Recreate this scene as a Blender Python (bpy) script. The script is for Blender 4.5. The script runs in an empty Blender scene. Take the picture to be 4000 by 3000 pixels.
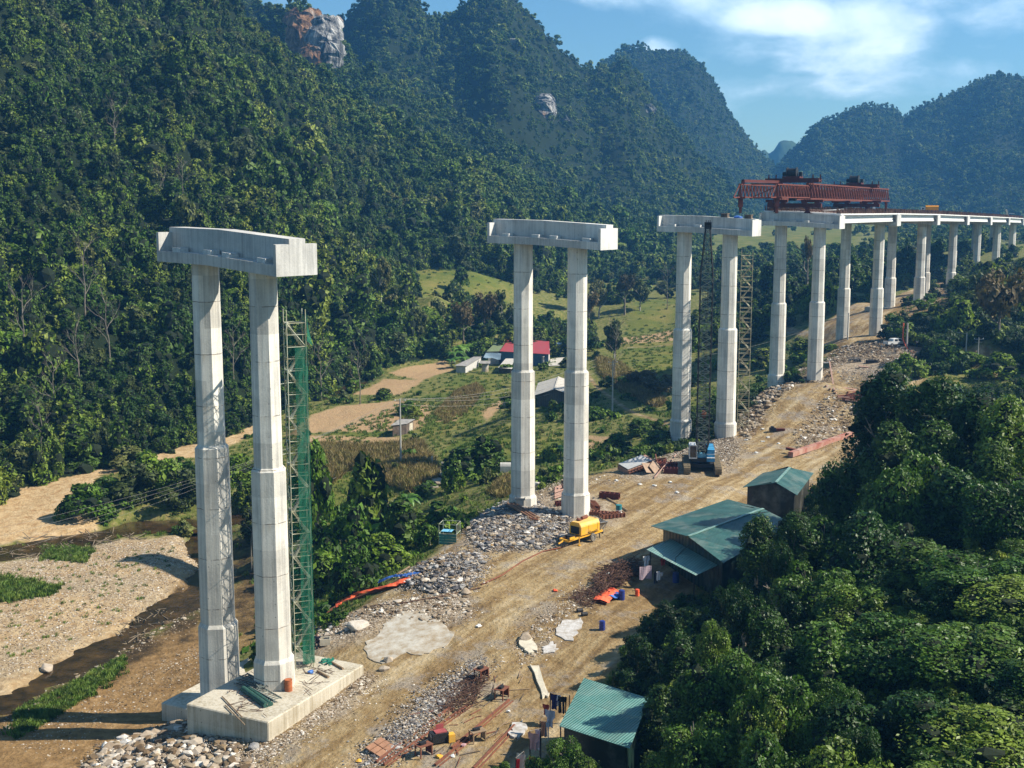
import bpy, bmesh, math, random
import numpy as np
from mathutils import Vector, Matrix, noise as mnoise
random.seed(7); RNG = np.random.default_rng(11)
# ------------------------------------------------------------------ camera
FOC = 4800.0; PIT = math.atan(700/4800.0); CPI, SPI = math.cos(PIT), math.sin(PIT); CAMZ = 40.0
scene = bpy.context.scene; C = scene.collection
cam_d = bpy.data.cameras.new('camera'); cam = bpy.data.objects.new('camera', cam_d); C.objects.link(cam)
cam_d.sensor_width = 36; cam_d.lens = 36*FOC/4000; cam_d.clip_start = 1; cam_d.clip_end = 30000
cam.location = (0, 0, CAMZ); cam.rotation_euler = (math.pi/2-PIT, 0, 0)
scene.camera = cam
# ------------------------------------------------------------------ light
SUN_EL = math.radians(42); SUN_AZ = math.radians(-3)      # direction to the sun measured from +X
w = bpy.data.worlds.new("World"); scene.world = w; w.use_nodes = True
nt = w.node_tree; nt.nodes.clear()
def N(nt, t, **k):
    n = nt.nodes.new(t)
    for a, v in k.items():
        if a == 'inp':
            for i, x in v.items(): n.inputs[i].default_value = x
        else: setattr(n, a, v)
    return n
def ramp(nt, src, pts, interp='LINEAR'):
    r = N(nt, 'ShaderNodeValToRGB'); r.color_ramp.interpolation = interp
    e = r.color_ramp.elements
    while len(e) < len(pts): e.new(0.5)
    for q, (pos, col) in zip(e, pts):
        q.position = pos; q.color = (*col, 1) if len(col) == 3 else col
    nt.links.new(src, r.inputs[0]); return r.outputs[0]
def mixc(nt, fac, a, b, mode='MIX'):
    m = N(nt, 'ShaderNodeMix', data_type='RGBA', blend_type=mode)
    for s, v in ((0, fac), (6, a), (7, b)):
        if isinstance(v, (int, float)): m.inputs[s].default_value = v
        elif isinstance(v, tuple): m.inputs[s].default_value = (*v, 1)
        else: nt.links.new(v, m.inputs[s])
    return m.outputs[2]
def mth(nt, op, a, b=0.0, c=None, clamp=False):
    m = N(nt, 'ShaderNodeMath', operation=op, use_clamp=clamp)
    for s, v in ((0, a), (1, b), (2, c)):
        if v is None: continue
        if isinstance(v, (int, float)): m.inputs[s].default_value = v
        else: nt.links.new(v, m.inputs[s])
    return m.outputs[0]
def noise(nt, scale, detail=4, vec=None, rough=0.55, dist=0.0):
    n = N(nt, 'ShaderNodeTexNoise'); n.inputs['Scale'].default_value = scale
    n.inputs['Detail'].default_value = detail; n.inputs['Roughness'].default_value = rough
    n.inputs['Distortion'].default_value = dist
    if vec is not None: nt.links.new(vec, n.inputs['Vector'])
    return n.outputs[0]
sky = N(nt, 'ShaderNodeTexSky', sky_type='NISHITA', sun_disc=False, sun_elevation=SUN_EL,
        sun_rotation=math.pi/2-SUN_AZ, air_density=1.0, dust_density=.5, ozone_density=2.0, altitude=300)
tc = N(nt, 'ShaderNodeTexCoord'); sx = N(nt, 'ShaderNodeSeparateXYZ'); nt.links.new(tc.outputs['Generated'], sx.inputs[0])
# clouds lie on a plane high above: direction divided by its height
zz = mth(nt, 'MAXIMUM', sx.outputs[2], 0.02)
zc = mth(nt, 'ADD', zz, 0.16)
cx = mth(nt, 'DIVIDE', sx.outputs[0], zc); cy = mth(nt, 'DIVIDE', sx.outputs[1], zc)
cv = N(nt, 'ShaderNodeCombineXYZ'); nt.links.new(cx, cv.inputs[0]); nt.links.new(cy, cv.inputs[1])
n1 = noise(nt, 1.15, 7, cv.outputs[0], 0.62, 0.25)
def blob(cxv, czv, rx, rz):      # soft ellipse round a direction of the sky (slope x/y, slope z/y)
    ax = mth(nt, 'DIVIDE', sx.outputs[0], sx.outputs[1]); az = mth(nt, 'DIVIDE', sx.outputs[2], sx.outputs[1])
    dx = mth(nt, 'DIVIDE', mth(nt, 'SUBTRACT', ax, cxv), rx); dz = mth(nt, 'DIVIDE', mth(nt, 'SUBTRACT', az, czv), rz)
    d = mth(nt, 'ADD', mth(nt, 'MULTIPLY', dx, dx), mth(nt, 'MULTIPLY', dz, dz))
    return mth(nt, 'SUBTRACT', 1.0, d, clamp=True)
SKYBLOBS = [(.245, .132, .11, .030, .36), (.205, .148, .05, .018, .30), (.25, .16, .15, .03, .30), (.43, .165, .10, .045, .30), (.33, .10, .17, .03, .16), (.08, .17, .09, .02, .2), (.115, .122, .02, .012, .35), (.15, .165, .03, .02, .2)]
acc = None
for bx_, bz_, rx_, rz_, am in SKYBLOBS:
    b = mth(nt, 'MULTIPLY', blob(bx_, bz_, rx_, rz_), am)
    acc = b if acc is None else mth(nt, 'ADD', acc, b)
mpc = N(nt, 'ShaderNodeMapping'); mpc.inputs['Scale'].default_value = (1, 1, 2.0); nt.links.new(tc.outputs['Generated'], mpc.inputs[0])
n2 = noise(nt, 8.5, 10, mpc.outputs[0], 0.55, 0.2)
cl = mth(nt, 'ADD', mth(nt, 'MULTIPLY', n1, 0.4), mth(nt, 'MULTIPLY', mth(nt, 'SUBTRACT', n2, .30), 1.15)); cl = mth(nt, 'ADD', cl, mth(nt, 'MULTIPLY', acc, .85))
clf = ramp(nt, cl, [(0.47, (0, 0, 0)), (0.58, (.25, .25, .25)), (0.70, (.75, .75, .75)), (0.82, (1, 1, 1))])
n3 = noise(nt, 7.0, 6, tc.outputs['Generated'], 0.6)
ccol = ramp(nt, mth(nt, 'ADD', mth(nt, 'MULTIPLY', n3, .6), mth(nt, 'MULTIPLY', cl, .5)), [(0.4, (5.0, 8.0, 10.3)), (0.60, (7.5, 10.0, 11.6)), (0.80, (13.5, 14.6, 15.2))])
skc = mixc(nt, clf, mixc(nt, 1.0, sky.outputs[0], (.80, 1.09, 1.15), 'MULTIPLY'), ccol)
bg = N(nt, 'ShaderNodeBackground'); bg.inputs[1].default_value = 0.054
nt.links.new(skc, bg.inputs[0]); wo = N(nt, 'ShaderNodeOutputWorld'); nt.links.new(bg.outputs[0], wo.inputs[0])
sd = bpy.data.lights.new('sun', 'SUN'); sun = bpy.data.objects.new('sun', sd); C.objects.link(sun)
sd.energy = 5.0; sd.angle = math.radians(0.53); sd.color = (1, .93, .80)
sdir = Vector((math.cos(SUN_AZ)*math.cos(SUN_EL), math.sin(SUN_AZ)*math.cos(SUN_EL), math.sin(SUN_EL)))
sun.rotation_euler = sdir.to_track_quat('Z', 'Y').to_euler(); sun.location = (200, -50, 300)
scene.view_settings.view_transform = 'Standard'; scene.view_settings.look = 'None'
scene.view_settings.exposure = 0.95; scene.view_settings.gamma = 1.0
scene.cycles.max_bounces = 5; scene.cycles.diffuse_bounces = 2; scene.cycles.glossy_bounces = 2
scene.cycles.transmission_bounces = 2; scene.cycles.transparent_max_bounces = 6; scene.cycles.volume_bounces = 1
scene.cycles.use_adaptive_sampling = True
HAZE = .00019
# ------------------------------------------------------------------ pixel <-> world helpers (photo is 4000 x 3000)
def ray(x, y):
    a = (x-2000)/FOC; b = (y-1500)/FOC
    return np.array([a, CPI-b*SPI, -SPI-b*CPI])
def at(x, y, Y):
    r = ray(x, y); return np.array([0, 0, CAMZ]) + r*(Y/r[1])
def gz(x, y, z):
    r = ray(x, y); return np.array([0, 0, CAMZ]) + r*((z-CAMZ)/r[2])
def smooth(x): x = np.clip(x, 0, 1); return x*x*(3-2*x)
# ------------------------------------------------------------------ terrain height
CP = [ # (px, py, z) seen on the ground
 (1050,2990,-.4),(1400,2990,-.1),(1900,2990,.4),(2600,2990,1.8),(1500,2700,.5),(1800,2600,1.1),(2150,2600,1.3),(1500,2450,1.3),(1900,2350,2.6),
 (2300,2350,2.8),(1800,2200,3.0),(2100,2150,3.4),(2500,2200,3.4),(2250,2000,3.9),(2600,2000,4.0),(2400,1880,4.3),(2800,1900,4.5),
 (2650,1790,4.6),(2900,1780,4.8),(3200,1800,5.0),(3300,1740,5.3),(3500,1690,6),(980,2930,-.4),(1350,2640,.2),(1250,2760,.1),(1120,2860,-.1),
 (700,3100,-2),(1400,2480,1.2),(1440,2380,1.9),(1600,2250,2.7),(1800,2120,3.2),(1950,2010,3.6),(2100,1930,4),(2380,1850,4.3),
 (2960,1640,6.3),(3000,1560,8.4),(3090,1500,10),(3240,1488,10.6),(3285,1510,9.8),(3330,1600,5),(3300,1700,4.9),(3120,1650,6.6),(3180,1580,8.3),(3200,1530,9.6),
 (3200,1430,9.2),(3350,1400,9.5),(3450,1345,10.8),(3560,1400,10),(3650,1450,9.5),(3370,1540,5.6),(3470,1580,5.2),(3460,1470,9),
 (3300,1320,10.5),(3280,1260,11.5),(3400,1200,12.7),(3600,1180,13),(3700,1130,13.5),(3850,1120,14),(3500,1290,11),(3500,1330,10.6),
 (3650,1240,15),(3850,1300,16),(3750,1400,11),(4000,1450,10),(3950,1350,13),(4300,1450,12),(4300,1250,20),
 (0,2960,-3.2),(400,2850,-3.3),(620,2750,-4.2),(700,2800,-3.8),(780,2860,-2.6),(560,2680,-4.2),(0,2700,-4.6),(250,2600,-4.8),(500,2450,-4.6),(620,2400,-4.8),(300,2300,-3.7),(0,2300,-3.6),(600,2200,-3.7),(820,2330,-4.8),(850,2600,-3),
 (700,2060,-4.4),(0,2160,-4.4),(250,2060,-3.8),(100,1950,-3.3),(500,1950,-2.2),(600,1850,-2),(500,1800,-3),(800,1700,-2.6),(0,1850,-3),(-500,2000,-3),(-500,2600,-4),(-400,3000,-3),
 (950,2300,-4.2),(1000,2050,-3.5),(1000,1900,-3),(1150,1850,-2.8),
 (1300,1620,-2),(1500,1520,-1.8),(1750,1470,-1),(1900,1600,-.3),(1900,1720,-.8),(2100,1520,0.2),(2150,1600,0.4),(1800,1800,-1.2),(2300,1720,.2),
 (2450,1780,1.2),(2300,1450,.6),(2500,1400,0),(2600,1280,0),(2720,1480,0),(2720,1600,.5),(1950,1410,-1),(1350,1500,-2.5),(1250,1450,-2.5),
 (1250,2250,-3.5),(1350,2150,-3.5),(1500,2050,-3),(1650,1950,-2),(1850,1900,.3),(1150,2400,-3.5),(1080,2480,-3),(1500,1900,-2.5),(1250,1900,-3),
 (2900,1400,1),(3000,1350,2),(2950,1270,3.5),(3100,1300,5.5),(3200,1340,8),(3100,1180,10),(3000,1180,9),(3250,1180,13),(2870,1500,1.5),(2960,1500,2.5),
 (1500,1250,8),(1700,1150,14),(1850,1060,17),(1450,1330,2),(1700,1250,7),(1950,1200,6),(2200,1150,7),(2250,1270,0),(2000,1300,0),(1600,1400,-1),
]
HILL = [ # (X, Y, z) of the overgrown hillside at the right and of the far valley
 (9,82,1.2),(13,84,4),(12,95,3),(17,95,7),(25,90,14),(20,80,11),(15,72,7),(9,74,1),(28,75,17),(40,80,22),(50,70,26),(18,60,10),(5,60,.5),(60,90,27),
 (24,112,5.5),(18,112,2.8),(30,110,10),(40,112,17),(55,115,23),(25,130,3.4),(34,130,6),(42,132,11),(56,135,18),(70,140,24),(90,140,30),
 (36,150,4.6),(46,152,6),(56,155,9.5),(70,160,16),(90,160,23),(46,172,5),(57,175,6.2),(70,178,9),(90,185,14),(115,190,20),(130,170,28),(130,220,20),(160,260,24),(190,330,26),
 (70,215,7.0),(85,225,9),(100,250,11),(110,240,13),(140,300,22),(160,350,22),(200,420,24),(220,500,26),
 (0,60,-.5),(-20,60,-1.5),(-60,60,-3),(0,400,2),(40,420,5),(100,400,12),(150,450,14),(60,500,6),(0,520,8),(110,470,10),(100,650,12),(150,800,20),(250,1200,22),(400,1500,24),(250,500,17),(300,700,22),(500,900,30),
 (90,330,11),(70,330,8),(105,350,12),(60,270,3),(75,295,6),(30,300,0),(50,350,2),(80,500,9),(-120,230,0),(-110,180,-2),(-90,140,-3),(-40,330,12),(-60,400,16),(-150,400,20),(-300,400,20),(-300,200,0),
]
HILL = [(x, y, z*(.70 if x > 8 and y < 165 else 1)) for x, y, z in HILL]
pts = [tuple(gz(x, y, z)) for x, y, z in CP] + HILL
PP = np.array([(a, b) for a, b, c in pts]); ZZ = np.array([c for a, b, c in pts])
def _k(d): return np.sqrt(d*d+4.0)
_D = _k(np.linalg.norm(PP[:, None]-PP[None], axis=2)); n_ = len(PP)
_A = np.zeros((n_+1, n_+1)); _A[:n_, :n_] = _D - np.eye(n_)*1.2; _A[:n_, n_] = 1; _A[n_, :n_] = 1
_W = np.linalg.solve(_A, np.append(ZZ, 0))
def base_h(X, Y):
    X = np.atleast_1d(np.asarray(X, float)); Y = np.atleast_1d(np.asarray(Y, float)); sh = X.shape
    x = X.ravel(); y = Y.ravel(); out = np.zeros_like(x)
    for s in range(0, len(x), 20000):
        d = np.hypot(x[s:s+20000, None]-PP[None, :, 0], y[s:s+20000, None]-PP[None, :, 1])
        out[s:s+20000] = _k(d) @ _W[:-1] + _W[-1]
    return np.clip(out.reshape(sh), -6, 40)
_perm = RNG.random((256, 256))
def vnoise(x, y):               # tileable smooth value noise, -1..1
    xi = np.floor(x).astype(int); yi = np.floor(y).astype(int); fx = x-xi; fy = y-yi
    fx = fx*fx*(3-2*fx); fy = fy*fy*(3-2*fy); g = lambda i, j: _perm[(xi+i) % 256, (yi+j) % 256]
    return 2*((g(0, 0)*(1-fx)+g(1, 0)*fx)*(1-fy)+(g(0, 1)*(1-fx)+g(1, 1)*fx)*fy)-1
def fbm(x, y, o=4, g=.5):
    s = 0; a = 1; t = 0
    for i in range(o): s = s+a*vnoise(x+i*17.3, y+i*9.1); t += a; a *= g; x = x*2.03; y = y*2.03
    return s/t
# mountain layers: silhouette in the photo, distance of the ridge and of the foot
LAYERS = [
 ('near', [(-1200,-900,470,165),(-400,-900,470,170),(0,-700,470,182),(400,-420,480,195),(750,-150,490,210),(960,60,510,228),(1130,200,530,245),(1300,350,560,280),(1480,460,580,300),
           (1700,560,610,330),(1900,640,630,350),(2100,740,650,380),(2350,850,660,450),(2550,905,680,520),(2750,925,700,580)], 1.15, .55),
 ('spur', [(-1200,-900,800,600),(700,-500,800,600),(900,-60,790,600),(1020,20,780,600),(1110,40,760,560),(1160,30,750,540),(1290,85,750,540),(1340,170,750,540),(1400,240,760,550),(1550,330,760,560),(1750,430,760,560),(2000,560,780,600),(2200,690,800,640),(2450,880,820,660)], 1.0, .5),
 ('middle', [(1000,100,1000,700),(1200,160,1000,700),(1300,95,1000,640),(1360,40,990,630),(1420,-25,985,620),(1520,-60,980,615),(1610,-30,980,612),(1670,35,980,610),(1725,58,980,610),(1780,30,980,610),(1850,-20,980,610),(1920,-70,985,615),(2000,-10,990,618),
             (2060,45,1000,620),(2120,110,1000,625),(2180,175,1010,630),(2300,250,1020,640),(2370,225,1030,645),(2440,215,1040,650),(2500,270,1050,655),(2560,370,1050,660),(2640,480,1050,665),(2720,580,1050,670),(2800,670,1050,675),(2870,750,1050,690),(2960,860,1050,720)], 1.25, .42),
 ('back', [(2200,400,1500,1050),(2330,270,1500,1050),(2400,200,1500,1050),(2440,178,1500,1050),(2500,176,1500,1050),(2540,205,1500,1050),(2600,200,1500,1050),(2670,205,1500,1050),(2740,262,1500,1050),(2800,340,1500,1050),(2850,440,1500,1050),
           (2900,510,1500,1050),(2960,580,1500,1060),(3020,640,1500,1070),(3060,730,1500,1080),(3120,800,1500,1100)], 1.0, .35),
 ('right', [(2940,860,1400,1150),(3010,700,1450,1100),(3060,610,1480,1080),(3110,570,1500,1060),(3170,505,1500,1050),(3210,470,1500,1040),(3270,455,1500,1030),(3330,415,1500,1020),(3380,400,1500,1010),(3440,402,1500,1000),(3490,408,1500,990),(3535,445,1500,980),(3570,420,1500,970),
            (3620,400,1480,960),(3700,370,1460,950),(3790,325,1440,930),(3850,290,1420,920),(3900,282,1400,910),(3950,285,1400,900),(4020,300,1380,880),(4300,200,1350,820),(5200,50,1300,700)], 1.05, .4),
]
LAY = []
for nm, pl, ex, ga in LAYERS:
    P = np.array([at(x, y, D) for x, y, D, F in pl]); u = P[:, 0]/P[:, 1]
    LAY.append((nm, u, P[:, 2], np.array([q[2] for q in pl], float), np.array([q[3] for q in pl], float), ex, ga))
def mountain(X, Y, which=None):
    U = X/np.maximum(Y, 1); best = np.full(X.shape, -50.0); idx = np.full(X.shape, -1)
    for i, (nm, u, zr, dr, df, ex, ga) in enumerate(LAY):
        if which is not None and nm != which: continue
        zr_ = np.interp(U, u, zr); dr_ = np.interp(U, u, dr); df_ = np.interp(U, u, df)
        edge = smooth((U-(u[0]-.05))/.05)*smooth(((u[-1]+.02)-U)/.02)
        ang = fbm(X/70., Y/70.+i*31, 4)
        g = np.abs(fbm(X/(55.+i*14)+5*i, Y/(160.+i*30), 4, .55))          # gullies running down the slope
        t = (Y-df_)/(dr_-df_) + .05*ang
        tt = np.clip(t, 0, 1)
        prof = tt**ex
        h = -4 + (zr_+4)*prof - (zr_*.30)*ga*2*(.30-g)*np.sin(np.pi*np.clip(tt, 0, 1))**.8
        h = h - np.maximum(Y-dr_, 0)*.9
        h = h*edge - 30*(1-edge) - 12*(t < 0)*np.clip(-t*3, 0, 1)
        idx = np.where(h > best, i, idx); best = np.maximum(best, h)
    return best, idx
# stretches of river: (px, py, half width), bed z
RIVERS = [
 ([(-400,2950,.9),(-100,2800,1.0),(120,2690,.8),(330,2570,.8),(520,2460,1.1),(660,2370,1.7),(780,2290,2.0),(850,2180,1.8),(820,2100,2.0),(860,2050,2.4),(980,2020,3.0),(1060,1990,2.5)], -4.6),
 ([(-400,2250,2),(-100,2180,2.2),(60,2150,2.0),(220,2120,1.8),(400,2085,2.0),(560,2055,3.0),(720,2045,2.4),(860,2045,2)], -4.1),
 ([(1230,1560,2.2),(1330,1520,2.5),(1430,1460,2.4),(1560,1430,2.2),(1700,1385,2.0),(1900,1345,2.0),(2100,1315,2),(2260,1290,2)], -2.6),
]
RIV = []
for pl, z in RIVERS:
    q = np.array([gz(x, y, z)[:2] for x, y, r in pl]); rr = np.array([r for x, y, r in pl])
    o = [];
    for i in range(len(q)-1):
        m = max(2, int(np.linalg.norm(q[i+1]-q[i])/2.0))
        for k in range(m): t = k/m; o.append((*(q[i]*(1-t)+q[i+1]*t), rr[i]*(1-t)+rr[i+1]*t))
    o.append((*q[-1], rr[-1])); RIV.append((np.array(o), z))
def river_d(X, Y):              # distance to the bank (negative in the water), bed z
    d = np.full(X.shape, 99.0); zb = np.full(X.shape, -4.0)
    for o, z in RIV:
        m = (X > o[:, 0].min()-20) & (X < o[:, 0].max()+20) & (Y > o[:, 1].min()-20) & (Y < o[:, 1].max()+20)
        if not m.any(): continue
        xs, ys = X[m], Y[m]; b = np.full(xs.shape, 99.0)
        for s in range(0, len(xs), 20000):
            dd = np.hypot(xs[s:s+20000, None]-o[None, :, 0], ys[s:s+20000, None]-o[None, :, 1])-o[None, :, 2]
            b[s:s+20000] = dd.min(1)
        cur = d[m]; zc_ = zb[m]; zc_ = np.where(b < cur, z, zc_); d[m] = np.minimum(cur, b); zb[m] = zc_
    return d, zb
def height(X, Y, full=False):
    X = np.atleast_1d(np.asarray(X, float)); Y = np.atleast_1d(np.asarray(Y, float))
    b = base_h(X, Y); m, idx = mountain(X, Y)
    rd, zb = river_d(X, Y)
    rdn = rd + 1.9*fbm(X/7., Y/7., 3) + .7*fbm(X/2., Y/2., 2)
    cut = smooth((3.0-rdn)/3.5)
    b = b*(1-cut) + np.minimum(b, zb-.55)*cut
    b = b + .10*fbm(X/1.6, Y/1.6, 3) + .22*fbm(X/9., Y/9., 3)*smooth((rd+1)/3)
    h = np.maximum(b, m)
    if full: return h, np.where(m > b, idx, -1), rd
    return h
def H1(x, y): return float(height(x, y)[0])
def hit(x, y):                  # first ground point seen through a pixel of the photo
    r = ray(x, y); t = np.concatenate([np.arange(50, 400, .4), np.arange(400, 2500, 3.)])
    P = np.array([0, 0, CAMZ]) + r*(t[:, None]/r[1]); h = height(P[:, 0], P[:, 1])
    k = np.argmax(P[:, 2] < h)
    return (P[k, 0], P[k, 1], float(h[k])) if P[k, 2] < h[k] else tuple(P[-1])
# ------------------------------------------------------------------ materials
def mat(name, rough=.8, metal=0.0, spec=0.3):
    m = bpy.data.materials.new(name); m.use_nodes = True; nt = m.node_tree
    p = nt.nodes['Principled BSDF']; p.inputs['Roughness'].default_value = rough; p.inputs['Metallic'].default_value = metal
    p.inputs['Specular IOR Level'].default_value = spec
    return m, nt, p
def plain(name, col, rough=.7, metal=0., var=.25, scale=3., col2=None, spec=.3, bump=0.):
    """paint, metal or cloth with a little wear: noise mixes the colour with a dirtier one"""
    m, nt, p = mat(name, rough, metal, spec)
    t = N(nt, 'ShaderNodeTexCoord'); n = noise(nt, scale, 6, t.outputs['Object'], .65)
    c2 = col2 or tuple(c*(1-var) for c in col)
    c = ramp(nt, n, [(.38, col), (.66, c2)])
    nt.links.new(c, p.inputs['Base Color'])
    if bump:
        b = N(nt, 'ShaderNodeBump'); b.inputs['Strength'].default_value = bump; nt.links.new(noise(nt, scale*3, 5, t.outputs['Object']), b.inputs['Height'])
        nt.links.new(b.outputs[0], p.inputs['Normal'])
    return m
# ------------------------------------------------------------------ object helpers
def tag(o, label=None, cat=None, group=None, kind=None):
    if label: o['label'] = label
    if cat: o['category'] = cat
    if group: o['group'] = group
    if kind: o['kind'] = kind
    return o
def empty(name, loc, rz=0.0, label=None, cat=None, group=None):
    o = bpy.data.objects.new(name, None); C.objects.link(o); o.location = loc; o.rotation_euler = (0, 0, rz)
    o.empty_display_size = .2
    return tag(o, label, cat, group)
class MB:
    """collects boxes, bars, tubes and free faces; build() links them as one mesh object"""
    def __init__(s): s.v = []; s.f = []; s.mi = []; s.cur = 0
    def add(s, vs, fs):
        k = len(s.v); s.v += [tuple(map(float, v)) for v in vs]; s.f += [[k+i for i in f] for f in fs]; s.mi += [s.cur]*len(fs); return s
    def hexa(s, a, b):           # bottom four corners, top four corners
        return s.add(list(a)+list(b), [(3, 2, 1, 0), (4, 5, 6, 7), (0, 1, 5, 4), (1, 2, 6, 5), (2, 3, 7, 6), (3, 0, 4, 7)])
    def box(s, c, d, rz=0., M=None):
        x, y, z = d[0]/2, d[1]/2, d[2]/2
        vs = [Vector(q) for q in ((-x, -y, -z), (x, -y, -z), (x, y, -z), (-x, y, -z), (-x, -y, z), (x, -y, z), (x, y, z), (-x, y, z))]
        if M is None: M = Matrix.Rotation(rz, 3, 'Z')
        vs = [M @ q + Vector(c) for q in vs]
        return s.hexa(vs[:4], vs[4:])
    def bar(s, a, b, w, h=None):  # square bar from a to b
        a = Vector(a); b = Vector(b); h = h or w; d = b-a
        if d.length < 1e-6: return s
        q = d.to_track_quat('Z', 'Y').to_matrix(); c = [(-w/2, -h/2), (w/2, -h/2), (w/2, h/2), (-w/2, h/2)]
        return s.hexa([a+q @ Vector((x, y, 0)) for x, y in c], [b+q @ Vector((x, y, 0)) for x, y in c])
    def tube(s, a, b, r, r2=None, n=8, caps=True):
        a = Vector(a); b = Vector(b); r2 = r if r2 is None else r2; q = (b-a).to_track_quat('Z', 'Y').to_matrix()
        vs = []
        for P, R in ((a, r), (b, r2)):
            vs += [P+q @ Vector((R*math.cos(2*math.pi*i/n), R*math.sin(2*math.pi*i/n), 0)) for i in range(n)]
        fs = [(i, (i+1) % n, n+(i+1) % n, n+i) for i in range(n)]
        if caps: fs += [tuple(range(n-1, -1, -1)), tuple(range(n, 2*n))]
        return s.add(vs, fs)
    def path(s, P, r, n=6):
        for a, b in zip(P[:-1], P[1:]): s.tube(a, b, r, n=n)
        return s
    def prism(s, prof, a, b):    # prof: 2D loop (y,z) swept along x a..b
        n = len(prof); vs = [(a, y, z) for y, z in prof]+[(b, y, z) for y, z in prof]
        return s.add(vs, [(i, (i+1) % n, n+(i+1) % n, n+i) for i in range(n)]+[tuple(range(n-1, -1, -1)), tuple(range(n, 2*n))])
    def build(s, name, mats, parent=None, smooth=False, loc=None):
        me = bpy.data.meshes.new(name); me.from_pydata(s.v, [], s.f)
        for m in (mats if isinstance(mats, (list, tuple)) else [mats]): me.materials.append(m)
        if any(s.mi): me.polygons.foreach_set('material_index', s.mi)
        if smooth: me.polygons.foreach_set('use_smooth', [True]*len(me.polygons))
        me.update(); bm = bmesh.new(); bm.from_mesh(me); bmesh.ops.recalc_face_normals(bm, faces=bm.faces); bm.to_mesh(me); bm.free()
        o = bpy.data.objects.new(name, me); C.objects.link(o)
        if parent: o.parent = parent
        if loc is not None: o.location = loc
        return o
def copy_tree(o, parent=None):
    c = o.copy(); C.objects.link(c)
    if parent: c.parent = parent
    for ch in list(o.children): copy_tree(ch, c)
    return c
# ------------------------------------------------------------------ ground surface
def poly_mask(X, Y, poly, soft=1.2, wob=1.2):
    """signed-distance mask of a polygon given as (px, py, z) seen on the ground, edge broken by noise"""
    P = np.array([gz(x, y, z)[:2] for x, y, z in poly]); n = len(P)
    m = (X > P[:, 0].min()-6) & (X < P[:, 0].max()+6) & (Y > P[:, 1].min()-6) & (Y < P[:, 1].max()+6)
    out = np.zeros(X.shape)
    if not m.any(): return out
    x, y = X[m], Y[m]; d = np.full(x.shape, 1e9); ins = np.zeros(x.shape, bool)
    for i in range(n):
        a = P[i]; b = P[(i+1) % n]; e = b-a; L = max(e@e, 1e-9)
        t = np.clip(((x-a[0])*e[0]+(y-a[1])*e[1])/L, 0, 1)
        d = np.minimum(d, np.hypot(x-a[0]-t*e[0], y-a[1]-t*e[1]))
        c = ((a[1] > y) != (b[1] > y)) & (x < (b[0]-a[0])*(y-a[1])/(b[1]-a[1]+1e-12)+a[0]); ins ^= c
    sd = np.where(ins, d, -d) + wob*fbm(x/3., y/3., 4, .6)
    out[m] = smooth(sd/soft+.5)
    return out
def ribbon_mask(X, Y, pl, soft=.5, wob=.3):
    out = np.zeros(X.shape)
    q = np.array([hit(x, y)[:2] for x, y, z, r in pl]); rr = [p[3] for p in pl]
    m = (X > q[:, 0].min()-6) & (X < q[:, 0].max()+6) & (Y > q[:, 1].min()-6) & (Y < q[:, 1].max()+6)
    x, y = X[m], Y[m]; d = np.full(x.shape, 99.)
    for i in range(len(q)-1):
        a, b = q[i], q[i+1]; e = b-a; t = np.clip(((x-a[0])*e[0]+(y-a[1])*e[1])/(e@e), 0, 1)
        d = np.minimum(d, np.hypot(x-a[0]-t*e[0], y-a[1]-t*e[1])-(rr[i]*(1-t)+rr[i+1]*t))
    out[m] = smooth((-d+wob*fbm(x/2., y/2., 3))/soft+.5); return out
DIRT = [(150,3200,.5),(330,2980,.6),(560,2840,.2),(640,2700,-1),(800,2560,-1),(1150,2500,1.6),(1330,2390,2.2),(1500,2270,2.6),(1640,2170,3.1),(1800,2050,3.5),(1960,1960,3.8),(2090,1910,4.),(2350,1835,4.2),
        (2560,1775,4.5),(2750,1730,4.7),(2900,1640,6),(3040,1520,8),(3180,1430,9),(3290,1350,9.5),(3440,1325,11),(3600,1380,10),(3620,1480,9),(3520,1530,7),(3400,1600,6),(3320,1680,5.4),(3700,1600,6.5),(3700,1760,6),
        (3200,1900,5),(3000,2080,4),(2700,2300,3.3),(2450,2500,3),(2330,2640,2.6),(2280,2800,2.4),(2200,3000,2.2),(1900,3300,1.5)]
GRAV = [(-500,2180,-3.7),(0,2190,-3.7),(300,2130,-3.7),(480,2090,-3.7),(700,2080,-3.7),(800,2100,-3.7),(830,2170,-3.7),(760,2260,-4),(600,2370,-4),(440,2480,-4),(250,2580,-4.2),(100,2660,-4.2),(-100,2760,-4.2),(-500,2900,-4)]
SAND = [(-500,1960,-3),(0,1900,-3),(200,1880,-3),(420,1830,-3),(640,1760,-2.8),(760,1720,-2.6),(900,1690,-2.6),(1000,1650,-2.4),(1000,1700,-2.6),(860,1760,-2.6),(640,1800,-2.6),(400,1870,-3),(280,1960,-3.2),(330,2030,-3.8),(420,2060,-4),(200,2100,-4),(0,2120,-4),(-500,2200,-4)]
BARE = [(-500,2790,-3.5),(0,2740,-3.5),(250,2640,-3.5),(480,2520,-3.5),(640,2430,-3.5),(800,2380,-3.5),(850,2600,-1.5),(640,2760,-1),(450,2870,-1),(200,3050,-1),(-500,3300,-1)]
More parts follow.
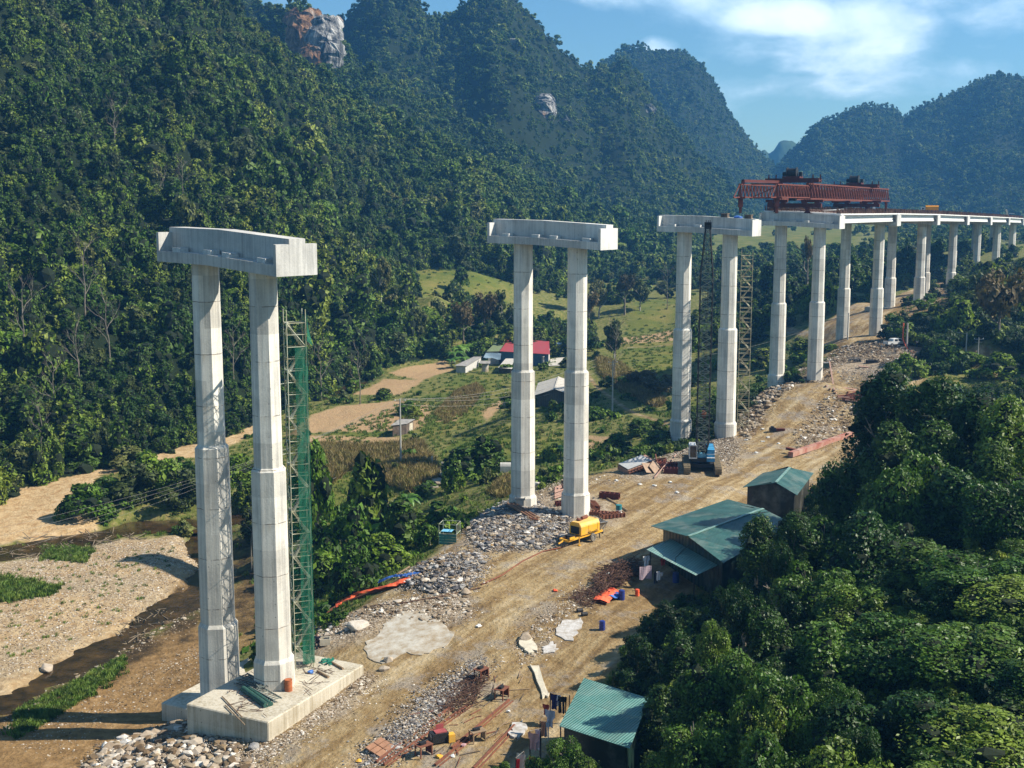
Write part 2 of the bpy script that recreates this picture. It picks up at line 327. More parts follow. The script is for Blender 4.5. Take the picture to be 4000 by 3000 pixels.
TAN = [[(1700,1650,-1.2),(1790,1550,-.8),(1880,1510,-.4),(1860,1560,-.4),(1780,1650,-1)],[(2290,1700,.2),(2390,1720,.3),(2380,1760,.4),(2280,1750,.3)],
       [(1120,1700,-2.2),(1220,1620,-2.2),(1320,1590,-2),(1560,1570,-1.9),(1700,1600,-1.6),(1640,1690,-1.8),(1450,1690,-2),(1250,1690,-2.2)],
       [(1180,1790,-2.4),(1200,1700,-2.2),(1560,1710,-1.8),(1610,1760,-1.8),(1500,1830,-1.8),(1200,1830,-2.4)],
       [(1380,1545,-2.2),(1500,1480,-2.),(1660,1490,-1.8),(1560,1550,-1.9)],
       [(1520,1460,-2.),(1740,1410,-1.4),(1770,1440,-1.2),(1650,1490,-1.6)],
       [(1880,1600,-.3),(1960,1560,-.2),(1980,1580,-.2),(1900,1640,-.3)],
       [(2080,1330,-.2),(2250,1300,0),(2280,1345,0),(2150,1360,0)],
       [(2400,1310,0),(2640,1290,0),(2640,1350,0),(2420,1350,0)]]
GREEN = [[(1620,1680,-1.6),(1700,1540,-1.4),(1800,1450,-1),(1960,1460,-.6),(1980,1560,-.2),(1850,1650,-.6),(1680,1720,-1.4)],[(1000,1830,-2.8),(1200,1800,-2.6),(1700,1900,-2),(1500,1960,-2.6),(1200,1960,-2.8)],
         [(1700,1790,-1.2),(1780,1710,-.8),(1950,1660,-.6),(2050,1680,-.4),(2040,1780,-.5),(1950,1850,-.5),(1750,1830,-1)],
         [(2100,1700,0),(2300,1700,.2),(2380,1760,.4),(2300,1830,.8),(2120,1800,.2)],
         [(2380,1380,0),(2480,1240,0),(2640,1230,0),(2660,1400,0),(2640,1540,.4),(2500,1500,.2)],
         [(2620,1580,.5),(2750,1500,.4),(2900,1560,2),(2850,1640,2),(2700,1660,1)],
         [(1100,1770,-2.6),(1700,1540,-1.8),(1760,1570,-1.6),(1250,1830,-2.6)],
         [(-400,1910,-3),(0,1860,-3),(300,1800,-3),(600,1730,-2.8),(830,1690,-2.6),(830,1650,-2.6),(500,1720,-2.8),(200,1780,-3),(-400,1830,-3)],
         [(1560,1120,13),(1620,1040,16),(1760,1020,17),(1850,1010,18),(2000,1060,16),(1980,1110,14),(1700,1140,13)],
         [(2780,1010,12),(3300,1000,14),(3420,900,20),(3300,850,22),(2900,845,24),(2500,860,24)],
         [(60,2760,-4),(480,2560,-3.2),(500,2580,-3.2),(200,2790,-3.5),(20,2900,-3.5)],[(150,2130,-3.7),(360,2140,-3.7),(330,2190,-3.8),(160,2180,-3.7)],[(-200,2230,-3.8),(60,2260,-3.8),(240,2290,-3.8),(120,2340,-3.8),(-200,2380,-3.8)]]
RUBZ = [[(1560,2290,2.5),(1640,2230,2.7),(1760,2160,3),(1880,2160,3),(1890,2230,2.8),(1840,2300,2.7),(1700,2330,2.6)],[(1840,2130,3),(1830,2060,3.3),(1960,1960,3.8),(2060,1940,3.9),(2200,1900,4),(2300,1920,4),(2420,1990,3.9),(2400,2050,3.8),(2210,2110,3.6),(2100,2150,3.4),(1900,2160,3.2)],[(300,3050,-1),(420,2930,-1.5),(620,2850,-2),(760,2800,-2),(830,2860,-1),(960,2960,-.4),(1060,3050,-.4)],[(1230,2440,1.8),(1360,2400,2),(1650,2330,2.6),(1830,2330,2.8),(1850,2400,2.5),(1500,2420,2),(1400,2480,1.6),(1250,2500,1.4)],[(2600,1770,4.6),(2680,1730,4.7),(2860,1700,5),(2900,1760,4.8),(2840,1850,4.6),(2790,1780,4.7)],[(3100,1480,9),(3190,1420,9.3),(3280,1360,9.6),(3440,1330,10.8),(3560,1370,10),(3640,1450,9.5),(3520,1470,9),(3260,1440,9)],[(1400,3000,-.1),(1550,2860,.2),(1700,2700,.8),(1880,2570,1.2),(1900,2590,1.2),(1760,2740,.8),(1600,2900,.2)],[(960,2950,-.3),(1150,2850,-.1),(1350,2700,.2),(1420,2640,.4),(1480,2670,.4),(1300,2810,0),(1100,2940,-.3)],[(2400,1850,4.3),(2500,1800,4.5),(2700,1780,4.7),(2700,1860,4.5),(2500,1880,4.4)]]
PATHS = [[(2940,1262,4,1.6),(3080,1290,5.5,1.6),(3200,1305,7,1.6),(3330,1335,9.6,1.8),(3450,1375,10,2.)],
         [(3600,1385,10,2),(3760,1395,10.5,2),(3900,1425,10,2),(4300,1490,11,2)],
         [(2270,1440,.5,.5),(2330,1510,.5,.5),(2420,1580,.6,.5),(2640,1680,.8,.5)],[(2440,1360,0,.5),(2560,1355,0,.5),(2640,1340,0,.6),(2700,1250,1,.6)],
         [(3300,1340,9.6,9),(3300,1280,11,9),(3380,1210,12.5,8),(3560,1170,13,6),(3660,1110,13.6,5),(3720,1080,14,4)]]
CLIFFS = [(1140,1240,70,215),(1225,1312,100,255),(2105,2150,395,455),(2190,2215,480,505),(2505,2545,415,450),(1990,2002,165,190),(1195,1250,190,250)]
def grid_mesh(name, us, rs):
    U, R = np.meshgrid(us, rs); X = U*R; Y = R
    h, idx, rd = height(X, Y, True)
    nu, nr = len(us), len(rs)
    co = np.stack([X, Y, h], -1).reshape(-1, 3)
    i = np.arange(nr-1)[:, None]*nu+np.arange(nu-1)[None]; f = np.stack([i, i+1, i+nu+1, i+nu], -1).reshape(-1, 4)
    me = bpy.data.meshes.new(name); me.vertices.add(len(co)); me.vertices.foreach_set('co', co.ravel())
    me.loops.add(f.size); me.loops.foreach_set('vertex_index', f.ravel().astype(np.int32))
    me.polygons.add(len(f)); me.polygons.foreach_set('loop_start', np.arange(0, f.size, 4, dtype=np.int32))
    me.polygons.foreach_set('use_smooth', np.ones(len(f), bool)); me.update(calc_edges=True)
    return me, X, Y, h, idx, rd
us = np.linspace(-.62, .62, 760); rs = np.concatenate([np.exp(np.linspace(math.log(46), math.log(430), 620)), np.exp(np.linspace(math.log(432), math.log(1700), 150)), [1900, 2500, 4000, 9000]])
me, GX, GY, GH, GI, GR = grid_mesh('ground', us, rs)
far = GY > 1600
if far.any():
    GH = np.where(far, np.minimum(GH, 10), GH); co = np.stack([GX, GY, GH], -1).reshape(-1, 3); me.vertices.foreach_set('co', co.ravel())
def lay(polys, **k): return np.max([poly_mask(GX, GY, p, **k) for p in polys], axis=0)
M_dirt = np.maximum(poly_mask(GX, GY, DIRT, 1.5, 1.4), np.max([ribbon_mask(GX, GY, p) for p in PATHS], axis=0))
M_grav = poly_mask(GX, GY, GRAV, 2, 2.); M_dust = lay(RUBZ, soft=3., wob=2.); M_bare = poly_mask(GX, GY, BARE, 2, 1.5)
M_sand = np.maximum(poly_mask(GX, GY, SAND, 1.5, 2), smooth((2.2-GR)/2)*(GY > 190)*(GI < 0)*.8)
M_tan = lay(TAN, soft=1., wob=.7); M_green = lay(GREEN, soft=1., wob=1.5)
M_wet_shade = smooth((.9-(GR+1.9*fbm(GX/7., GY/7., 3)+.7*fbm(GX/2., GY/2., 2)))/1.4)*(GI < 0)
WET_SHADE = [[(470,2500,-4.5),(640,2370,-4.5),(780,2240,-4.5),(860,2260,-4.5),(850,2400,-4.2),(700,2500,-4),(520,2590,-4),(260,2730,-4.2),(0,2880,-4.2),(-300,3000,-4),(-300,2900,-4),(0,2800,-4.4),(280,2640,-4.5)],[(900,2080,-4),(1060,2060,-3.6),(1100,2250,-3.6),(1040,2440,-3.4),(920,2450,-3.6),(900,2250,-4)]]  # dark wet ground, with the bridge columns' cast shadow painted into it
M_wet_shade = np.maximum(M_wet_shade, lay(WET_SHADE, soft=2.5, wob=3.2)*smooth(.75+.9*fbm(GX/2.2, GY/3.5, 4)))
M_bare = np.maximum(M_bare, .85*lay([[(3420,1240,12),(3500,1190,12.7),(3600,1130,13),(3760,1080,13.5),(3790,1130,14),(3720,1210,14),(3580,1290,12),(3440,1290,11)],[(150,2600,-4),(330,2510,-4),(450,2450,-4),(430,2520,-4),(280,2600,-4.2),(170,2650,-4.2)],[(560,2400,-4),(800,2180,-4),(830,2230,-4),(700,2350,-4.2)],[(860,2300,-4),(1080,2200,-3.5),(1100,2480,-3),(900,2560,-3.2)]], soft=2, wob=2))
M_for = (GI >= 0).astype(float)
# wheel tracks of the haul road: smooth lines along it
def put(nm, a):
    at_ = me.attributes.new(nm, 'FLOAT', 'POINT'); at_.data.foreach_set('value', a.ravel().astype(np.float32))
for nm, a in (('dirt', M_dirt), ('dust', M_dust), ('grav', M_grav), ('bare', M_bare), ('sand', M_sand), ('tan', M_tan), ('green', M_green), ('wet_shade', M_wet_shade), ('forest', M_for)): put(nm, a)
def ground_mat():
    m, nt, p = mat('ground_soil', .95, 0, .15)
    g = N(nt, 'ShaderNodeNewGeometry'); pos = g.outputs['Position']
    A = lambda nm: N(nt, 'ShaderNodeAttribute', attribute_name=nm).outputs['Fac']
    nb = noise(nt, .12, 6, pos, .6); nm_ = noise(nt, .9, 8, pos, .65); nf = noise(nt, 5., 6, pos, .7)
    vor = N(nt, 'ShaderNodeTexVoronoi', feature='F1'); vor.inputs['Scale'].default_value = 2.6; nt.links.new(pos, vor.inputs['Vector'])
    vor2 = N(nt, 'ShaderNodeTexVoronoi', feature='F1'); vor2.inputs['Scale'].default_value = 6.0; nt.links.new(pos, vor2.inputs['Vector'])
    # base: rough grass and leaf litter
    base = ramp(nt, nm_, [(.3, (.045, .062, .012)), (.48, (.115, .125, .028)), (.66, (.22, .18, .07))])
    green = mixc(nt, nf, ramp(nt, nb, [(.35, (.08, .115, .016)), (.5, (.15, .155, .03)), (.65, (.27, .21, .065))]), (.075, .09, .016))
    tan = ramp(nt, mth(nt, 'ADD', mth(nt, 'MULTIPLY', nm_, .6), mth(nt, 'MULTIPLY', nf, .4)), [(.3, (.22, .135, .065)), (.5, (.36, .235, .125)), (.7, (.25, .20, .10))])
    # haul road stretched along its direction
    mp = N(nt, 'ShaderNodeMapping'); mp.vector_type = 'TEXTURE'; mp.inputs['Rotation'].default_value = (0, 0, math.radians(58)); mp.inputs['Scale'].default_value = (18., 1., 1.); nt.links.new(pos, mp.inputs[0])
    rut = noise(nt, .62, 7, mp.outputs[0], .62, .3)
    dirt = ramp(nt, mth(nt, 'ADD', mth(nt, 'MULTIPLY', nm_, .35), mth(nt, 'MULTIPLY', rut, .72)), [(.38, (.11, .068, .027)), (.49, (.215, .14, .06)), (.57, (.33, .24, .12)), (.68, (.48, .385, .24))])
    dirt = mixc(nt, mth(nt, 'MULTIPLY', nf, .5), dirt, (.18, .12, .06))
    greyp = ramp(nt, noise(nt, .22, 6, pos, .7), [(.52, (0, 0, 0)), (.62, (1, 1, 1))])
    dirt = mixc(nt, mth(nt, 'MULTIPLY', greyp, .55), dirt, ramp(nt, nf, [(.4, (.16, .145, .13)), (.65, (.36, .33, .30))]))
    peb = ramp(nt, vor.outputs['Color'], [(.25, (.13, .10, .065)), (.5, (.28, .21, .125)), (.75, (.42, .34, .23))])
    peb2 = ramp(nt, vor2.outputs['Color'], [(.3, (.17, .125, .075)), (.55, (.31, .235, .14)), (.8, (.48, .41, .31))])
    grav = mixc(nt, ramp(nt, nb, [(.35, (.15, .15, .15)), (.55, (1, 1, 1))]), mixc(nt, .5, peb, peb2), ramp(nt, nm_, [(.35, (.27, .17, .08)), (.65, (.45, .34, .20))]))
    sand = ramp(nt, nm_, [(.3, (.28, .16, .07)), (.5, (.42, .29, .15)), (.7, (.5, .37, .22))])
    bare = ramp(nt, mth(nt, 'ADD', mth(nt, 'MULTIPLY', nm_, .7), mth(nt, 'MULTIPLY', nf, .3)), [(.35, (.13, .075, .03)), (.52, (.24, .145, .06)), (.68, (.33, .22, .11))])
    dust = mixc(nt, .5, ramp(nt, nm_, [(.3, (.13, .095, .065)), (.5, (.26, .20, .145)), (.7, (.42, .36, .29))]), peb2)
    wet_shade = ramp(nt, nm_, [(.3, (.02, .016, .01)), (.55, (.07, .045, .02)), (.75, (.15, .085, .03))])
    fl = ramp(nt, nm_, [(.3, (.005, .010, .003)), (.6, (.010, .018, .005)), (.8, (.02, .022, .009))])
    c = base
    for nm, col in (('green', green), ('tan', tan), ('sand', sand), ('grav', grav), ('bare', bare), ('dirt', dirt), ('dust', dust), ('wet_shade', wet_shade), ('forest', fl)):
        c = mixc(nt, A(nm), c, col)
    nt.links.new(c, p.inputs['Base Color'])
    hgt = mth(nt, 'ADD', mth(nt, 'MULTIPLY', vor.outputs['Distance'], .25), mth(nt, 'ADD', mth(nt, 'MULTIPLY', nf, .35), mth(nt, 'MULTIPLY', nm_, .6)))
    b = N(nt, 'ShaderNodeBump'); b.inputs['Strength'].default_value = .8; b.inputs['Distance'].default_value = .35
    nt.links.new(hgt, b.inputs['Height']); nt.links.new(b.outputs[0], p.inputs['Normal'])
    return m
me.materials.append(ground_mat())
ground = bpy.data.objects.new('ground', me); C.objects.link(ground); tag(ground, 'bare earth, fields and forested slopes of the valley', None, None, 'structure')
# river water
mw, ntw, pw = mat('river_water', .06, 0, .5)
gw = N(ntw, 'ShaderNodeNewGeometry'); nw = noise(ntw, .5, 5, gw.outputs['Position'], .6)
ntw.links.new(ramp(ntw, nw, [(.35, (.018, .012, .006)), (.6, (.06, .036, .014)), (.75, (.13, .07, .025))]), pw.inputs['Base Color'])
bw = N(ntw, 'ShaderNodeBump'); bw.inputs['Strength'].default_value = .5; bw.inputs['Distance'].default_value = .05
ntw.links.new(noise(ntw, 3., 4, gw.outputs['Position']), bw.inputs['Height']); ntw.links.new(bw.outputs[0], pw.inputs['Normal'])
for i, (o_, z) in enumerate(RIV):
    b = MB(); T = np.gradient(o_[:, :2], axis=0); T /= np.linalg.norm(T, axis=1)[:, None]
    for k in range(len(o_)-1):
        q = []
        for j, sg in ((k, -1), (k, 1), (k+1, 1), (k+1, -1)):
            nrm = np.array([-T[j, 1], T[j, 0]]); P_ = o_[j, :2]+nrm*sg*(o_[j, 2]+1.9); q.append((P_[0], P_[1], z-.28+i*.004))
        b.add(q, [(0, 1, 2, 3)])
    ob = b.build('river', mw); tag(ob, None, None, None, 'structure')
# limestone cliffs stay free of trees: pale rock faces set into the mountain side

# blue hills far down the valley
hp = [(2900,640),(2950,598),(2975,572),(2990,566),(3005,580),(3020,572),(3045,540),(3070,531),(3095,528),(3120,545),(3180,600)]
X_ = np.array([at(x, y, 2150)[0] for x, y in hp]); Z_ = np.array([at(x, y, 2150)[2] for x, y in hp]); xs = np.linspace(X_[0], X_[-1], 90); ys = np.linspace(1990, 2280, 16)
XX, YY = np.meshgrid(xs, ys); ZR = np.interp(XX*2150/YY, X_, Z_); HH = (ZR+3*fbm(XX/14, YY/20, 4))*np.clip(1.05-np.abs(YY-2150)/150, 0, 1)**.6-8
mb = MB(); mb.add(np.stack([XX, YY, HH], -1).reshape(-1, 3).tolist(), [(j*90+i, j*90+i+1, (j+1)*90+i+1, (j+1)*90+i) for j in range(15) for i in range(89)])
hm_ = plain('far_hill_forest', (.03, .06, .015), .95, 0, .4, .05); tag(mb.build('hills', hm_, smooth=True), None, None, None, 'structure')
# ------------------------------------------------------------------ concrete
def concrete_mat(name='concrete', joint=4.3, base=(.72, .68, .60), dark=(.46, .435, .39), warm=(.50, .40, .28), boards=True):
    m, nt, p = mat(name, .85, 0, .25)
    t = N(nt, 'ShaderNodeNewGeometry'); pos = t.outputs['Position']
    s = N(nt, 'ShaderNodeSeparateXYZ'); nt.links.new(pos, s.inputs[0])
    big = noise(nt, .35, 6, pos, .6)
    mp = N(nt, 'ShaderNodeMapping'); mp.inputs['Scale'].default_value = (3.0, 3.0, .09); nt.links.new(pos, mp.inputs[0])
    st = noise(nt, 1.2, 6, mp.outputs[0], .65)
    fine = noise(nt, 6, 6, pos, .7)
    v = mth(nt, 'ADD', mth(nt, 'MULTIPLY', big, .4), mth(nt, 'ADD', mth(nt, 'MULTIPLY', st, .45), mth(nt, 'MULTIPLY', fine, .15)))
    c = ramp(nt, v, [(.39, dark), (.47, tuple((a+b)/2 for a, b in zip(base, dark))), (.54, base), (.68, tuple(min(1, a*1.12) for a in base))])
    # every pour has its own tone, with a rough dark joint between
    zz = mth(nt, 'ADD', s.outputs[2], mth(nt, 'MULTIPLY', noise(nt, 1.5, 3, pos), .12))
    q = mth(nt, 'DIVIDE', zz, joint); fl = mth(nt, 'FLOOR', q); fr = mth(nt, 'SUBTRACT', q, fl)
    wn = N(nt, 'ShaderNodeTexWhiteNoise', noise_dimensions='1D'); nt.links.new(mth(nt, 'ADD', fl, mth(nt, 'FLOOR', mth(nt, 'MULTIPLY', s.outputs[0], .12))), wn.inputs['W'])
    c = mixc(nt, 1.0, c, ramp(nt, wn.outputs['Value'], [(0, (.78, .78, .78)), (1, (1.06, 1.06, 1.06))]), 'MULTIPLY')
    jl = mth(nt, 'LESS_THAN', mth(nt, 'ABSOLUTE', mth(nt, 'SUBTRACT', fr, .5)), .008)
    jn = ramp(nt, noise(nt, 1.6, 5, pos), [(.40, (0, 0, 0)), (.55, (1, 1, 1))])
    c = mixc(nt, mth(nt, 'MULTIPLY', mth(nt, 'MULTIPLY', jl, jn), .85), c, (.13, .11, .09))
    # rust and lime stains just below the joints
    below = mth(nt, 'MULTIPLY', ramp(nt, fr, [(.30, (0, 0, 0)), (.48, (1, 1, 1)), (.5, (1, 1, 1)), (.505, (0, 0, 0))]), ramp(nt, st, [(.52, (0, 0, 0)), (.66, (1, 1, 1))]))
    c = mixc(nt, mth(nt, 'MULTIPLY', below, .6), c, warm)
    if boards:   # formwork board marks
        bx = mth(nt, 'FRACT', mth(nt, 'MULTIPLY', mth(nt, 'ADD', s.outputs[0], mth(nt, 'MULTIPLY', s.outputs[1], .7)), 1.1))
        bl = mth(nt, 'LESS_THAN', bx, .035); c = mixc(nt, mth(nt, 'MULTIPLY', bl, .3), c, (.2, .19, .18))
    holes = N(nt, 'ShaderNodeTexVoronoi'); holes.inputs['Scale'].default_value = 1.1; holes.inputs['Randomness'].default_value = .35; nt.links.new(pos, holes.inputs['Vector'])
    c = mixc(nt, mth(nt, 'MULTIPLY', mth(nt, 'LESS_THAN', holes.outputs['Distance'], .06), .6), c, (.1, .09, .08))
    nt.links.new(c, p.inputs['Base Color'])
    b = N(nt, 'ShaderNodeBump'); b.inputs['Strength'].default_value = .35; b.inputs['Distance'].default_value = .05
    nt.links.new(mth(nt, 'ADD', fine, st), b.inputs['Height']); nt.links.new(b.outputs[0], p.inputs['Normal'])
    return m
CONC = concrete_mat(); CONC_FOOT = concrete_mat('footing_concrete', 30., (.60, .54, .43), (.36, .30, .2), (.36, .25, .12))
CONC_CAP = concrete_mat('cap_concrete', 30., (.64, .62, .58), (.42, .41, .39), (.42, .33, .22))
CONC_BLOCK = plain('block_concrete', (.6, .59, .56), .8, var=.25, scale=4)
GIRD = plain('girder_concrete', (.70, .69, .66), .75, var=.16, scale=.8)
SLABM = plain('slab_concrete', (.78, .77, .74), .8, var=.12, scale=1.)
RUST = plain('rusty_steel', (.23, .085, .045), .85, .1, .4, 2.5, (.12, .05, .035), bump=.3)
REBAR = plain('rebar_rust', (.13, .07, .048), .9, .1, .4, 2.)
CORN = [(1080,1082),(2346,978),(2938,924),(3279,895),(3504,883.4),(3662,879.3),(3779,879.3),(3870,879.3),(3941,879.3),(3998,880)]
PZ = [91.5,136.5,181,225,269,313,357,401,445,489]
PAL = [40,33,30,28.7,28.7,28.5,28.3,28.3,28.3,28.3]
PBASE = [((-2.2,1.2),(4.9,3.6),(20.2,19.3)),((3,3),(5.3,6.6),(20.5,21.0)),((1.5,3.6),(6.8,7.0),(21,21.4)),((2.5,7),(7.8,None),(21.5,22)),((6,9),(8.2,None),(21.3,21.6)),
         ((11.5,11),(None,None),(21.1,21.5)),((12,12),(None,None),(20.1,20.3)),((10.5,10.5),(None,None),(18,18)),((10,10),(None,None),(None,None)),((10,10),(None,None),(None,None))]
# left/right: base z, lower step z, upper step z
CAPL, CAPW = 15.2, 4.0
PIER = []
def pier_frame(i):
    P = np.array([0, 0, CAMZ]) + ray(*CORN[i])*PZ[i]; a = math.radians(PAL[i])
    return P, np.array([math.sin(a), math.cos(a)]), np.array([math.cos(a), -math.sin(a)])
def loc_pt(i, a, b, z=0.):      # a metres towards the left end, b metres away from the near face
    P, u, n = pier_frame(i); q = P[:2]-n*a+u*b; return Vector((q[0], q[1], P[2]+z))
def crown(i, a): c = .6 if i == 0 else .45; return c*min(a/8.6, 1.0)*1.0 + (0.12 if a > 8.6 else 0)*(a-8.6)/6.6
def octa(c, u, n, w, z, zb=None):
    h = w/2; k = h*.42
    pts = [(h, -k), (h, k), (k, h), (-k, h), (-h, k), (-h, -k), (-k, -h), (k, -h)]
    return [(c[0]+n[0]*x+u[0]*y, c[1]+n[1]*x+u[1]*y, z) for x, y in pts]
LABP = ['nearest bridge pier with twin stepped columns on a big pale footing block', 'second nearest bridge pier, its columns standing by the yellow concrete pump',
        'bridge pier behind the blue crawler crane with a bare stair tower beside it', 'pier carrying the near end of the finished deck under the red gantry',
        'pier under the rear half of the red gantry, behind the rubble mound', 'pier under the deck left of the yellow truck, its base on a pale slab',
        'pier under the deck just right of the yellow truck', 'third pier from the right edge of the photo under the finished deck',
        'second pier from the right edge of the photo under the finished deck', 'last pier at the right edge of the photo under the finished deck']
for i in range(10):
    P, u, n = pier_frame(i); zc_ = P[2]
    base = loc_pt(i, 7.6, 2); root = empty('bridge_pier', (base.x, base.y, min(PBASE[i][0])), 0, LABP[i], 'bridge pier', 'concrete bridge piers across the valley')
    off = Vector(root.location)
    def bld(mb, name, m):
        mb.v = [(v[0]-off.x, v[1]-off.y, v[2]-off.z) for v in mb.v]; return mb.build(name, m, root)
    for side, a in ((0, 11.45), (1, 4.1)):
        c = loc_pt(i, a, 2.0); zb, s1, s2 = PBASE[i][0][side], PBASE[i][1][side], PBASE[i][2][side]
        lv = []; top = zc_+crown(i, a)-.02
        ws = [3.15, 2.65, 2.1]
        z0 = zb-3.0 if i else zb+(.0 if side else .0)
        if s1 is not None and s1 > zb: lv += [(z0, 3.2), (s1-.18, 3.12), (s1+.12, 2.72)]; wcur = 2.72
        else: lv += [(z0, 2.72)]
        if s2 is not None: lv += [(s2-.16, 2.62), (s2+.12, 2.16), (top, 2.08)]
        else: lv += [(top, 2.5)]
        mb = MB(); vs = []
        for z, w_ in lv: vs += octa(c, u, n, w_, z)
        fs = []
        for k in range(len(lv)-1):
            for j in range(8): fs.append((k*8+j, k*8+(j+1) % 8, k*8+8+(j+1) % 8, k*8+8+j))
        fs += [tuple(range(7, -1, -1)), tuple(range(len(vs)-8, len(vs)))]
        mb.add(vs, fs); bld(mb, 'column', CONC)
    # cap: ledge, stem and end walls, both crowned towards the middle
    mb = MB(); A = [0, 3, 6, 8.6, 12, CAPL]
    def slab(a0, a1, b0, b1, z0, z1):
        q = lambda a, b, z: tuple(loc_pt(i, a, b, z+crown(i, a)))
        mb.hexa([q(a0, b0, z0), q(a0, b1, z0), q(a1, b1, z0), q(a1, b0, z0)], [q(a0, b0, z1), q(a0, b1, z1), q(a1, b1, z1), q(a1, b0, z1)])
    # one closed shell for the ledge, one for the stem
    def shell(b0, b1, z0, z1, A):
        q = lambda a, b, z: tuple(loc_pt(i, a, b, z+crown(i, a)))
        vs = []; 
        for a in A: vs += [q(a, b0, z0), q(a, b1, z0), q(a, b1, z1), q(a, b0, z1)]
        fs = [(0, 1, 2, 3), tuple(len(vs)-4+k for k in (3, 2, 1, 0))]
        for k in range(len(A)-1):
            for j in range(4): fs.append((k*4+j, k*4+(j+1) % 4, k*4+4+(j+1) % 4, k*4+4+j))
        mb.add(vs, fs)
    stemtop = 2.78 if i < 2 else 2.5
    shell(0, CAPW, 0, .85, A); shell(1.28, 2.86, .85, stemtop, [.003, 3, 6, 8.6, 12, CAPL-.003])
    bld(mb, 'pier_cap', CONC_CAP)
    for a0, a1 in ((0, .32), (CAPL-.32, CAPL)):
        for b0_, b1_ in ((.0, 1.276), (2.864, CAPW)):
            mb = MB(); slab(a0, a1, b0_, b1_, .854, 2.38); bld(mb, 'end_wall', CONC_CAP)
    if i < 4:
        for bb in (.62, 3.4):
            for a in (2.0, 6.3, 8.7, 12.8):
                if i == 2 and a < 8 and bb < 1: continue
                mb = MB(); slab(a-.5, a+.5, bb-.42, bb+.42, .854, 1.2); o = bld(mb, 'bearing_block', CONC_BLOCK)
    if i == 0:
        fx = math.radians(26.3); ua = np.array([math.sin(fx), math.cos(fx)]); na = np.array([math.cos(fx), -math.sin(fx)])
        for cx_, cy_, zt, zb in ((-19.1, 95.95, 1.25, -2.1), (-23.6, 104.4, -2.2, -6)):
            mb = MB(); q = []
            for sa, sb in ((-1, -1), (1, -1), (1, 1), (-1, 1)):
                q.append(np.array([cx_, cy_])+na*sa*3.98+ua*sb*6.6)
            bv = .12
            mb.hexa([(x, y, zb) for x, y in q], [(x, y, zt) for x, y in q]); o = bld(mb, 'footing', CONC_FOOT)
            bm = bmesh.new(); bm.from_mesh(o.data); bmesh.ops.bevel(bm, geom=[e for e in bm.edges], offset=.08, segments=1, affect='EDGES'); bm.to_mesh(o.data); bm.free()
    if i in (5,):
        mb = MB(); mb.box((base.x-1, base.y, 12.9), (17, 7, 1.0), math.radians(-28.5)); bld(mb, 'footing', CONC_FOOT)
    PIER.append(root)
# ------------------------------------------------------------------ deck spans between the fourth and the last pier
def make_span(i):
    s_, e_ = i, i+1; b0 = loc_pt(s_, 7.6, 2.); root = empty('deck_span', tuple(b0), 0)
    q = lambda t, a, z, b=0: tuple(loc_pt(s_, a, 2.2+b, z+crown(s_, a))*(1-t) + loc_pt(e_, a, 1.8-b, z+crown(e_, a))*t - b0)
    for k, a in enumerate((1.25, 5.0, 8.8, 12.6, 14.6)):
        mb = MB(); prof = [(-.38, 1.2), (.38, 1.2), (.38, 1.45), (.12, 1.72), (.12, 2.5), (.5, 2.68), (.5, 2.85), (-.5, 2.85), (-.5, 2.68), (-.12, 2.5), (-.12, 1.72), (-.38, 1.45)]
        prof = [(x*1.0, .95+(z-1.2)*.95) for x, z in prof]; n_ = len(prof)
        t0 = .008; vs = [q(t0, a+x, z) for x, z in prof]+[q(1-t0, a+x, z) for x, z in prof]
        mb.add(vs, [(j, (j+1) % n_, n_+(j+1) % n_, n_+j) for j in range(n_)]+[tuple(range(n_-1, -1, -1)), tuple(range(n_, 2*n_))])
        mb.build('girder', GIRD, root)
    mb = MB(); a0, a1 = .35, CAPL-.2
    mb.hexa([q(.0, a0, 2.52), q(1, a0, 2.52), q(1, a1, 2.52), q(0, a1, 2.52)], [q(.0, a0, 2.76), q(1, a0, 2.76), q(1, a1, 2.76), q(0, a1, 2.76)])
    mb.build('deck_slab', SLABM, root)
    mb = MB(); R = random.Random(i)
    n = 230
    for k in range(n):
        t = (k+.5)/n
        for a in (.6, 1.2, 14, 14.7):
            h = R.uniform(.4, 1.0); A = Vector(q(t, a+R.uniform(-.1, .1), 2.76)); mb.bar(A, A+Vector((R.uniform(-.08, .08), R.uniform(-.08, .08), h)), .09)
        a = R.uniform(1.5, 13.5); A = Vector(q(t, a, 2.76)); mb.bar(A, A+Vector((0, 0, R.uniform(.25, .65))), .1)
    for a in np.arange(1.0, 14.8, .7):
        for zz in (2.86, 3.1):
            mb.bar(q(0, a, zz), q(1, a, zz), .09)
    for k in range(60):
        mb.bar(q((k+.5)/60, .8, 3.16), q((k+.5)/60, 14.6, 3.16), .05)
    tag(mb.build('rebar_mat', REBAR, root), None, None, None, 'stuff')
    return root
for j, i in enumerate(range(3, 9)):
    r = make_span(i)
    tag(r, ['finished deck span right under the red launching gantry, girders lit white', 'deck span just right of the rear legs of the red gantry', 'deck span in front of the yellow truck',
            'deck span between the yellow truck and the lone round tree', 'third deck span counted from the right edge of the photo', 'deck span running out of the photo at the right edge'][j], 'bridge deck', 'finished bridge deck spans')
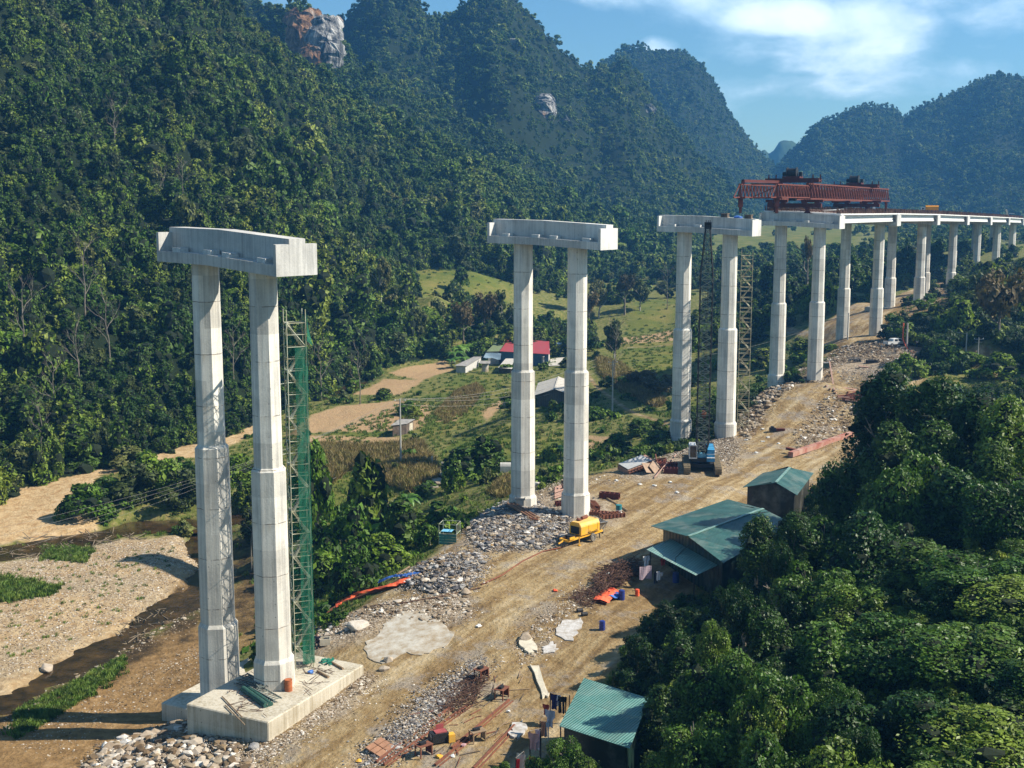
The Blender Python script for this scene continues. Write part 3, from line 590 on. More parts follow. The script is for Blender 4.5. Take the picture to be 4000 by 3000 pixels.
# ------------------------------------------------------------------ leaves and trees
def leaf_mat(name, cols, rough=.6, var=.5, trans=.18, patch=.02):
    m, nt, p = mat(name, rough, 0, .25)
    oi = N(nt, 'ShaderNodeObjectInfo'); g = N(nt, 'ShaderNodeNewGeometry')
    big = noise(nt, patch, 4, g.outputs['Position'], .6); sm = noise(nt, .8, 3, g.outputs['Position'], .6)
    v = mth(nt, 'ADD', mth(nt, 'MULTIPLY', oi.outputs['Random'], .45), mth(nt, 'ADD', mth(nt, 'MULTIPLY', mth(nt, 'SUBTRACT', big, .5), 1.1), mth(nt, 'MULTIPLY', sm, .55)))
    c = ramp(nt, v, cols)
    wn = N(nt, 'ShaderNodeTexWhiteNoise', noise_dimensions='3D'); sn = N(nt, 'ShaderNodeVectorMath', operation='SCALE'); sn.inputs['Scale'].default_value = 1.7
    nt.links.new(g.outputs['Position'], sn.inputs[0]); fl = N(nt, 'ShaderNodeVectorMath', operation='FLOOR'); nt.links.new(sn.outputs[0], fl.inputs[0]); nt.links.new(fl.outputs[0], wn.inputs['Vector'])
    c = mixc(nt, 1.0, c, ramp(nt, wn.outputs['Value'], [(0, (.6, .6, .6)), (1, (1.35, 1.35, 1.25))]), 'MULTIPLY')
    nt.links.new(c, p.inputs['Base Color'])
    if trans:
        tr = N(nt, 'ShaderNodeBsdfTranslucent'); nt.links.new(mixc(nt, 1.0, c, (1.3, 1.5, .5), 'MULTIPLY'), tr.inputs[0])
        mx = N(nt, 'ShaderNodeMixShader'); mx.inputs[0].default_value = trans; out = nt.nodes['Material Output']
        nt.links.new(p.outputs[0], mx.inputs[1]); nt.links.new(tr.outputs[0], mx.inputs[2]); nt.links.new(mx.outputs[0], out.inputs[0])
    return m
LF_DARK = leaf_mat('forest_leaves', [(.2, (.018, .045, .005)), (.4, (.042, .088, .008)), (.58, (.085, .14, .013)), (.8, (.18, .21, .025))])
LF_NM = leaf_mat('vine_leaves', [(.2, (.022, .060, .007)), (.42, (.045, .098, .012)), (.62, (.08, .145, .018)), (.85, (.16, .215, .03))], rough=.45)
LF_ND = leaf_mat('dark_vine_leaves', [(.2, (.012, .034, .006)), (.42, (.025, .062, .009)), (.62, (.05, .098, .016)), (.85, (.10, .15, .025))], rough=.45)
LF_UNDER = leaf_mat('undergrowth_leaves', [(.25, (.010, .024, .005)), (.45, (.018, .042, .007)), (.65, (.035, .065, .012)), (.85, (.06, .085, .02))])  # greens darkened so the shade in gaps between crowns is in the colour
LF_MID = leaf_mat('bright_leaves', [(.2, (.028, .07, .006)), (.42, (.065, .13, .010)), (.62, (.12, .19, .014)), (.85, (.22, .27, .03))])
LF_OLIVE = leaf_mat('olive_leaves', [(.25, (.035, .05, .012)), (.45, (.06, .08, .018)), (.65, (.10, .115, .028)), (.85, (.14, .13, .04))])
LF_DRY = leaf_mat('dry_leaves', [(.25, (.05, .045, .018)), (.5, (.10, .075, .032)), (.7, (.14, .10, .04)), (.85, (.09, .09, .03))])
BARK = plain('bark', (.22, .19, .15), .9, var=.5, scale=2.); BARK_PALE = plain('pale_bark', (.42, .39, .33), .9, var=.3, scale=2.)
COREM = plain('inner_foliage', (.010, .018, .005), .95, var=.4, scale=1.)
def crown_mesh(name, mats, r, h, nb, nl, ls, seed, core=.62, droop=0., top=.2, shape='round'):
    """nb clumps spread through the crown, nl leaf clusters of size ls on them, plus a dark inner mass"""
    R = np.random.default_rng(seed)
    d = R.normal(size=(nb, 3)); d /= np.linalg.norm(d, axis=1)[:, None]; rad = R.random(nb)**.38
    bc = d*rad[:, None]*np.array([r*.85, r*.85, h*.42]); bc[:, 2] += h*.5
    if shape == 'cone': bc[:, :2] *= (1.25-bc[:, 2:3]/h)
    if shape == 'flat': bc[:, 2] = h*.72+(bc[:, 2]-h*.5)*.5
    br = R.uniform(.13, .46, nb)*r
    k = R.integers(0, nb, nl); dd = R.normal(size=(nl, 3)); dd[:, 2] += top; dd /= np.linalg.norm(dd, axis=1)[:, None]
    rr = R.uniform(.72, 1.12, nl); c = bc[k]+dd*(br[k]*rr)[:, None]*np.array([1, 1, .85])
    if droop: c[:, 2] -= droop*(np.hypot(c[:, 0], c[:, 1])/r)**2*h*R.uniform(.3, 1, nl)
    nrm = dd+R.normal(size=(nl, 3))*.55; nrm[:, 2] += .25; nrm /= np.linalg.norm(nrm, axis=1)[:, None]
    t = np.cross(nrm, R.normal(size=(nl, 3))); t /= np.linalg.norm(t, axis=1)[:, None]; b = np.cross(nrm, t)
    s = ls*np.clip(np.exp(R.normal(0, .42, nl)), .4, 2.4)[:, None]
    V = np.stack([c-t*s*.5, c+b*s*.32+nrm*s*.06, c+t*s*.6, c-b*s*.32], 1).reshape(-1, 3)
    F = np.arange(nl*4).reshape(-1, 4)
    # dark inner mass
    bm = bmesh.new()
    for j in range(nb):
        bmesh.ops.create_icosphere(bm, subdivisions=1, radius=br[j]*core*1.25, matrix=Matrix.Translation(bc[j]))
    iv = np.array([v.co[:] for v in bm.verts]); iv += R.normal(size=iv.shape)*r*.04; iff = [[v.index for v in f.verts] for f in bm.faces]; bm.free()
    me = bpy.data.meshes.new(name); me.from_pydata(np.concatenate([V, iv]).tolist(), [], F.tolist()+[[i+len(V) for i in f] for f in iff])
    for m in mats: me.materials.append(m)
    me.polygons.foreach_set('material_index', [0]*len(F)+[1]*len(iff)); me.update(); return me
def limb_mesh(name, m, h, r0, seed, nlimb=5, spread=.5, bare=False, start=.35):
    R = random.Random(seed); mb = MB()
    P = [Vector((0, 0, -1.0))]; 
    for k in range(1, 6): P.append(Vector((R.uniform(-.04, .04)*h*k/3, R.uniform(-.04, .04)*h*k/3, h*k/5)))
    for k in range(5): mb.tube(P[k], P[k+1], r0*(1-k/6.2), r0*(1-(k+1)/6.2), 6, False)
    def br(a, d, L, r, lv):
        b = a+d*L; mid = a+d*L*.5+Vector((R.uniform(-1, 1), R.uniform(-1, 1), R.uniform(-.2, 1)))*L*.1
        mb.tube(a, mid, r, r*.8, 5, False); mb.tube(mid, b, r*.8, r*.5, 5, False)
        if lv > 0:
            for q in range(3 if bare else 2):
                e = (d+Vector((R.uniform(-1, 1), R.uniform(-1, 1), R.uniform(-.3, .9)))*.7).normalized(); br(mid if q == 2 else b, e, L*R.uniform(.5, .75), r*.5, lv-1)
    for k in range(nlimb):
        t = start+(1-start)*k/nlimb; a = P[min(4, int(t*5))].lerp(P[min(5, int(t*5)+1)], t*5-int(t*5)); an = k*2.4+R.uniform(-.4, .4)
        d = Vector((math.cos(an), math.sin(an), R.uniform(.5, 1.2))).normalized(); br(a, d, h*spread*R.uniform(.4, .7)*(1.2-t*.6), r0*.42, 3 if bare else 1)
    me = mb; o = mb.build(name, m); d = o.data; bpy.data.objects.remove(o); return d
# prototypes kept out of the scene; only their meshes are used
LODC = []
def hidden_obj(name, me): return bpy.data.objects.new(name, me)
far_coll = bpy.data.collections.new('tree_kinds_far'); mid_coll = bpy.data.collections.new('tree_kinds_mid'); bush_coll = bpy.data.collections.new('bush_kinds')
for k in range(7):
    mt = [LF_DARK, LF_DARK, LF_MID, LF_DARK, LF_DARK, LF_OLIVE, LF_DARK][k]
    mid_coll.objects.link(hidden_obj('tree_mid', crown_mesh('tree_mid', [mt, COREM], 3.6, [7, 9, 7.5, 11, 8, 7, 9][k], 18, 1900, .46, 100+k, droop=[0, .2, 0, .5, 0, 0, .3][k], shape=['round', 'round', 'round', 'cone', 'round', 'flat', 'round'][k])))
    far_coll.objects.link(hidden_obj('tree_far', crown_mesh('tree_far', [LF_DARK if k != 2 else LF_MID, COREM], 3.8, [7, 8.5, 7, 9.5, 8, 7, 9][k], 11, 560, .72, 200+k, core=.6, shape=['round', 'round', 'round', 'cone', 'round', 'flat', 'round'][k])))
near_bush = bpy.data.collections.new('near_bush_kinds')
for k in range(6):
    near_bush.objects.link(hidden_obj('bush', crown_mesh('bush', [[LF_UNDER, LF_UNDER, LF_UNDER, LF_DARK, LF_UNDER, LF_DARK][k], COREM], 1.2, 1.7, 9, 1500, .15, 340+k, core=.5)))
    bush_coll.objects.link(hidden_obj('bush', crown_mesh('bush', [[LF_MID, LF_DARK, LF_OLIVE, LF_MID, LF_DARK, LF_MID][k], COREM], 1.2, 1.7, 7, 230, .36, 300+k)))
def scatter(name, pts, scl, coll, label, cat, seed=0, rotmax=6.28, kind='stuff'):
    """one object whose geometry nodes set the plants of a collection on its points"""
    me = bpy.data.meshes.new(name); me.vertices.add(len(pts)); me.vertices.foreach_set('co', np.asarray(pts, float).ravel().astype(np.float32))
    a = me.attributes.new('size', 'FLOAT_VECTOR', 'POINT'); sc = np.asarray(scl, float)
    if sc.ndim == 1: sc = np.stack([sc]*3, 1)
    a.data.foreach_set('vector', sc.ravel().astype(np.float32)); me.update()
    o = bpy.data.objects.new(name, me); C.objects.link(o)
    g = bpy.data.node_groups.new(name, 'GeometryNodeTree'); g.interface.new_socket('Geometry', in_out='INPUT', socket_type='NodeSocketGeometry'); g.interface.new_socket('Geometry', in_out='OUTPUT', socket_type='NodeSocketGeometry')
    gi = g.nodes.new('NodeGroupInput'); go = g.nodes.new('NodeGroupOutput'); iop = g.nodes.new('GeometryNodeInstanceOnPoints'); ci = g.nodes.new('GeometryNodeCollectionInfo')
    ci.inputs[0].default_value = coll; ci.inputs['Separate Children'].default_value = True; ci.inputs['Reset Children'].default_value = True
    iop.inputs['Pick Instance'].default_value = True
    rv = g.nodes.new('FunctionNodeRandomValue'); rv.data_type = 'FLOAT_VECTOR'; rv.inputs[0].default_value = (-.12, -.12, 0); rv.inputs[1].default_value = (.12, .12, rotmax); rv.inputs['Seed'].default_value = seed
    na = g.nodes.new('GeometryNodeInputNamedAttribute'); na.data_type = 'FLOAT_VECTOR'; na.inputs[0].default_value = 'size'
    L = g.links.new; L(gi.outputs[0], iop.inputs['Points']); L(ci.outputs[0], iop.inputs['Instance']); L(rv.outputs[0], iop.inputs['Rotation']); L(na.outputs[0], iop.inputs['Scale']); L(iop.outputs[0], go.inputs[0])
    md = o.modifiers.new('plants', 'NODES'); md.node_group = g
    tag(o, label, cat, None, kind); return o
def in_cliff(px, py):
    m = np.zeros(px.shape, bool)
    for a, b, c, d in CLIFFS: m |= (((px-(a+b)/2)/((b-a)/2))**2+((py-(c+d)/2)/((d-c)/2))**2) < 1.0
    return m
def project(X, Y, Z):
    dz = Z-CAMZ; D = Y*CPI-dz*SPI; return 2000+FOC*X/D, 1500-FOC*(Y*SPI+dz*CPI)/D
def jgrid(y0, y1, step_fn, ulim=.60):
    out = []; y = y0
    while y < y1:
        s = step_fn(y); n = int(2*ulim*y/s); x = (np.arange(n)+.5)/n*2*ulim*y-ulim*y
        out.append(np.stack([x+RNG.uniform(-.48, .48, n)*s, np.full(n, y)+RNG.uniform(-.48, .48, n)*s], 1)); y += s*.92
    return np.concatenate(out)
G = jgrid(170, 1600, lambda y: 3.0 if y < 420 else (3.5 if y < 800 else 4.6), .56)
hm, hi, hr = height(G[:, 0], G[:, 1], True); px, py = project(G[:, 0], G[:, 1], hm+4)
# face the camera: drop the ones on the far side of the ridges
e = 6.0; h2 = height(G[:, 0]*(1-e/G[:, 1]), G[:, 1]-e)
vis = (px > -700) & (px < 4700) & (py > -900) & (hi >= 0)
ridge = hm-h2 > -5.0
ok = vis & ridge & ~in_cliff(px, py)
G = G[ok]; hm = hm[ok]; px = px[ok]; py = py[ok]
midm = G[:, 1] < 520
big = fbm(G[:, 0]/60, G[:, 1]/60, 3)
s = RNG.uniform(.42, 1.05, len(G))*(1+.5*big); s = np.where(RNG.random(len(G)) < .07, s*1.7, s); s = s*np.where(G[:, 1] > 800, .74, np.where(G[:, 1] > 520, .78, .86))
SC = np.stack([s*RNG.uniform(.8, 1.35, len(G)), s*RNG.uniform(.8, 1.35, len(G)), s*RNG.uniform(.75, 1.5, len(G))], 1); P3 = np.stack([G[:, 0], G[:, 1], hm-1.2-RNG.uniform(0, 2.2, len(G))*s], 1)
lowslope = (G[:, 1] < 520)
scatter('forest', P3[midm], SC[midm], mid_coll, 'dense green forest covering the steep slope at the left', 'forest', 1)
f2 = ~midm
for k, (a, b) in enumerate(((520, 830), (830, 1120), (1120, 2000))):
    mm = f2 & (G[:, 1] >= a) & (G[:, 1] < b)
    if mm.any(): scatter('forest', P3[mm], SC[mm], far_coll, ['forest on the middle slopes below the karst peaks', 'forest covering the pointed karst peaks', 'bluish far forest on the mountains closing the valley'][k], 'forest', 2+k)
print('forest trees', len(G), 'mid', midm.sum())

Gv = jgrid(330, 1250, lambda y: 5.2 if y < 600 else 7.0, .5)
hv, iv, rv_ = height(Gv[:, 0], Gv[:, 1], True); pxv, pyv = project(Gv[:, 0], Gv[:, 1], hv+3)
dn = fbm(Gv[:, 0]/45., Gv[:, 1]/70., 4); dy = fbm(Gv[:, 0]/12., Gv[:, 1]/14.+50, 2)
field = (pyv > 860) & (pyv < 960) & (pxv > 2780) & (pxv < 3350)
okv = (iv < 0) & (rv_ > 4) & (pxv > -300) & (pxv < 4300) & ((dn > -.02) | (dy > .5)) & ~((pxv > 2300) & (pxv < 2700) & (pyv > 1180)) & ~((pyv > 1000) & (pyv < 1150) & (pxv > 1520) & (pxv < 2050)) & (~field | (dy > .62))
okv &= ~((pxv > 3250) & (pxv < 3760) & (pyv > 1090))
Gv, hv = Gv[okv], hv[okv]; s = RNG.uniform(.45, 1.05, len(Gv)); near_ = Gv[:, 1] < 560
for mm, cl_, lb in ((near_, mid_coll, 'trees and scrub over the middle of the valley floor'), (~near_, far_coll, 'far woods between the fields of the valley floor')):
    if mm.any(): scatter('woodland', np.stack([Gv[mm, 0], Gv[mm, 1], hv[mm]-1.3*s[mm]], 1), np.stack([s[mm]]*3, 1), cl_, lb, 'woodland', 50)
# ------------------------------------------------------------------ site materials
RED = plain('red_oxide_paint', (.17, .042, .024), .8, 0, .4, 1.0, (.09, .028, .018), bump=.2)
DRED = plain('dark_red_steel', (.11, .025, .018), .7, 0, .35, 1.5)
DARKM = plain('dark_machine_steel', (.03, .03, .032), .6, .2, .4, 3)
STEEL = plain('bare_steel', (.35, .34, .32), .5, .5, .35, 3)
YEL = plain('yellow_paint', (.80, .40, .015), .42, 0, .18, 1.5, (.62, .36, .08), spec=.5)
YELTOP = plain('dusty_yellow_paint', (.78, .47, .14), .75, 0, .2, 1.5)
TYRE = plain('dusty_tyre', (.20, .18, .15), .95, 0, .4, 5)
HUBM = plain('wheel_hub', (.35, .33, .28), .7, .2, .3, 5)
BLUEP = plain('blue_paint', (.05, .30, .55), .45, 0, .25, 1.2, (.04, .18, .34), spec=.5)
LBLUE = plain('pale_blue_paint', (.20, .50, .68), .5, 0, .25, 1.2, (.12, .33, .48))
WHITEP = plain('white_paint', (.75, .75, .73), .45, 0, .15, 2, spec=.5)
GLASSD = plain('dark_glass', (.02, .025, .035), .08, 0, .2, 2, spec=.8)
BOOMM = plain('dark_blue_green_lattice', (.04, .065, .065), .6, .1, .4, 2, (.09, .10, .08))
TRACKM = plain('dusty_crawler_track', (.24, .18, .10), .95, 0, .4, 3, (.12, .10, .07), bump=.5)
WOOD = plain('weathered_timber', (.30, .21, .13), .9, 0, .4, 2.5); DWOOD = plain('dark_timber', (.07, .05, .038), .9, 0, .45, 2, (.14, .11, .085))
GALV = plain('pale_scaffold_tube', (.50, .52, .42), .55, .3, .35, 1.2, (.34, .30, .17))
GALV2 = plain('yellow_grey_tube', (.40, .39, .27), .6, .3, .35, 1.2, (.26, .20, .11))
ORANGE = plain('orange_tarpaulin', (.78, .10, .035), .6, 0, .2, 2, (.85, .18, .08)); BLUET = plain('blue_tarpaulin', (.04, .12, .42), .6, 0, .3, 2, (.08, .2, .5))
GREYR = plain('grey_sheet_roof', (.33, .31, .28), .9, 0, .4, 1.2, (.16, .15, .14)); FIBRO = plain('pale_fibre_cement_roof', (.50, .46, .40), .9, 0, .25, 1.5)
def corrugated(name, d, col, col2, freq=18., bump=.6, dust=.15):
    m, nt, p = mat(name, .45, 0, .4); g = N(nt, 'ShaderNodeNewGeometry'); pos = g.outputs['Position']
    dt = N(nt, 'ShaderNodeVectorMath', operation='DOT_PRODUCT'); nt.links.new(pos, dt.inputs[0]); dt.inputs[1].default_value = (d[0], d[1], 0)
    s = mth(nt, 'SINE', mth(nt, 'MULTIPLY', dt.outputs['Value'], freq))
    c = ramp(nt, noise(nt, .8, 6, pos, .65), [(.35, col), (.65, col2)])
    c = mixc(nt, 1.0, c, ramp(nt, s, [(0, (.86, .86, .86)), (.9, (1.06, 1.06, 1.06))]), 'MULTIPLY')
    sh = N(nt, 'ShaderNodeVectorMath', operation='DOT_PRODUCT'); nt.links.new(pos, sh.inputs[0]); sh.inputs[1].default_value = (-d[1], d[0], 0)
    lap = mth(nt, 'LESS_THAN', mth(nt, 'FRACT', mth(nt, 'MULTIPLY', sh.outputs['Value'], .29)), .025); c = mixc(nt, mth(nt, 'MULTIPLY', lap, .4), c, tuple(x*.3 for x in col))
    wn = N(nt, 'ShaderNodeTexWhiteNoise', noise_dimensions='2D'); cv_ = N(nt, 'ShaderNodeCombineXYZ'); nt.links.new(mth(nt, 'FLOOR', mth(nt, 'MULTIPLY', dt.outputs['Value'], 1.1)), cv_.inputs[0]); nt.links.new(mth(nt, 'FLOOR', mth(nt, 'MULTIPLY', sh.outputs['Value'], .29)), cv_.inputs[1]); nt.links.new(cv_.outputs[0], wn.inputs['Vector'])
    c = mixc(nt, 1.0, c, ramp(nt, wn.outputs['Value'], [(0, (.80, .80, .80)), (1, (1.1, 1.1, 1.1))]), 'MULTIPLY')
    c = mixc(nt, mth(nt, 'MULTIPLY', ramp(nt, noise(nt, 1.3, 6, pos, .75), [(.60, (0, 0, 0)), (.68, (1, 1, 1))]), .35), c, (.16, .08, .04))
    c = mixc(nt, mth(nt, 'MULTIPLY', ramp(nt, noise(nt, .35, 5, pos, .7), [(.5, (0, 0, 0)), (.7, (1, 1, 1))]), dust*2), c, (.35, .33, .27))
    nt.links.new(c, p.inputs['Base Color']); b = N(nt, 'ShaderNodeBump'); b.inputs['Strength'].default_value = bump; b.inputs['Distance'].default_value = .06
    b.inputs['Strength'].default_value = bump*.45; nt.links.new(s, b.inputs['Height']); nt.links.new(b.outputs[0], p.inputs['Normal']); return m
def G(px, py): return Vector(hit(px, py))
def Gz(x, y, dz=0): return Vector((x, y, H1(x, y)+dz))
# ------------------------------------------------------------------ launching gantry
def lattice(mb, A, B, h, n, chord=.22, web=.12, wid=.9, up=Vector((0, 0, 1))):
    """triangular-panel box truss from A to B (points of the bottom chord)"""
    A = Vector(A); B = Vector(B); d = (B-A); s = Vector((d.y, -d.x, 0)).normalized()*wid/2
    for sg in (-1, 1):
        mb.bar(A+s*sg, B+s*sg, chord); mb.bar(A+s*sg*.4+up*h, B+s*sg*.4+up*h, chord)
        for k in range(n):
            a = A.lerp(B, k/n); b = A.lerp(B, (k+1)/n); m_ = a.lerp(b, .5)
            mb.bar(a+s*sg, m_+s*sg*.4+up*h, web); mb.bar(m_+s*sg*.4+up*h, b+s*sg, web)
    for k in range(n+1):
        a = A.lerp(B, k/n); mb.bar(a-s, a+s, web*.8); a2 = a+up*h; mb.bar(a2-s*.4, a2+s*.4, web*.8)
ga = math.radians(28.3); GU = Vector((math.sin(ga), math.cos(ga), 0)); GN = Vector((math.cos(ga), -math.sin(ga), 0))
g0 = Vector((50.4, 234.2, 0)); gantry = empty('launching_gantry', (g0.x, g0.y, 38.4), 0, 'long red steel lattice launching gantry with two winch trolleys on the deck end', 'launching gantry')
gw = lambda s, t, z: Vector((GU.x*s+GN.x*t, GU.y*s+GN.y*t, z-38.4))          # local point: s along the bridge, t to the right, world z
for t, s0, s1 in ((0, -24, 69), (5.8, -22, 69)):
    mb = MB(); lattice(mb, gw(s0, t, 41.3), gw(-2, t, 41.3), 2.15, 11, .2, .13, .8); lattice(mb, gw(-2, t, 41.1), gw(s1, t, 40.85), 2.75, 34, .26, .15, 1.0)
    mb.bar(gw(-2, t, 41), gw(-2, t, 44), .4); mb.bar(gw(s0, t, 41.2), gw(s0, t, 43.6), .25); mb.bar(gw(s0, t, 43.5), gw(s0-3.2, t, 41.2), .14); mb.bar(gw(s0, t, 41.3), gw(s0-3.2, t, 41.2), .18)
    mb.build('lattice_girder', RED, gantry)
for s_, t in ((-23.4, 0), (-21.5, 5.8)):
    mb = MB(); mb.bar(gw(s_, t, 41.2), gw(s_, t, 39.6), .75, .6); mb.bar(gw(s_, t, 39.6), gw(s_, t, 38.55), .42); mb.box(gw(s_, t, 41.2), (1.3, 1.3, .35)); mb.build('front_leg', RED, gantry)
for s_, t, c in ((68, 5.8, RED), (68, 0, RED), (55, 5.8, WHITEP)):
    mb = MB(); mb.bar(gw(s_, t, 40.9), gw(s_, t, 38.3), .5); mb.bar(gw(s_-.9, t, 40.9), gw(s_, t, 40.1), .3); mb.bar(gw(s_+.9, t, 40.9), gw(s_, t, 40.1), .3); mb.build('rear_leg', c, gantry)
def under(s_, zb):
    mb = MB(); mb.bar(gw(s_, -2.2, 39.9), gw(s_, 8.0, 39.9), .8, .75); mb.bar(gw(s_, -2.6, 40.7), gw(s_, 1.6, 40.7), .5, .5); mb.bar(gw(s_, 4.2, 40.7), gw(s_, 8.3, 40.7), .5, .5)
    for t in (-1.6, .8, 4.8, 7.2): mb.box(gw(s_, t, 40.35), (.9, .9, .9), -ga)
    o = mb.build('support_crossbeam', DRED, gantry)
    for t in (-.6, 5.4):
        mb = MB(); p0 = gw(s_, t, zb)
        mb.tube(p0, gw(s_, t, zb+.5), .75, .35, 10); mb.tube(gw(s_, t, zb+.5), gw(s_, t, 39.6), .35, .6, 10); f = mb.build('foot', DRED, o)
under(0, 38.42); under(50.5, 38.1)
def trolley(s_, z, big):
    mb = MB(); a, b = -2.6, 7.6
    for ds in (-.8, .8): mb.bar(gw(s_+ds, a, z+.35), gw(s_+ds, b, z+.35), .35, .8)
    for t in (a+.2, a+1.6, b-1.6, b-.2): mb.bar(gw(s_-.9, t, z+.3), gw(s_+.9, t, z+.3), .3); mb.bar(gw(s_+.8, t, z+.7), gw(s_+.8, t, z+1.45), .2)
    for t in (0, 5.8):
        for ds in (-1, 1): mb.box(gw(s_+ds, t, z-.35), (.5, .9, .55), -ga)
    o = mb.build('trolley_crossbeam', DRED, gantry)
    mb = MB(); mb.box(gw(s_, 2.4, z+.95), (3.3, 2.4, .35), -ga)
    for q in range(7): mb.bar(gw(s_+1.3, .9+q*.5, z+1.1), gw(s_+1.3, .9+q*.5, z+1.9), .06)
    mb.bar(gw(s_+1.3, .9, z+1.9), gw(s_+1.3, 3.9, z+1.9), .06)
    mb.build('winch_platform', DRED, o)
    mb = MB(); mb.tube(gw(s_-.5, 1.6, z+1.85), gw(s_-.5, 3.2, z+1.85), .75, .75, 14); mb.tube(gw(s_-.5, 1.45, z+1.85), gw(s_-.5, 1.6, z+1.85), .95, .95, 14); mb.tube(gw(s_-.5, 3.2, z+1.85), gw(s_-.5, 3.35, z+1.85), .95, .95, 14)
    mb.tube(gw(s_-.2, .6, z+1.6), gw(s_-.2, 1.3, z+1.6), .4, .4, 10); mb.box(gw(s_, 3.9, z+1.5), (.6, .6, .8), -ga); mb.build('winch_drum', DARKM, o)
trolley(0, 44.15, 1); trolley(50.5, 43.75, 0)
mb = MB(); mb.bar(gw(-23, .2, 44.05), gw(0, .2, 44.25), .55, .5); mb.bar(gw(-23, .2, 43.5), gw(-23, .2, 44), .5); mb.build('top_beam', DRED, gantry)
mb = MB(); mb.bar(gw(-1, 2.8, 43.9), gw(-1, 2.8, 41.2), .12); mb.box(gw(-1, 2.8, 41.2), (1.2, 1.2, .9), -ga); mb.build('lifting_tackle', DARKM, gantry)
for s_ in (-18, 6, 22, 38, 62):
    mb = MB(); mb.bar(gw(s_, 0, 43.6), gw(s_, 5.8, 43.6), .22); mb.bar(gw(s_, 0, 41.2), gw(s_, 5.8, 41.2), .22); mb.bar(gw(s_, 0, 41.2), gw(s_, 5.8, 43.6), .12); mb.build('cross_frame', RED, gantry)
# ------------------------------------------------------------------ stair towers
def netting():
    m, nt, p = mat('green_netting', .8); nt.nodes['Principled BSDF'].inputs['Base Color'].default_value = (.010, .12, .07, 1)
    g = N(nt, 'ShaderNodeNewGeometry'); tr = N(nt, 'ShaderNodeBsdfTransparent'); mx = N(nt, 'ShaderNodeMixShader')
    f = ramp(nt, noise(nt, .9, 5, g.outputs['Position'], .6), [(.35, (.38, .38, .38)), (.6, (.78, .78, .78))]); nt.links.new(f, mx.inputs[0])
    nt.links.new(tr.outputs[0], mx.inputs[1]); nt.links.new(p.outputs[0], mx.inputs[2]); nt.links.new(mx.outputs[0], nt.nodes['Material Output'].inputs[0]); return m
NETM = netting()
def stair_tower(x, y, z0, z1, rz, m, label, net=False, w=1.9, d=1.5, fl=1.95):
    r = empty('stair_tower', (x, y, z0), rz, label, 'scaffold tower', 'scaffold stair towers beside the piers'); Ht = z1-z0; n = int(Ht/fl)
    mb = MB()
    for sx, sy in ((-1, -1), (1, -1), (1, 1), (-1, 1)): mb.tube((sx*w/2, sy*d/2, 0), (sx*w/2, sy*d/2, Ht), .04, n=5)
    for k in range(n+1):
        z = k*fl
        for sy in (-1, 1):
            mb.tube((-w/2, sy*d/2, z), (w/2, sy*d/2, z), .035, n=4)
            if k < n: mb.tube((-w/2, sy*d/2, z+1), (w/2, sy*d/2, z+1), .03, n=4); mb.tube((-w/2 if k % 2 else w/2, sy*d/2, z), (w/2 if k % 2 else -w/2, sy*d/2, z+fl), .025, n=4)
        for sx in (-1, 1):
            mb.tube((sx*w/2, -d/2, z), (sx*w/2, d/2, z), .035, n=4)
            if k < n: mb.tube((sx*w/2, -d/2, z+1.1), (sx*w/2, d/2, z+1.1), .03, n=4); mb.tube((sx*w/2, -d/2 if k % 2 else d/2, z), (sx*w/2, d/2 if k % 2 else -d/2, z+fl), .025, n=4)
    for k in range(0, n, 3): mb.tube((-w/2, 0, k*fl+.9), (-w/2-1.3, -.9, k*fl+.9), .035, n=4)
    mb.build('frame', m, r)
    for k in range(n):
        mb = MB(); z = k*fl; s = 1 if k % 2 else -1; yy = .32*(-1 if k % 2 else 1)
        a = Vector((-s*w*.36, yy, z)); b = Vector((s*w*.36, yy, z+fl))
        for e in (-.27, .27): mb.bar(a+Vector((0, e, 0)), b+Vector((0, e, 0)), .05, .12)
        for q in range(8): c = a.lerp(b, (q+.5)/8); mb.box(c, (.26, .56, .04))
        mb.box((s*w*.42, 0, z+fl), (.3, d*.9, .04)); mb.build('stair_flight', m, r)
    if net:
        mb = MB(); R = random.Random(5); e = .09; nz = 34
        def sheet(P0, P1, zl):
            vs = []; 
            for i in range(nz+1):
                for j in range(5):
                    q = Vector(P0).lerp(Vector(P1), j/4); nn = Vector((P1[1]-P0[1], P0[0]-P1[0], 0)).normalized(); q += nn*R.uniform(0, .12)+nn*.02; q.z = .4+(Ht*zl-.4)*i/nz; vs.append(q)
            mb.add(vs, [(i*5+j, i*5+j+1, i*5+j+6, i*5+j+5) for i in range(nz) for j in range(4)])
        sheet((w/2+e, d/2+e, 0), (w/2+e, -d/2-e, 0), .985); sheet((-w/2, d/2+e, 0), (w/2+e, d/2+e, 0), .93); sheet((-w*.12, -d/2-e, 0), (w/2+e, -d/2-e, 0), .90)
        vs = [(w/2+.1, -d/2, Ht-.2), (w/2+.15, d/2, Ht-.1), (w/2+.55, d/2+.4, Ht-2.2), (w/2+.7, 0, Ht-3.1), (w/2+.1, -d/2, Ht-2.6), (w/2+.35, .1, Ht-1.4)]
        mb.add(vs, [(0, 1, 5), (1, 2, 5), (2, 3, 5), (3, 4, 5), (4, 0, 5)]); mb.build('green_netting', NETM, r)
    return r
stair_tower(-17.75, 99.9, 1.25, 31.6, math.radians(22), GALV, 'tall stair tower half wrapped in green netting beside the nearest pier', True, 1.55, 1.25)
stair_tower(35.9, 188.3, H1(35.9, 188.3)-.3, 33.2, math.radians(-12), GALV2, 'bare pale stair tower with zigzag flights, right of the crawler crane', False, 1.7, 1.5, 1.6)
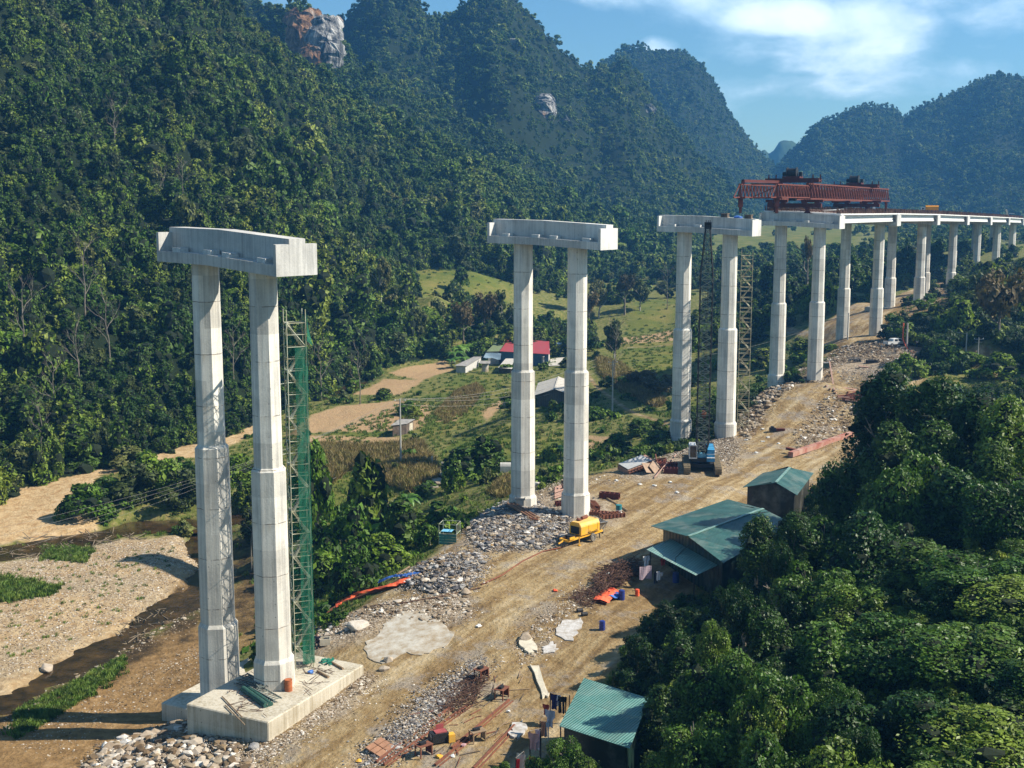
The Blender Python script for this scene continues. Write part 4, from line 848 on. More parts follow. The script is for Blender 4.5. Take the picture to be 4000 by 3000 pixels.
# ------------------------------------------------------------------ crawler crane
cc = Vector((25.7, 163.5)); cr = empty('crawler_crane', (cc.x, cc.y, H1(*cc)), math.radians(-6), 'blue crawler crane with a tall dark lattice boom standing upright between the piers', 'crane')
for sx in (-1, 1):                              # front is local -Y
    mb = MB(); prof = [];
    for k in range(20):
        a = 2*math.pi*k/20; yy = math.cos(a)*.5+(3.9 if math.cos(a) > 0 else -3.9); prof.append((yy, .55+math.sin(a)*.52))
    mb.prism(prof, sx*2.05-.42, sx*2.05+.42)
    for k in range(30): mb.box((sx*2.05, -4.0+k*.276, 1.09), (.9, .16, .07))
    for k in range(4): mb.box((sx*2.05, -4.43, .3+k*.22), (.9, .08, .13))
    t = mb.build('crawler_track', TRACKM, cr)
mb = MB(); mb.box((0, 0, .75), (3.4, 3.2, .5)); mb.tube((0, 0, 1), (0, 0, 1.35), 1.1, n=16); mb.build('undercarriage', DARKM, cr)
mb = MB(); mb.box((0, .6, 1.6), (3.0, 5.2, .45)); mb.box((0, 3.3, 2.2), (3.2, .9, 1.5)); mb.build('turntable_frame', DARKM, cr)
mb = MB(); mb.box((1.15, -.1, 2.45), (.95, 4.4, 1.25)); mb.box((1.12, -2.35, 1.75), (1.05, .5, .5)); mb.box((1.12, -2.0, 2.2), (1.0, .5, .5)); o = mb.build('engine_housing', BLUEP, cr)
for k, (y_, z_) in enumerate(((-2.5, 2.02), (-2.2, 2.47))): mb = MB(); mb.box((1.12, y_, z_), (1.06, .3, .05)); mb.build('white_step_edge', WHITEP, o)
for y_ in (-1.2, -.1, 1.0): mb = MB(); mb.box((1.15, y_, 3.085), (.97, .05, .03)); mb.build('panel_seam', DARKM, o)
mb = MB(); mb.box((-1.2, 1.3, 2.4), (.95, 1.9, 1.2)); mb.build('rear_housing', BLUEP, cr)
mb = MB(); mb.box((0, -1.35, 2.15), (1.2, .5, .6)); mb.build('front_tank', LBLUE, cr)
mb = MB(); mb.box((-1.2, -1.0, 1.85), (1.0, 2.2, .15)); mb.box((-1.2, -1.0, 3.55), (1.02, 2.2, .1))
for sx, sy in ((-.48, -2.05), (.48, -2.05), (-.48, .05), (.48, .05)): mb.bar((-1.2+sx, sy, 1.8), (-1.2+sx, sy, 3.55), .08)
cab = mb.build('cab', WHITEP, cr); mb = MB(); mb.box((-1.2, -1.0, 2.7), (.9, 2.06, 1.6)); mb.build('cab_glass', GLASSD, cab)
mb = MB(); mb.box((0, .5, 2.2), (1.0, 2.6, .6)); mb.tube((-.5, -.2, 2.6), (.5, -.2, 2.6), .42, n=12); mb.tube((-.5, 1., 2.6), (.5, 1., 2.6), .42, n=12)
for sx in (-.5, .5): mb.bar((sx, -.9, 1.9), (sx*.9, 1.9, 4.0), .12); mb.bar((sx*.9, 1.9, 4.0), (sx, 3.2, 2.4), .12)
mb.build('winch', DARKM, cr)
mb = MB(); lace = MB(); BH = 37.9-.5-cr.location.z-1.4
def boom_pt(z): return Vector((.12*z/30, -1.15+.35*z/30, 1.9+z))
BL = BH-1.0; nP = 32
def bw_(t): return .28+.52*min(1, t/.06) if t < .06 else (.8 if t < .80 else .8-.5*(t-.80)/.20)
pr = None
for k in range(nP+1):
    t = k/nP; c = boom_pt(BL*t); hw = bw_(t); ring = [c+Vector((sx*hw, sy*hw, 0)) for sx, sy in ((-1, -1), (1, -1), (1, 1), (-1, 1))]
    for a in range(4): lace.bar(ring[a], ring[(a+1) % 4], .07)
    if pr:
        for a in range(4): mb.bar(pr[a], ring[a], .13); lace.bar(pr[a] if k % 2 else pr[(a+1) % 4], ring[(a+1) % 4] if k % 2 else ring[a], .085)
    pr = ring
bm_ = mb.build('lattice_boom', DARKM, cr); lace.build('boom_lacing', plain('boom_lacing_paint', (.30, .32, .25), .6, .1, .4, 2), bm_)
mb = MB(); top = boom_pt(BL); mb.box(top+Vector((0, 0, .4)), (.9, .8, .9)); 
for sx in (-.25, 0, .25): mb.tube(top+Vector((sx-.05, -.3, .75)), top+Vector((sx+.05, -.3, .75)), .38, n=12)
mb.build('boom_head', DARKM, cr)
mb = MB()
for sx in (-.6, -.35, .35, .6): mb.tube(top+Vector((sx*.5, .2, .6)), (sx, 3.1, 2.9), .02, n=4)
for sx in (-.12, .12): mb.tube(top+Vector((sx, -.7, .5)), top+Vector((sx, -.7, -24)), .02, n=4)
mb.build('cable', DARKM, cr)
mb = MB(); hk = top+Vector((0, -.7, -24.6)); mb.box(hk, (.5, .3, .9)); mb.tube(hk-Vector((.3, 0, 0)), hk+Vector((.3, 0, 0)), .3, n=10); mb.bar(hk-Vector((0, 0, .4)), hk-Vector((0, 0, 1)), .1); mb.build('hook_block', RUST, cr)
# ------------------------------------------------------------------ concrete pump on a trailer
pa, pb = G(2195, 2140), G(2350, 2093); pc = (pa+pb)/2; pang = math.atan2(pb.y-pa.y, pb.x-pa.x)
pu = empty('concrete_pump_trailer', (pc.x, pc.y, pc.z+.02), pang, 'yellow towed concrete pump with a silver hopper, parked by the second pier', 'concrete pump')
Mb = lambda: MB()     # local +X is towards the hopper, -Y towards the road
mb = MB(); prof = [(-.85, .95), (.85, .95), (.85, 1.95), (.62, 2.32), (-.62, 2.32), (-.85, 1.95)]; mb.prism(prof, -1.2, 2.0); body = mb.build('engine_cover', YEL, pu)
bm = bmesh.new(); bm.from_mesh(body.data); bmesh.ops.bevel(bm, geom=bm.edges[:], offset=.05, segments=2, affect='EDGES'); bm.to_mesh(body.data); bm.free()
mb = MB(); mb.box((.3, 0, 2.335), (2.8, 1.1, .02)); mb.build('dusty_roof', YELTOP, body)
mb = MB(); mb.box((-1.215, 0, 1.5), (.03, 1.2, .8)); 
for k in range(7): mb.box((-1.235, 0, 1.15+k*.11), (.02, 1.15, .03))
mb.build('radiator_grille', DARKM, body)
for x_ in (.1, 1.6): mb = MB(); mb.box((x_, -.86, 1.5), (.02, .02, .9)); mb.build('door_seam', DARKM, body)
for x_ in (.3, 1.35): mb = MB(); mb.tube((x_, -.865, 1.25), (x_, -.885, 1.25), .06, n=8); mb.build('door_lock', DARKM, body)
mb = MB(); mb.tube((.2, .25, 2.5), (1.1, .3, 2.55), .2, n=10); mb.tube((-.5, .0, 2.4), (-.2, .5, 2.55), .1, n=8); mb.box((-.3, .2, 2.45), (.4, .5, .15)); mb.build('exhaust', RUST, body)
mb = MB()
for sy in (-.72, .72): mb.bar((-3.0, sy*.8, .72), (2.6, sy, .84), .12, .22); mb.bar((-1.3, sy, .75), (-1.5, sy*1.25, .02), .1); mb.box((-1.5, sy*1.25, .03), (.28, .28, .05))
mb.bar((-3.0, -.6, .72), (-3.0, .6, .72), .14, .22); mb.bar((-2.1, -.62, .74), (-2.1, .62, .74), .1, .16); mb.bar((-1.25, -.75, .8), (-1.25, .75, .8), .1, .2); mb.bar((-3.0, 0, .7), (-3.9, 0, .5), .12); mb.box((-2.5, -.72, .95), (.8, .12, .25))
mb.build('chassis', YEL, pu)
mb = MB(); mb.box((-2.0, 0, .95), (.9, .8, .35)); mb.tube((-2.6, -.2, .9), (-1.4, -.2, .9), .1, n=8); mb.tube((-2.6, .2, .9), (-1.4, .2, .9), .1, n=8); mb.box((.6, 0, .6), (2.6, .9, .4)); mb.build('pump_cylinder', DARKM, pu)
for sy in (-1, 1):
    mb = MB(); y0, y1 = sy*.78, sy*1.03
    ring = [(.42, y0), (.46, (y0*2+y1)/3), (.46, (y0+2*y1)/3), (.42, y1), (.24, y1), (.24, y0)]; n_ = 20; vs = [];
    for k in range(n_):
        a = 2*math.pi*k/n_; vs += [(.75+math.cos(a)*r_, y_, .47+math.sin(a)*r_) for r_, y_ in ring]
    mb.add(vs, [(k*6+j, k*6+(j+1) % 6, ((k+1) % n_)*6+(j+1) % 6, ((k+1) % n_)*6+j) for k in range(n_) for j in range(6)]); wh = mb.build('wheel', TYRE, pu)
    mb = MB(); mb.tube((.75, y0, .47), (.75, y1-sy*.06, .47), .24, n=16); mb.tube((.75, y1-sy*.06, .47), (.75, y1, .47), .09, n=8); mb.build('hub', HUBM, wh)
mb = MB(); b_ = [(2.05, -.45, 1.05), (2.6, -.45, 1.05), (2.6, .45, 1.05), (2.05, .45, 1.05)]; t_ = [(2.0, -.85, 1.85), (3.3, -.85, 1.75), (3.3, .85, 1.75), (2.0, .85, 1.85)]
mb.add(b_+t_, [(3, 2, 1, 0), (0, 1, 5, 4), (1, 2, 6, 5), (2, 3, 7, 6), (3, 0, 4, 7)])
mb.bar((2.0, -.88, 1.85), (3.3, -.88, 1.75), .07); mb.bar((3.3, -.88, 1.75), (3.3, .88, 1.75), .07); mb.bar((2, .88, 1.85), (3.3, .88, 1.75), .07)
for y_ in (-.5, 0, .5): mb.bar((2.1, y_, 1.78), (3.25, y_, 1.72), .04)
mb.bar((3.3, -.8, 1.7), (2.6, -.5, .6), .08); mb.build('hopper', STEEL, pu)
mb = MB(); mb.box((2.35, 0, .8), (.5, .9, .5)); mb.tube((2.5, -.2, .7), (2.9, -.6, .5), .14, n=8); mb.bar((2.2, -.6, .6), (2.2, -.7, .02), .09); mb.build('agitator_housing', DARKM, pu)
tx = bpy.data.curves.new('maker_lettering', 'FONT'); tx.body = 'Putzmeister'; tx.size = .34; tx.extrude = .004; tx.align_x = 'CENTER'
to = bpy.data.objects.new('maker_lettering', tx); C.objects.link(to); to.parent = body; to.location = (.75, -.872, 1.0); to.rotation_euler = (math.radians(90), 0, 0); tx.materials.append(DARKM)
dg_ = bpy.context.evaluated_depsgraph_get(); tm_ = bpy.data.meshes.new_from_object(to.evaluated_get(dg_)); t2 = bpy.data.objects.new('maker_lettering', tm_); C.objects.link(t2); t2.parent = body; t2.location = to.location; t2.rotation_euler = to.rotation_euler; bpy.data.objects.remove(to)
if not tm_.materials: tm_.materials.append(DARKM)
# ------------------------------------------------------------------ sheds of the camp
def roof_panel(mb, a, b, c, d, th=.05):
    a, b, c, d = [Vector(q) for q in (a, b, c, d)]; n = (b-a).cross(d-a).normalized()
    if n.z < 0: n = -n
    mb.hexa([q-n*th for q in (a, b, c, d)], [a, b, c, d])
def shed(name, label, corners, ridge, ground_z, wallm, roofm, cat='shed', inset=.45, door=None, group=None, ridgem=None):
    """corners FL, FR, BR, BL of the eaves; ridge (front, back) or None for a single pitch"""
    FL, FR, BR, BL = [Vector(q) for q in corners]; c0 = (FL+FR+BR+BL)/4; c0.z = ground_z; r = empty(name, c0, 0, label, cat, group)
    L = lambda v: Vector(v)-c0
    if ridge:
        RF, RB = [Vector(q) for q in ridge]
        for a, b, c, d in ((FL, RF, RB, BL), (RF, FR, BR, RB)): mb = MB(); roof_panel(mb, L(a), L(b), L(c), L(d)); mb.build('roof', roofm, r)
        mb = MB(); mb.bar(L(RF)+Vector((0, 0, .04)), L(RB)+Vector((0, 0, .04)), .3, .06); mb.build('ridge_cap', ridgem or roofm, r)
    else: mb = MB(); roof_panel(mb, L(FL), L(FR), L(BR), L(BL)); mb.build('roof', roofm, r)
    w2 = (FR-FL).length; l2 = (BL-FL).length; iu = inset/w2; iv = inset/l2
    P = lambda u, v: (FL*(1-u)+FR*u)*(1-v)+(BL*(1-u)+BR*u)*v
    def zr(u, v):
        if not ridge: return P(u, v).z
        e = FL.z*(1-v)+BL.z*v; k = RF.z*(1-v)+RB.z*v; return e+(k-e)*(1-abs(2*u-1))
    for (u0, v0), (u1, v1) in (((iu, iv), (1-iu, iv)), ((1-iu, iv), (1-iu, 1-iv)), ((1-iu, 1-iv), (iu, 1-iv)), ((iu, 1-iv), (iu, iv))):
        mb = MB(); S = [(u0, v0), ((u0+u1)/2, (v0+v1)/2), (u1, v1)]; q = [P(*s) for s in S]; n_ = Vector((q[2].y-q[0].y, q[0].x-q[2].x, 0)).normalized()*.04
        for k in range(2):
            a, b = q[k], q[k+1]; za, zb = zr(*S[k])-.08, zr(*S[k+1])-.08
            A0, B0 = Vector((a.x, a.y, ground_z-1)), Vector((b.x, b.y, ground_z-1)); A1, B1 = Vector((a.x, a.y, za)), Vector((b.x, b.y, zb))
            mb.hexa([L(A0-n_), L(B0-n_), L(B0+n_), L(A0+n_)], [L(A1-n_), L(B1-n_), L(B1+n_), L(A1+n_)])
        mb.build('wall', wallm, r)
    return r, L
gzv = lambda x, y, z: Vector(gz(x, y, z))
gd1 = (Vector(gz(2843,1950,7))-Vector(gz(2542,2054,7))).normalized()
TEAL = corrugated('green_corrugated_roof', (gd1.x, gd1.y), (.024, .085, .075), (.045, .115, .10), 20.); TEALL = corrugated('pale_green_roof', (.83, -.55), (.16, .30, .265), (.22, .35, .31), 20., dust=.2)
hd = (gzv(2460, 2923, 4.4)-gzv(2185, 2835, 4.4)).normalized()
TEALH = corrugated('green_hut_roof', (hd.x, hd.y), (.085, .22, .19), (.13, .27, .235), 30., 1.0, .12)
TEALW = corrugated('dark_green_sheet_wall', (.7, .71), (.004, .018, .014), (.008, .028, .021), 24., .7)  # green taken near black to paint in the deep shade under the eaves
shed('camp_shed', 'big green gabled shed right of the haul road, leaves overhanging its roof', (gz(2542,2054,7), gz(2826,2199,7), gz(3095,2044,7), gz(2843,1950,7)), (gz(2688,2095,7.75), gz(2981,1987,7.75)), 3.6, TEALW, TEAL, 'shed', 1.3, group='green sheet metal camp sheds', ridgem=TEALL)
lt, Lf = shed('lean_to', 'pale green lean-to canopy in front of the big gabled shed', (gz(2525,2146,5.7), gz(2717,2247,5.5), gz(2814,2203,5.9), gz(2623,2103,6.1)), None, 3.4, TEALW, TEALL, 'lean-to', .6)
for c in [q for q in lt.children if q.name.startswith('wall')]:
    bpy.data.objects.remove(c)
for px_, py_ in ((2540, 2150), (2712, 2238), (2800, 2203), (2628, 2112)):
    p = gzv(px_, py_, 5.55); mb = MB(); mb.tube(Lf((p.x, p.y, 3.2)), Lf((p.x, p.y, 5.5)), .06, n=6); mb.build('post', DARKM, lt)
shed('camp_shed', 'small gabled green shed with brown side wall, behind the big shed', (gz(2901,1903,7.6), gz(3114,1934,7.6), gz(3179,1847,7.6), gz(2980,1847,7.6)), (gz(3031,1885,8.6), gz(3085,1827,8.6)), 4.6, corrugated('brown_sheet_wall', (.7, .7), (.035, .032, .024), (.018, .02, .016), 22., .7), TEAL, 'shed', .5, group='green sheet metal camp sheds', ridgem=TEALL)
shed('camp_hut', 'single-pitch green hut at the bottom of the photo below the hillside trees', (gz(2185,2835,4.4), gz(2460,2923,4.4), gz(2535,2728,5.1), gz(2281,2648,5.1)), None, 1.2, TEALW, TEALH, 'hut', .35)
mb = MB(); q = [gzv(2700, 2106, 7.4), gzv(2690, 2130, 6.6), gzv(2662, 2155, 5.95), gzv(2640, 2178, 5.85), gzv(2634, 2215, 5.4), gzv(2634, 2235, 4.2)]; mb.path(q, .03, 5); tag(mb.build('hose', DARKM), 'black hose hanging from the big shed ridge over the pale canopy', 'hose')
mb = MB(); q = [gzv(2860, 2012, 7.55), gzv(2905, 2016, 7.6), gzv(2960, 2005, 7.75), gzv(3005, 1998, 7.6)]; mb.path(q, .04, 5); tag(mb.build('hose', DARKM), 'black hose lying across the big shed roof near the ridge', 'hose')
# ------------------------------------------------------------------ smaller things of the site
def rock_bm(r, seed, sub=2, flat=.7):
    """angular broken stone: the hull of random points, edges slightly chipped"""
    R = random.Random(seed); bm = bmesh.new()
    for k in range(9+sub*6):
        d = Vector((R.gauss(0, 1), R.gauss(0, 1), R.gauss(0, 1))).normalized()*R.uniform(.72, 1.15)*r; d.x *= R.uniform(.85, 1.25); d.z *= flat; bm.verts.new(d)
    h = bmesh.ops.convex_hull(bm, input=bm.verts[:]); bmesh.ops.delete(bm, geom=[v for v in set(h['geom_interior']+h['geom_unused']) if isinstance(v, bmesh.types.BMVert)], context='VERTS')
    if sub > 2: bmesh.ops.bevel(bm, geom=bm.edges[:], offset=r*.06, segments=1, affect='EDGES')
    return bm
def rock_mesh(name, m, r, seed, sub=2, flat=.7):
    bm = rock_bm(r, seed, sub, flat); me = bpy.data.meshes.new(name); bm.to_mesh(me); bm.free(); me.materials.append(m); return me
def rockmat(name, cols):
    m, nt, p = mat(name, .9, 0, .2); oi = N(nt, 'ShaderNodeObjectInfo'); g = N(nt, 'ShaderNodeNewGeometry')
    v = mth(nt, 'ADD', mth(nt, 'MULTIPLY', oi.outputs['Random'], .7), mth(nt, 'MULTIPLY', noise(nt, 2., 5, g.outputs['Position'], .65), .4)); nt.links.new(ramp(nt, v, cols), p.inputs['Base Color'])
    b = N(nt, 'ShaderNodeBump'); b.inputs['Strength'].default_value = .5; b.inputs['Distance'].default_value = .08; nt.links.new(noise(nt, 6, 5, g.outputs['Position'], .7), b.inputs['Height']); nt.links.new(b.outputs[0], p.inputs['Normal']); return m
ROCKG = rockmat('grey_limestone', [(.2, (.055, .052, .056)), (.45, (.12, .115, .12)), (.7, (.22, .21, .20)), (.95, (.42, .40, .38))])
ROCKP = rockmat('pale_limestone', [(.2, (.15, .11, .075)), (.45, (.29, .225, .16)), (.7, (.42, .36, .29)), (.95, (.66, .62, .56))])
ROCKB = rockmat('brown_stone', [(.2, (.09, .06, .035)), (.45, (.17, .115, .065)), (.7, (.25, .19, .12)), (.95, (.38, .33, .26))])
def rcoll(nm, ms):
    c = bpy.data.collections.new(nm)
    for k in range(6): c.objects.link(bpy.data.objects.new('stone', rock_mesh('stone', ms[k % len(ms)], .5, 40+k, 2 if k < 3 else 1, .7)))
    return c
RG = rcoll('stones_grey', [ROCKG, ROCKB, ROCKP, ROCKG, ROCKG, ROCKP]); RP = rcoll('stones_pale', [ROCKP, ROCKB, ROCKP]); RB = rcoll('stones_brown', [ROCKB, ROCKB, ROCKP])
def poly_points(poly, n, edge=0.):
    P = np.array([hit(x, y)[:2] for x, y in poly]); lo, hi = P.min(0), P.max(0); out = []
    while len(out) < n:
        q = lo+(hi-lo)*RNG.random((n*3, 2)); ins = np.zeros(len(q), bool)
        for i in range(len(P)):
            a = P[i]; b = P[(i+1) % len(P)]; ins ^= ((a[1] > q[:, 1]) != (b[1] > q[:, 1])) & (q[:, 0] < (b[0]-a[0])*(q[:, 1]-a[1])/(b[1]-a[1]+1e-9)+a[0])
        out += list(q[ins])
    return np.array(out[:n])
def rubble(poly, n, coll, label, s0=.12, s1=.5, heap=0., seed=0):
    if n > 1200: n = int(n*1.25)
    q = poly_points(poly, n); c = q.mean(0); dd = np.linalg.norm(q-c, axis=1); dd = dd/np.percentile(dd, 97)
    z = height(q[:, 0], q[:, 1])+heap*np.clip(1-dd**1.5, 0, 1)*RNG.uniform(.6, 1, n)
    q2 = np.repeat(q, 2, 0)+RNG.normal(size=(2*n, 2))*.9; z2 = height(q2[:, 0], q2[:, 1])+heap*np.clip(1-(np.linalg.norm(q2-c, axis=1)/max(np.percentile(np.linalg.norm(q-c, axis=1), 97), .1))**1.5, 0, 1)*.8
    scatter('rubble', np.stack([q2[:, 0], q2[:, 1], z2], 1), RNG.uniform(.05, .22, 2*n)*(1 if s1 > .2 else .5), coll, label.replace('broken', 'fine broken')+' (small fragments)', 'rubble', seed+100)
    s = (s0+(s1-s0)*RNG.random(n)**6)*.8; s = np.stack([s*RNG.uniform(.7, 1.5, n), s*RNG.uniform(.7, 1.3, n), s*RNG.uniform(.6, 1.2, n)], 1); scatter('rubble', np.stack([q[:, 0], q[:, 1], z+s[:, 2]*.02], 1), s, coll, label, 'rubble', seed, 6.28)
rubble([(1560,2290),(1640,2230),(1760,2160),(1880,2160),(1890,2230),(1840,2300),(1700,2330)], 2600, RG, 'dark grey heap of broken limestone beside the haul road', .15, .9, 1.3, 11)
rubble([(1840,2130),(1830,2060),(1960,1960),(2060,1940),(2140,1990),(2250,2050),(2210,2110),(2100,2150),(1900,2160)], 3600, RG, 'broken grey rock spread around the feet of the second pier', .15, 1.0, .5, 12)
rubble([(300,3050),(420,2930),(620,2850),(760,2800),(830,2860),(960,2960),(1060,3050)], 2600, RP, 'pale broken stone piled against the nearest footing', .15, 1.3, .9, 13)
rubble([(960,2950),(1150,2850),(1350,2700),(1420,2640),(1470,2660),(1300,2800),(1100,2930),(1030,3000)], 900, RP, 'pale stones along the road edge of the footing', .1, .5, 0, 14)
rubble([(1230,2440),(1360,2400),(1650,2330),(1830,2330),(1850,2400),(1750,2440),(1500,2420),(1400,2480),(1250,2500)], 1500, RP, 'pale stones scattered around the orange tarpaulin', .12, .8, 0, 15)
rubble([(2600,1770),(2680,1730),(2860,1700),(2900,1760),(2840,1850),(2790,1780),(2620,1790)], 1600, RP, 'pinkish crushed stone behind the blue crane', .12, .55, .5, 16)
rubble([(2890,1700),(2880,1620),(2960,1560),(3080,1480),(3100,1510),(2990,1610),(2930,1720)], 1300, RB, 'boulders tipped down the left bank of the earth ramp', .3, 1.6, .3, 17)
rubble([(3120,1770),(3100,1690),(3180,1600),(3270,1520),(3340,1580),(3320,1680),(3260,1730)], 1500, RB, 'earth and stone slope of the ramp facing the road', .15, .9, 0, 18)
rubble([(3050,1500),(3190,1420),(3280,1360),(3440,1330),(3560,1370),(3640,1450),(3520,1470),(3400,1400),(3260,1440),(3150,1500)], 3000, RB, 'brown rubble heap under the fifth pier', .2, 1.2, .5, 19)
rubble([(3270,1450),(3450,1420),(3550,1480),(3420,1530),(3300,1500)], 800, RG, 'grey rubble along the edge of the pit', .15, .7, 0, 20)
rubble([(3500,1270),(3560,1180),(3640,1120),(3700,1110),(3720,1150),(3640,1210),(3540,1290)], 1000, RP, 'pale rubble bank beneath the far piers', .3, 1.2, 0, 21)
rubble([(1400,3000),(1550,2860),(1700,2700),(1880,2570),(1900,2590),(1760,2740),(1600,2900),(1480,3000)], 1500, RG, 'line of grey stones between haul road and scrap yard', .1, .5, .2, 22)
rubble([(2000,2520),(2080,2440),(2250,2300),(2330,2260),(2350,2330),(2200,2420),(2120,2560),(2020,2620)], 600, RP, 'stones strewn along the right side of the haul road', .08, .5, 0, 23)
rubble([(2300,1880),(2460,1830),(2620,1760),(2620,1800),(2500,1870),(2350,1910)], 500, RP, 'small stones along the outer edge of the platform', .1, .5, 0, 24)
rubble([(0,2200),(450,2120),(780,2120),(800,2230),(560,2380),(250,2560),(0,2660)], 4500, RP, 'cobbles of the gravel bar in the river', .08, .38, 0, 25)
rubble([(0,2800),(280,2650),(500,2490),(700,2360),(800,2260),(850,2350),(700,2480),(450,2600),(150,2780),(0,2880)], 420, RB, 'dark stones along the lower stream', .12, .8, 0, 29)
rubble([(0,2900),(500,2650),(820,2500),(850,2620),(560,2760),(200,2960)], 500, RB, 'stones lying on the brown river terrace', .08, .5, 0, 26)
rubble([(1150,2990),(1500,2700),(1900,2400),(2300,2080),(2700,1880),(2900,1900),(2400,2200),(2000,2560),(1600,2990)], 1300, RB, 'small stones lying loose on the haul road', .04, .16, 0, 27)
rubble([(2060,1890),(2240,1850),(2270,1900),(2180,1960),(2070,1930)], 500, RP, 'white crushed stone between the columns of the second pier', .1, .6, .2, 28)
BOUL = [(700,2890,1.0,'P','white boulder at the top of the stone pile under the footing'),(560,2930,1.3,'P','brownish white boulder left of the stone pile'),(860,2930,.9,'P','pale boulder between stone pile and footing corner'),(480,2960,.9,'P','pale boulder at the lower left end of the stone pile'),
 (185,2625,1.2,'P','smooth tan boulder lying in the shallow river'),(1840,2185,1.0,'P','rounded white boulder below the green cage'),(1860,2075,1.3,'G','grey boulder beside the green cage'),(1395,2455,1.5,'P','long pale broken slab at the orange tarpaulin end'),(1300,2420,1.0,'P','pale boulder at the edge of the thicket'),
 (1520,2585,.8,'P','pale boulder at the lower tip of the concrete slab'),(1500,2620,.7,'P','pale rock between footing and concrete slab'),(2050,2500,1.1,'P','cluster rock beside the flat tan slab right of the road'),(1780,2290,.9,'P','square pale block at the end of the curved pipe'),(1820,2320,.9,'P','pale block by the haul road under the curved pipe end'),
 (2105,1900,1.3,'P','large white rounded rock between the columns of the second pier'),(1380,2690,.5,'P','white lump beside the timber stump at the footing'),(990,2930,.8,'G','dark boulder under the front corner of the footing'),(1710,2230,1.0,'P','pale rock standing on the grey heap'),(2740,1700,1.0,'G','grey boulder behind the crane boom')]
for px_, py_, s_, k_, lb in BOUL:
    p = G(px_, py_); me_ = rock_mesh('boulder', ROCKP if k_ == 'P' else ROCKG, s_*.62, int(px_), 3, .72); o = bpy.data.objects.new('boulder', me_); C.objects.link(o); o.location = p+Vector((0, 0, s_*.15)); o.rotation_euler = (0, 0, px_ % 6); tag(o, lb, 'boulder', 'boulders around the site')
def flatpoly(name, pts, th, m, label, cat, seed=3, lift=.05):
    P = [G(x, y) for x, y in pts]; Q = []; R = random.Random(seed)
    for i in range(len(P)):
        a, b = P[i], P[(i+1) % len(P)]
        for k in range(4): q = a.lerp(b, k/4); q += Vector((R.uniform(-.25, .25), R.uniform(-.25, .25), 0)); Q.append(q)
    zt = max(q.z for q in P)*.5+sum(q.z for q in P)/len(P)*.5+th; bm = bmesh.new()
    vs = [bm.verts.new((q.x, q.y, H1(q.x, q.y)+th+.07)) for q in Q]; f = bm.faces.new(vs); r_ = bmesh.ops.extrude_face_region(bm, geom=[f])
    for v in [e for e in r_['geom'] if isinstance(e, bmesh.types.BMVert)]: v.co.z -= 1.2
    bmesh.ops.triangulate(bm, faces=bm.faces[:]); bmesh.ops.recalc_face_normals(bm, faces=bm.faces)
    me = bpy.data.meshes.new(name); bm.to_mesh(me); bm.free(); me.materials.append(m); o = bpy.data.objects.new(name, me); C.objects.link(o); return tag(o, label, cat)
SLABC = plain('poured_concrete', (.46, .43, .37), .9, 0, .25, 1.1, (.28, .21, .13), bump=.5); CREAM = plain('pale_mortar', (.60, .54, .42), .9, 0, .25, 2., bump=.3); POWD = plain('white_lime', (.52, .50, .48), .95, 0, .25, 2., (.30, .26, .21))
flatpoly('concrete_slab', [(1425,2540),(1440,2505),(1480,2480),(1500,2440),(1560,2400),(1640,2390),(1700,2430),(1770,2480),(1740,2530),(1660,2560),(1580,2560),(1500,2595),(1440,2580)], .0, SLABC, 'irregular pale concrete slab poured beside the haul road', 'concrete slab')
flatpoly('flat_rock', [(2030,2500),(2050,2485),(2085,2510),(2095,2550),(2070,2565),(2040,2540)], .15, CREAM, 'flat tan slab of rock right of the haul road', 'rock slab', 5)
flatpoly('lime_spill', [(2165,2490),(2200,2430),(2275,2425),(2260,2470),(2230,2510)], .02, POWD, 'white spill of lime powder above the camp hut', 'powder spill', 6)
flatpoly('lime_spill', [(2120,2530),(2170,2515),(2180,2545),(2130,2555)], .02, POWD, 'small grey white powder patch below the larger spill', 'powder spill', 7)
flatpoly('mortar_strip', [(2075,2610),(2100,2605),(2155,2715),(2130,2735)], .12, CREAM, 'long pale mortar strip leading down to the clothes lines', 'mortar strip', 8)
flatpoly('lime_spill', [(2000,2840),(2040,2825),(2060,2860),(2030,2900),(1990,2880)], .1, POWD, 'grey white heap of lime left of the clothes line', 'powder spill', 9)
flatpoly('concrete_yard', [(2140,1432),(2150,1405),(2230,1392),(2280,1400),(2280,1432)], .1, FIBRO, 'old concrete drying yard between the farm houses', 'concrete yard', 10)
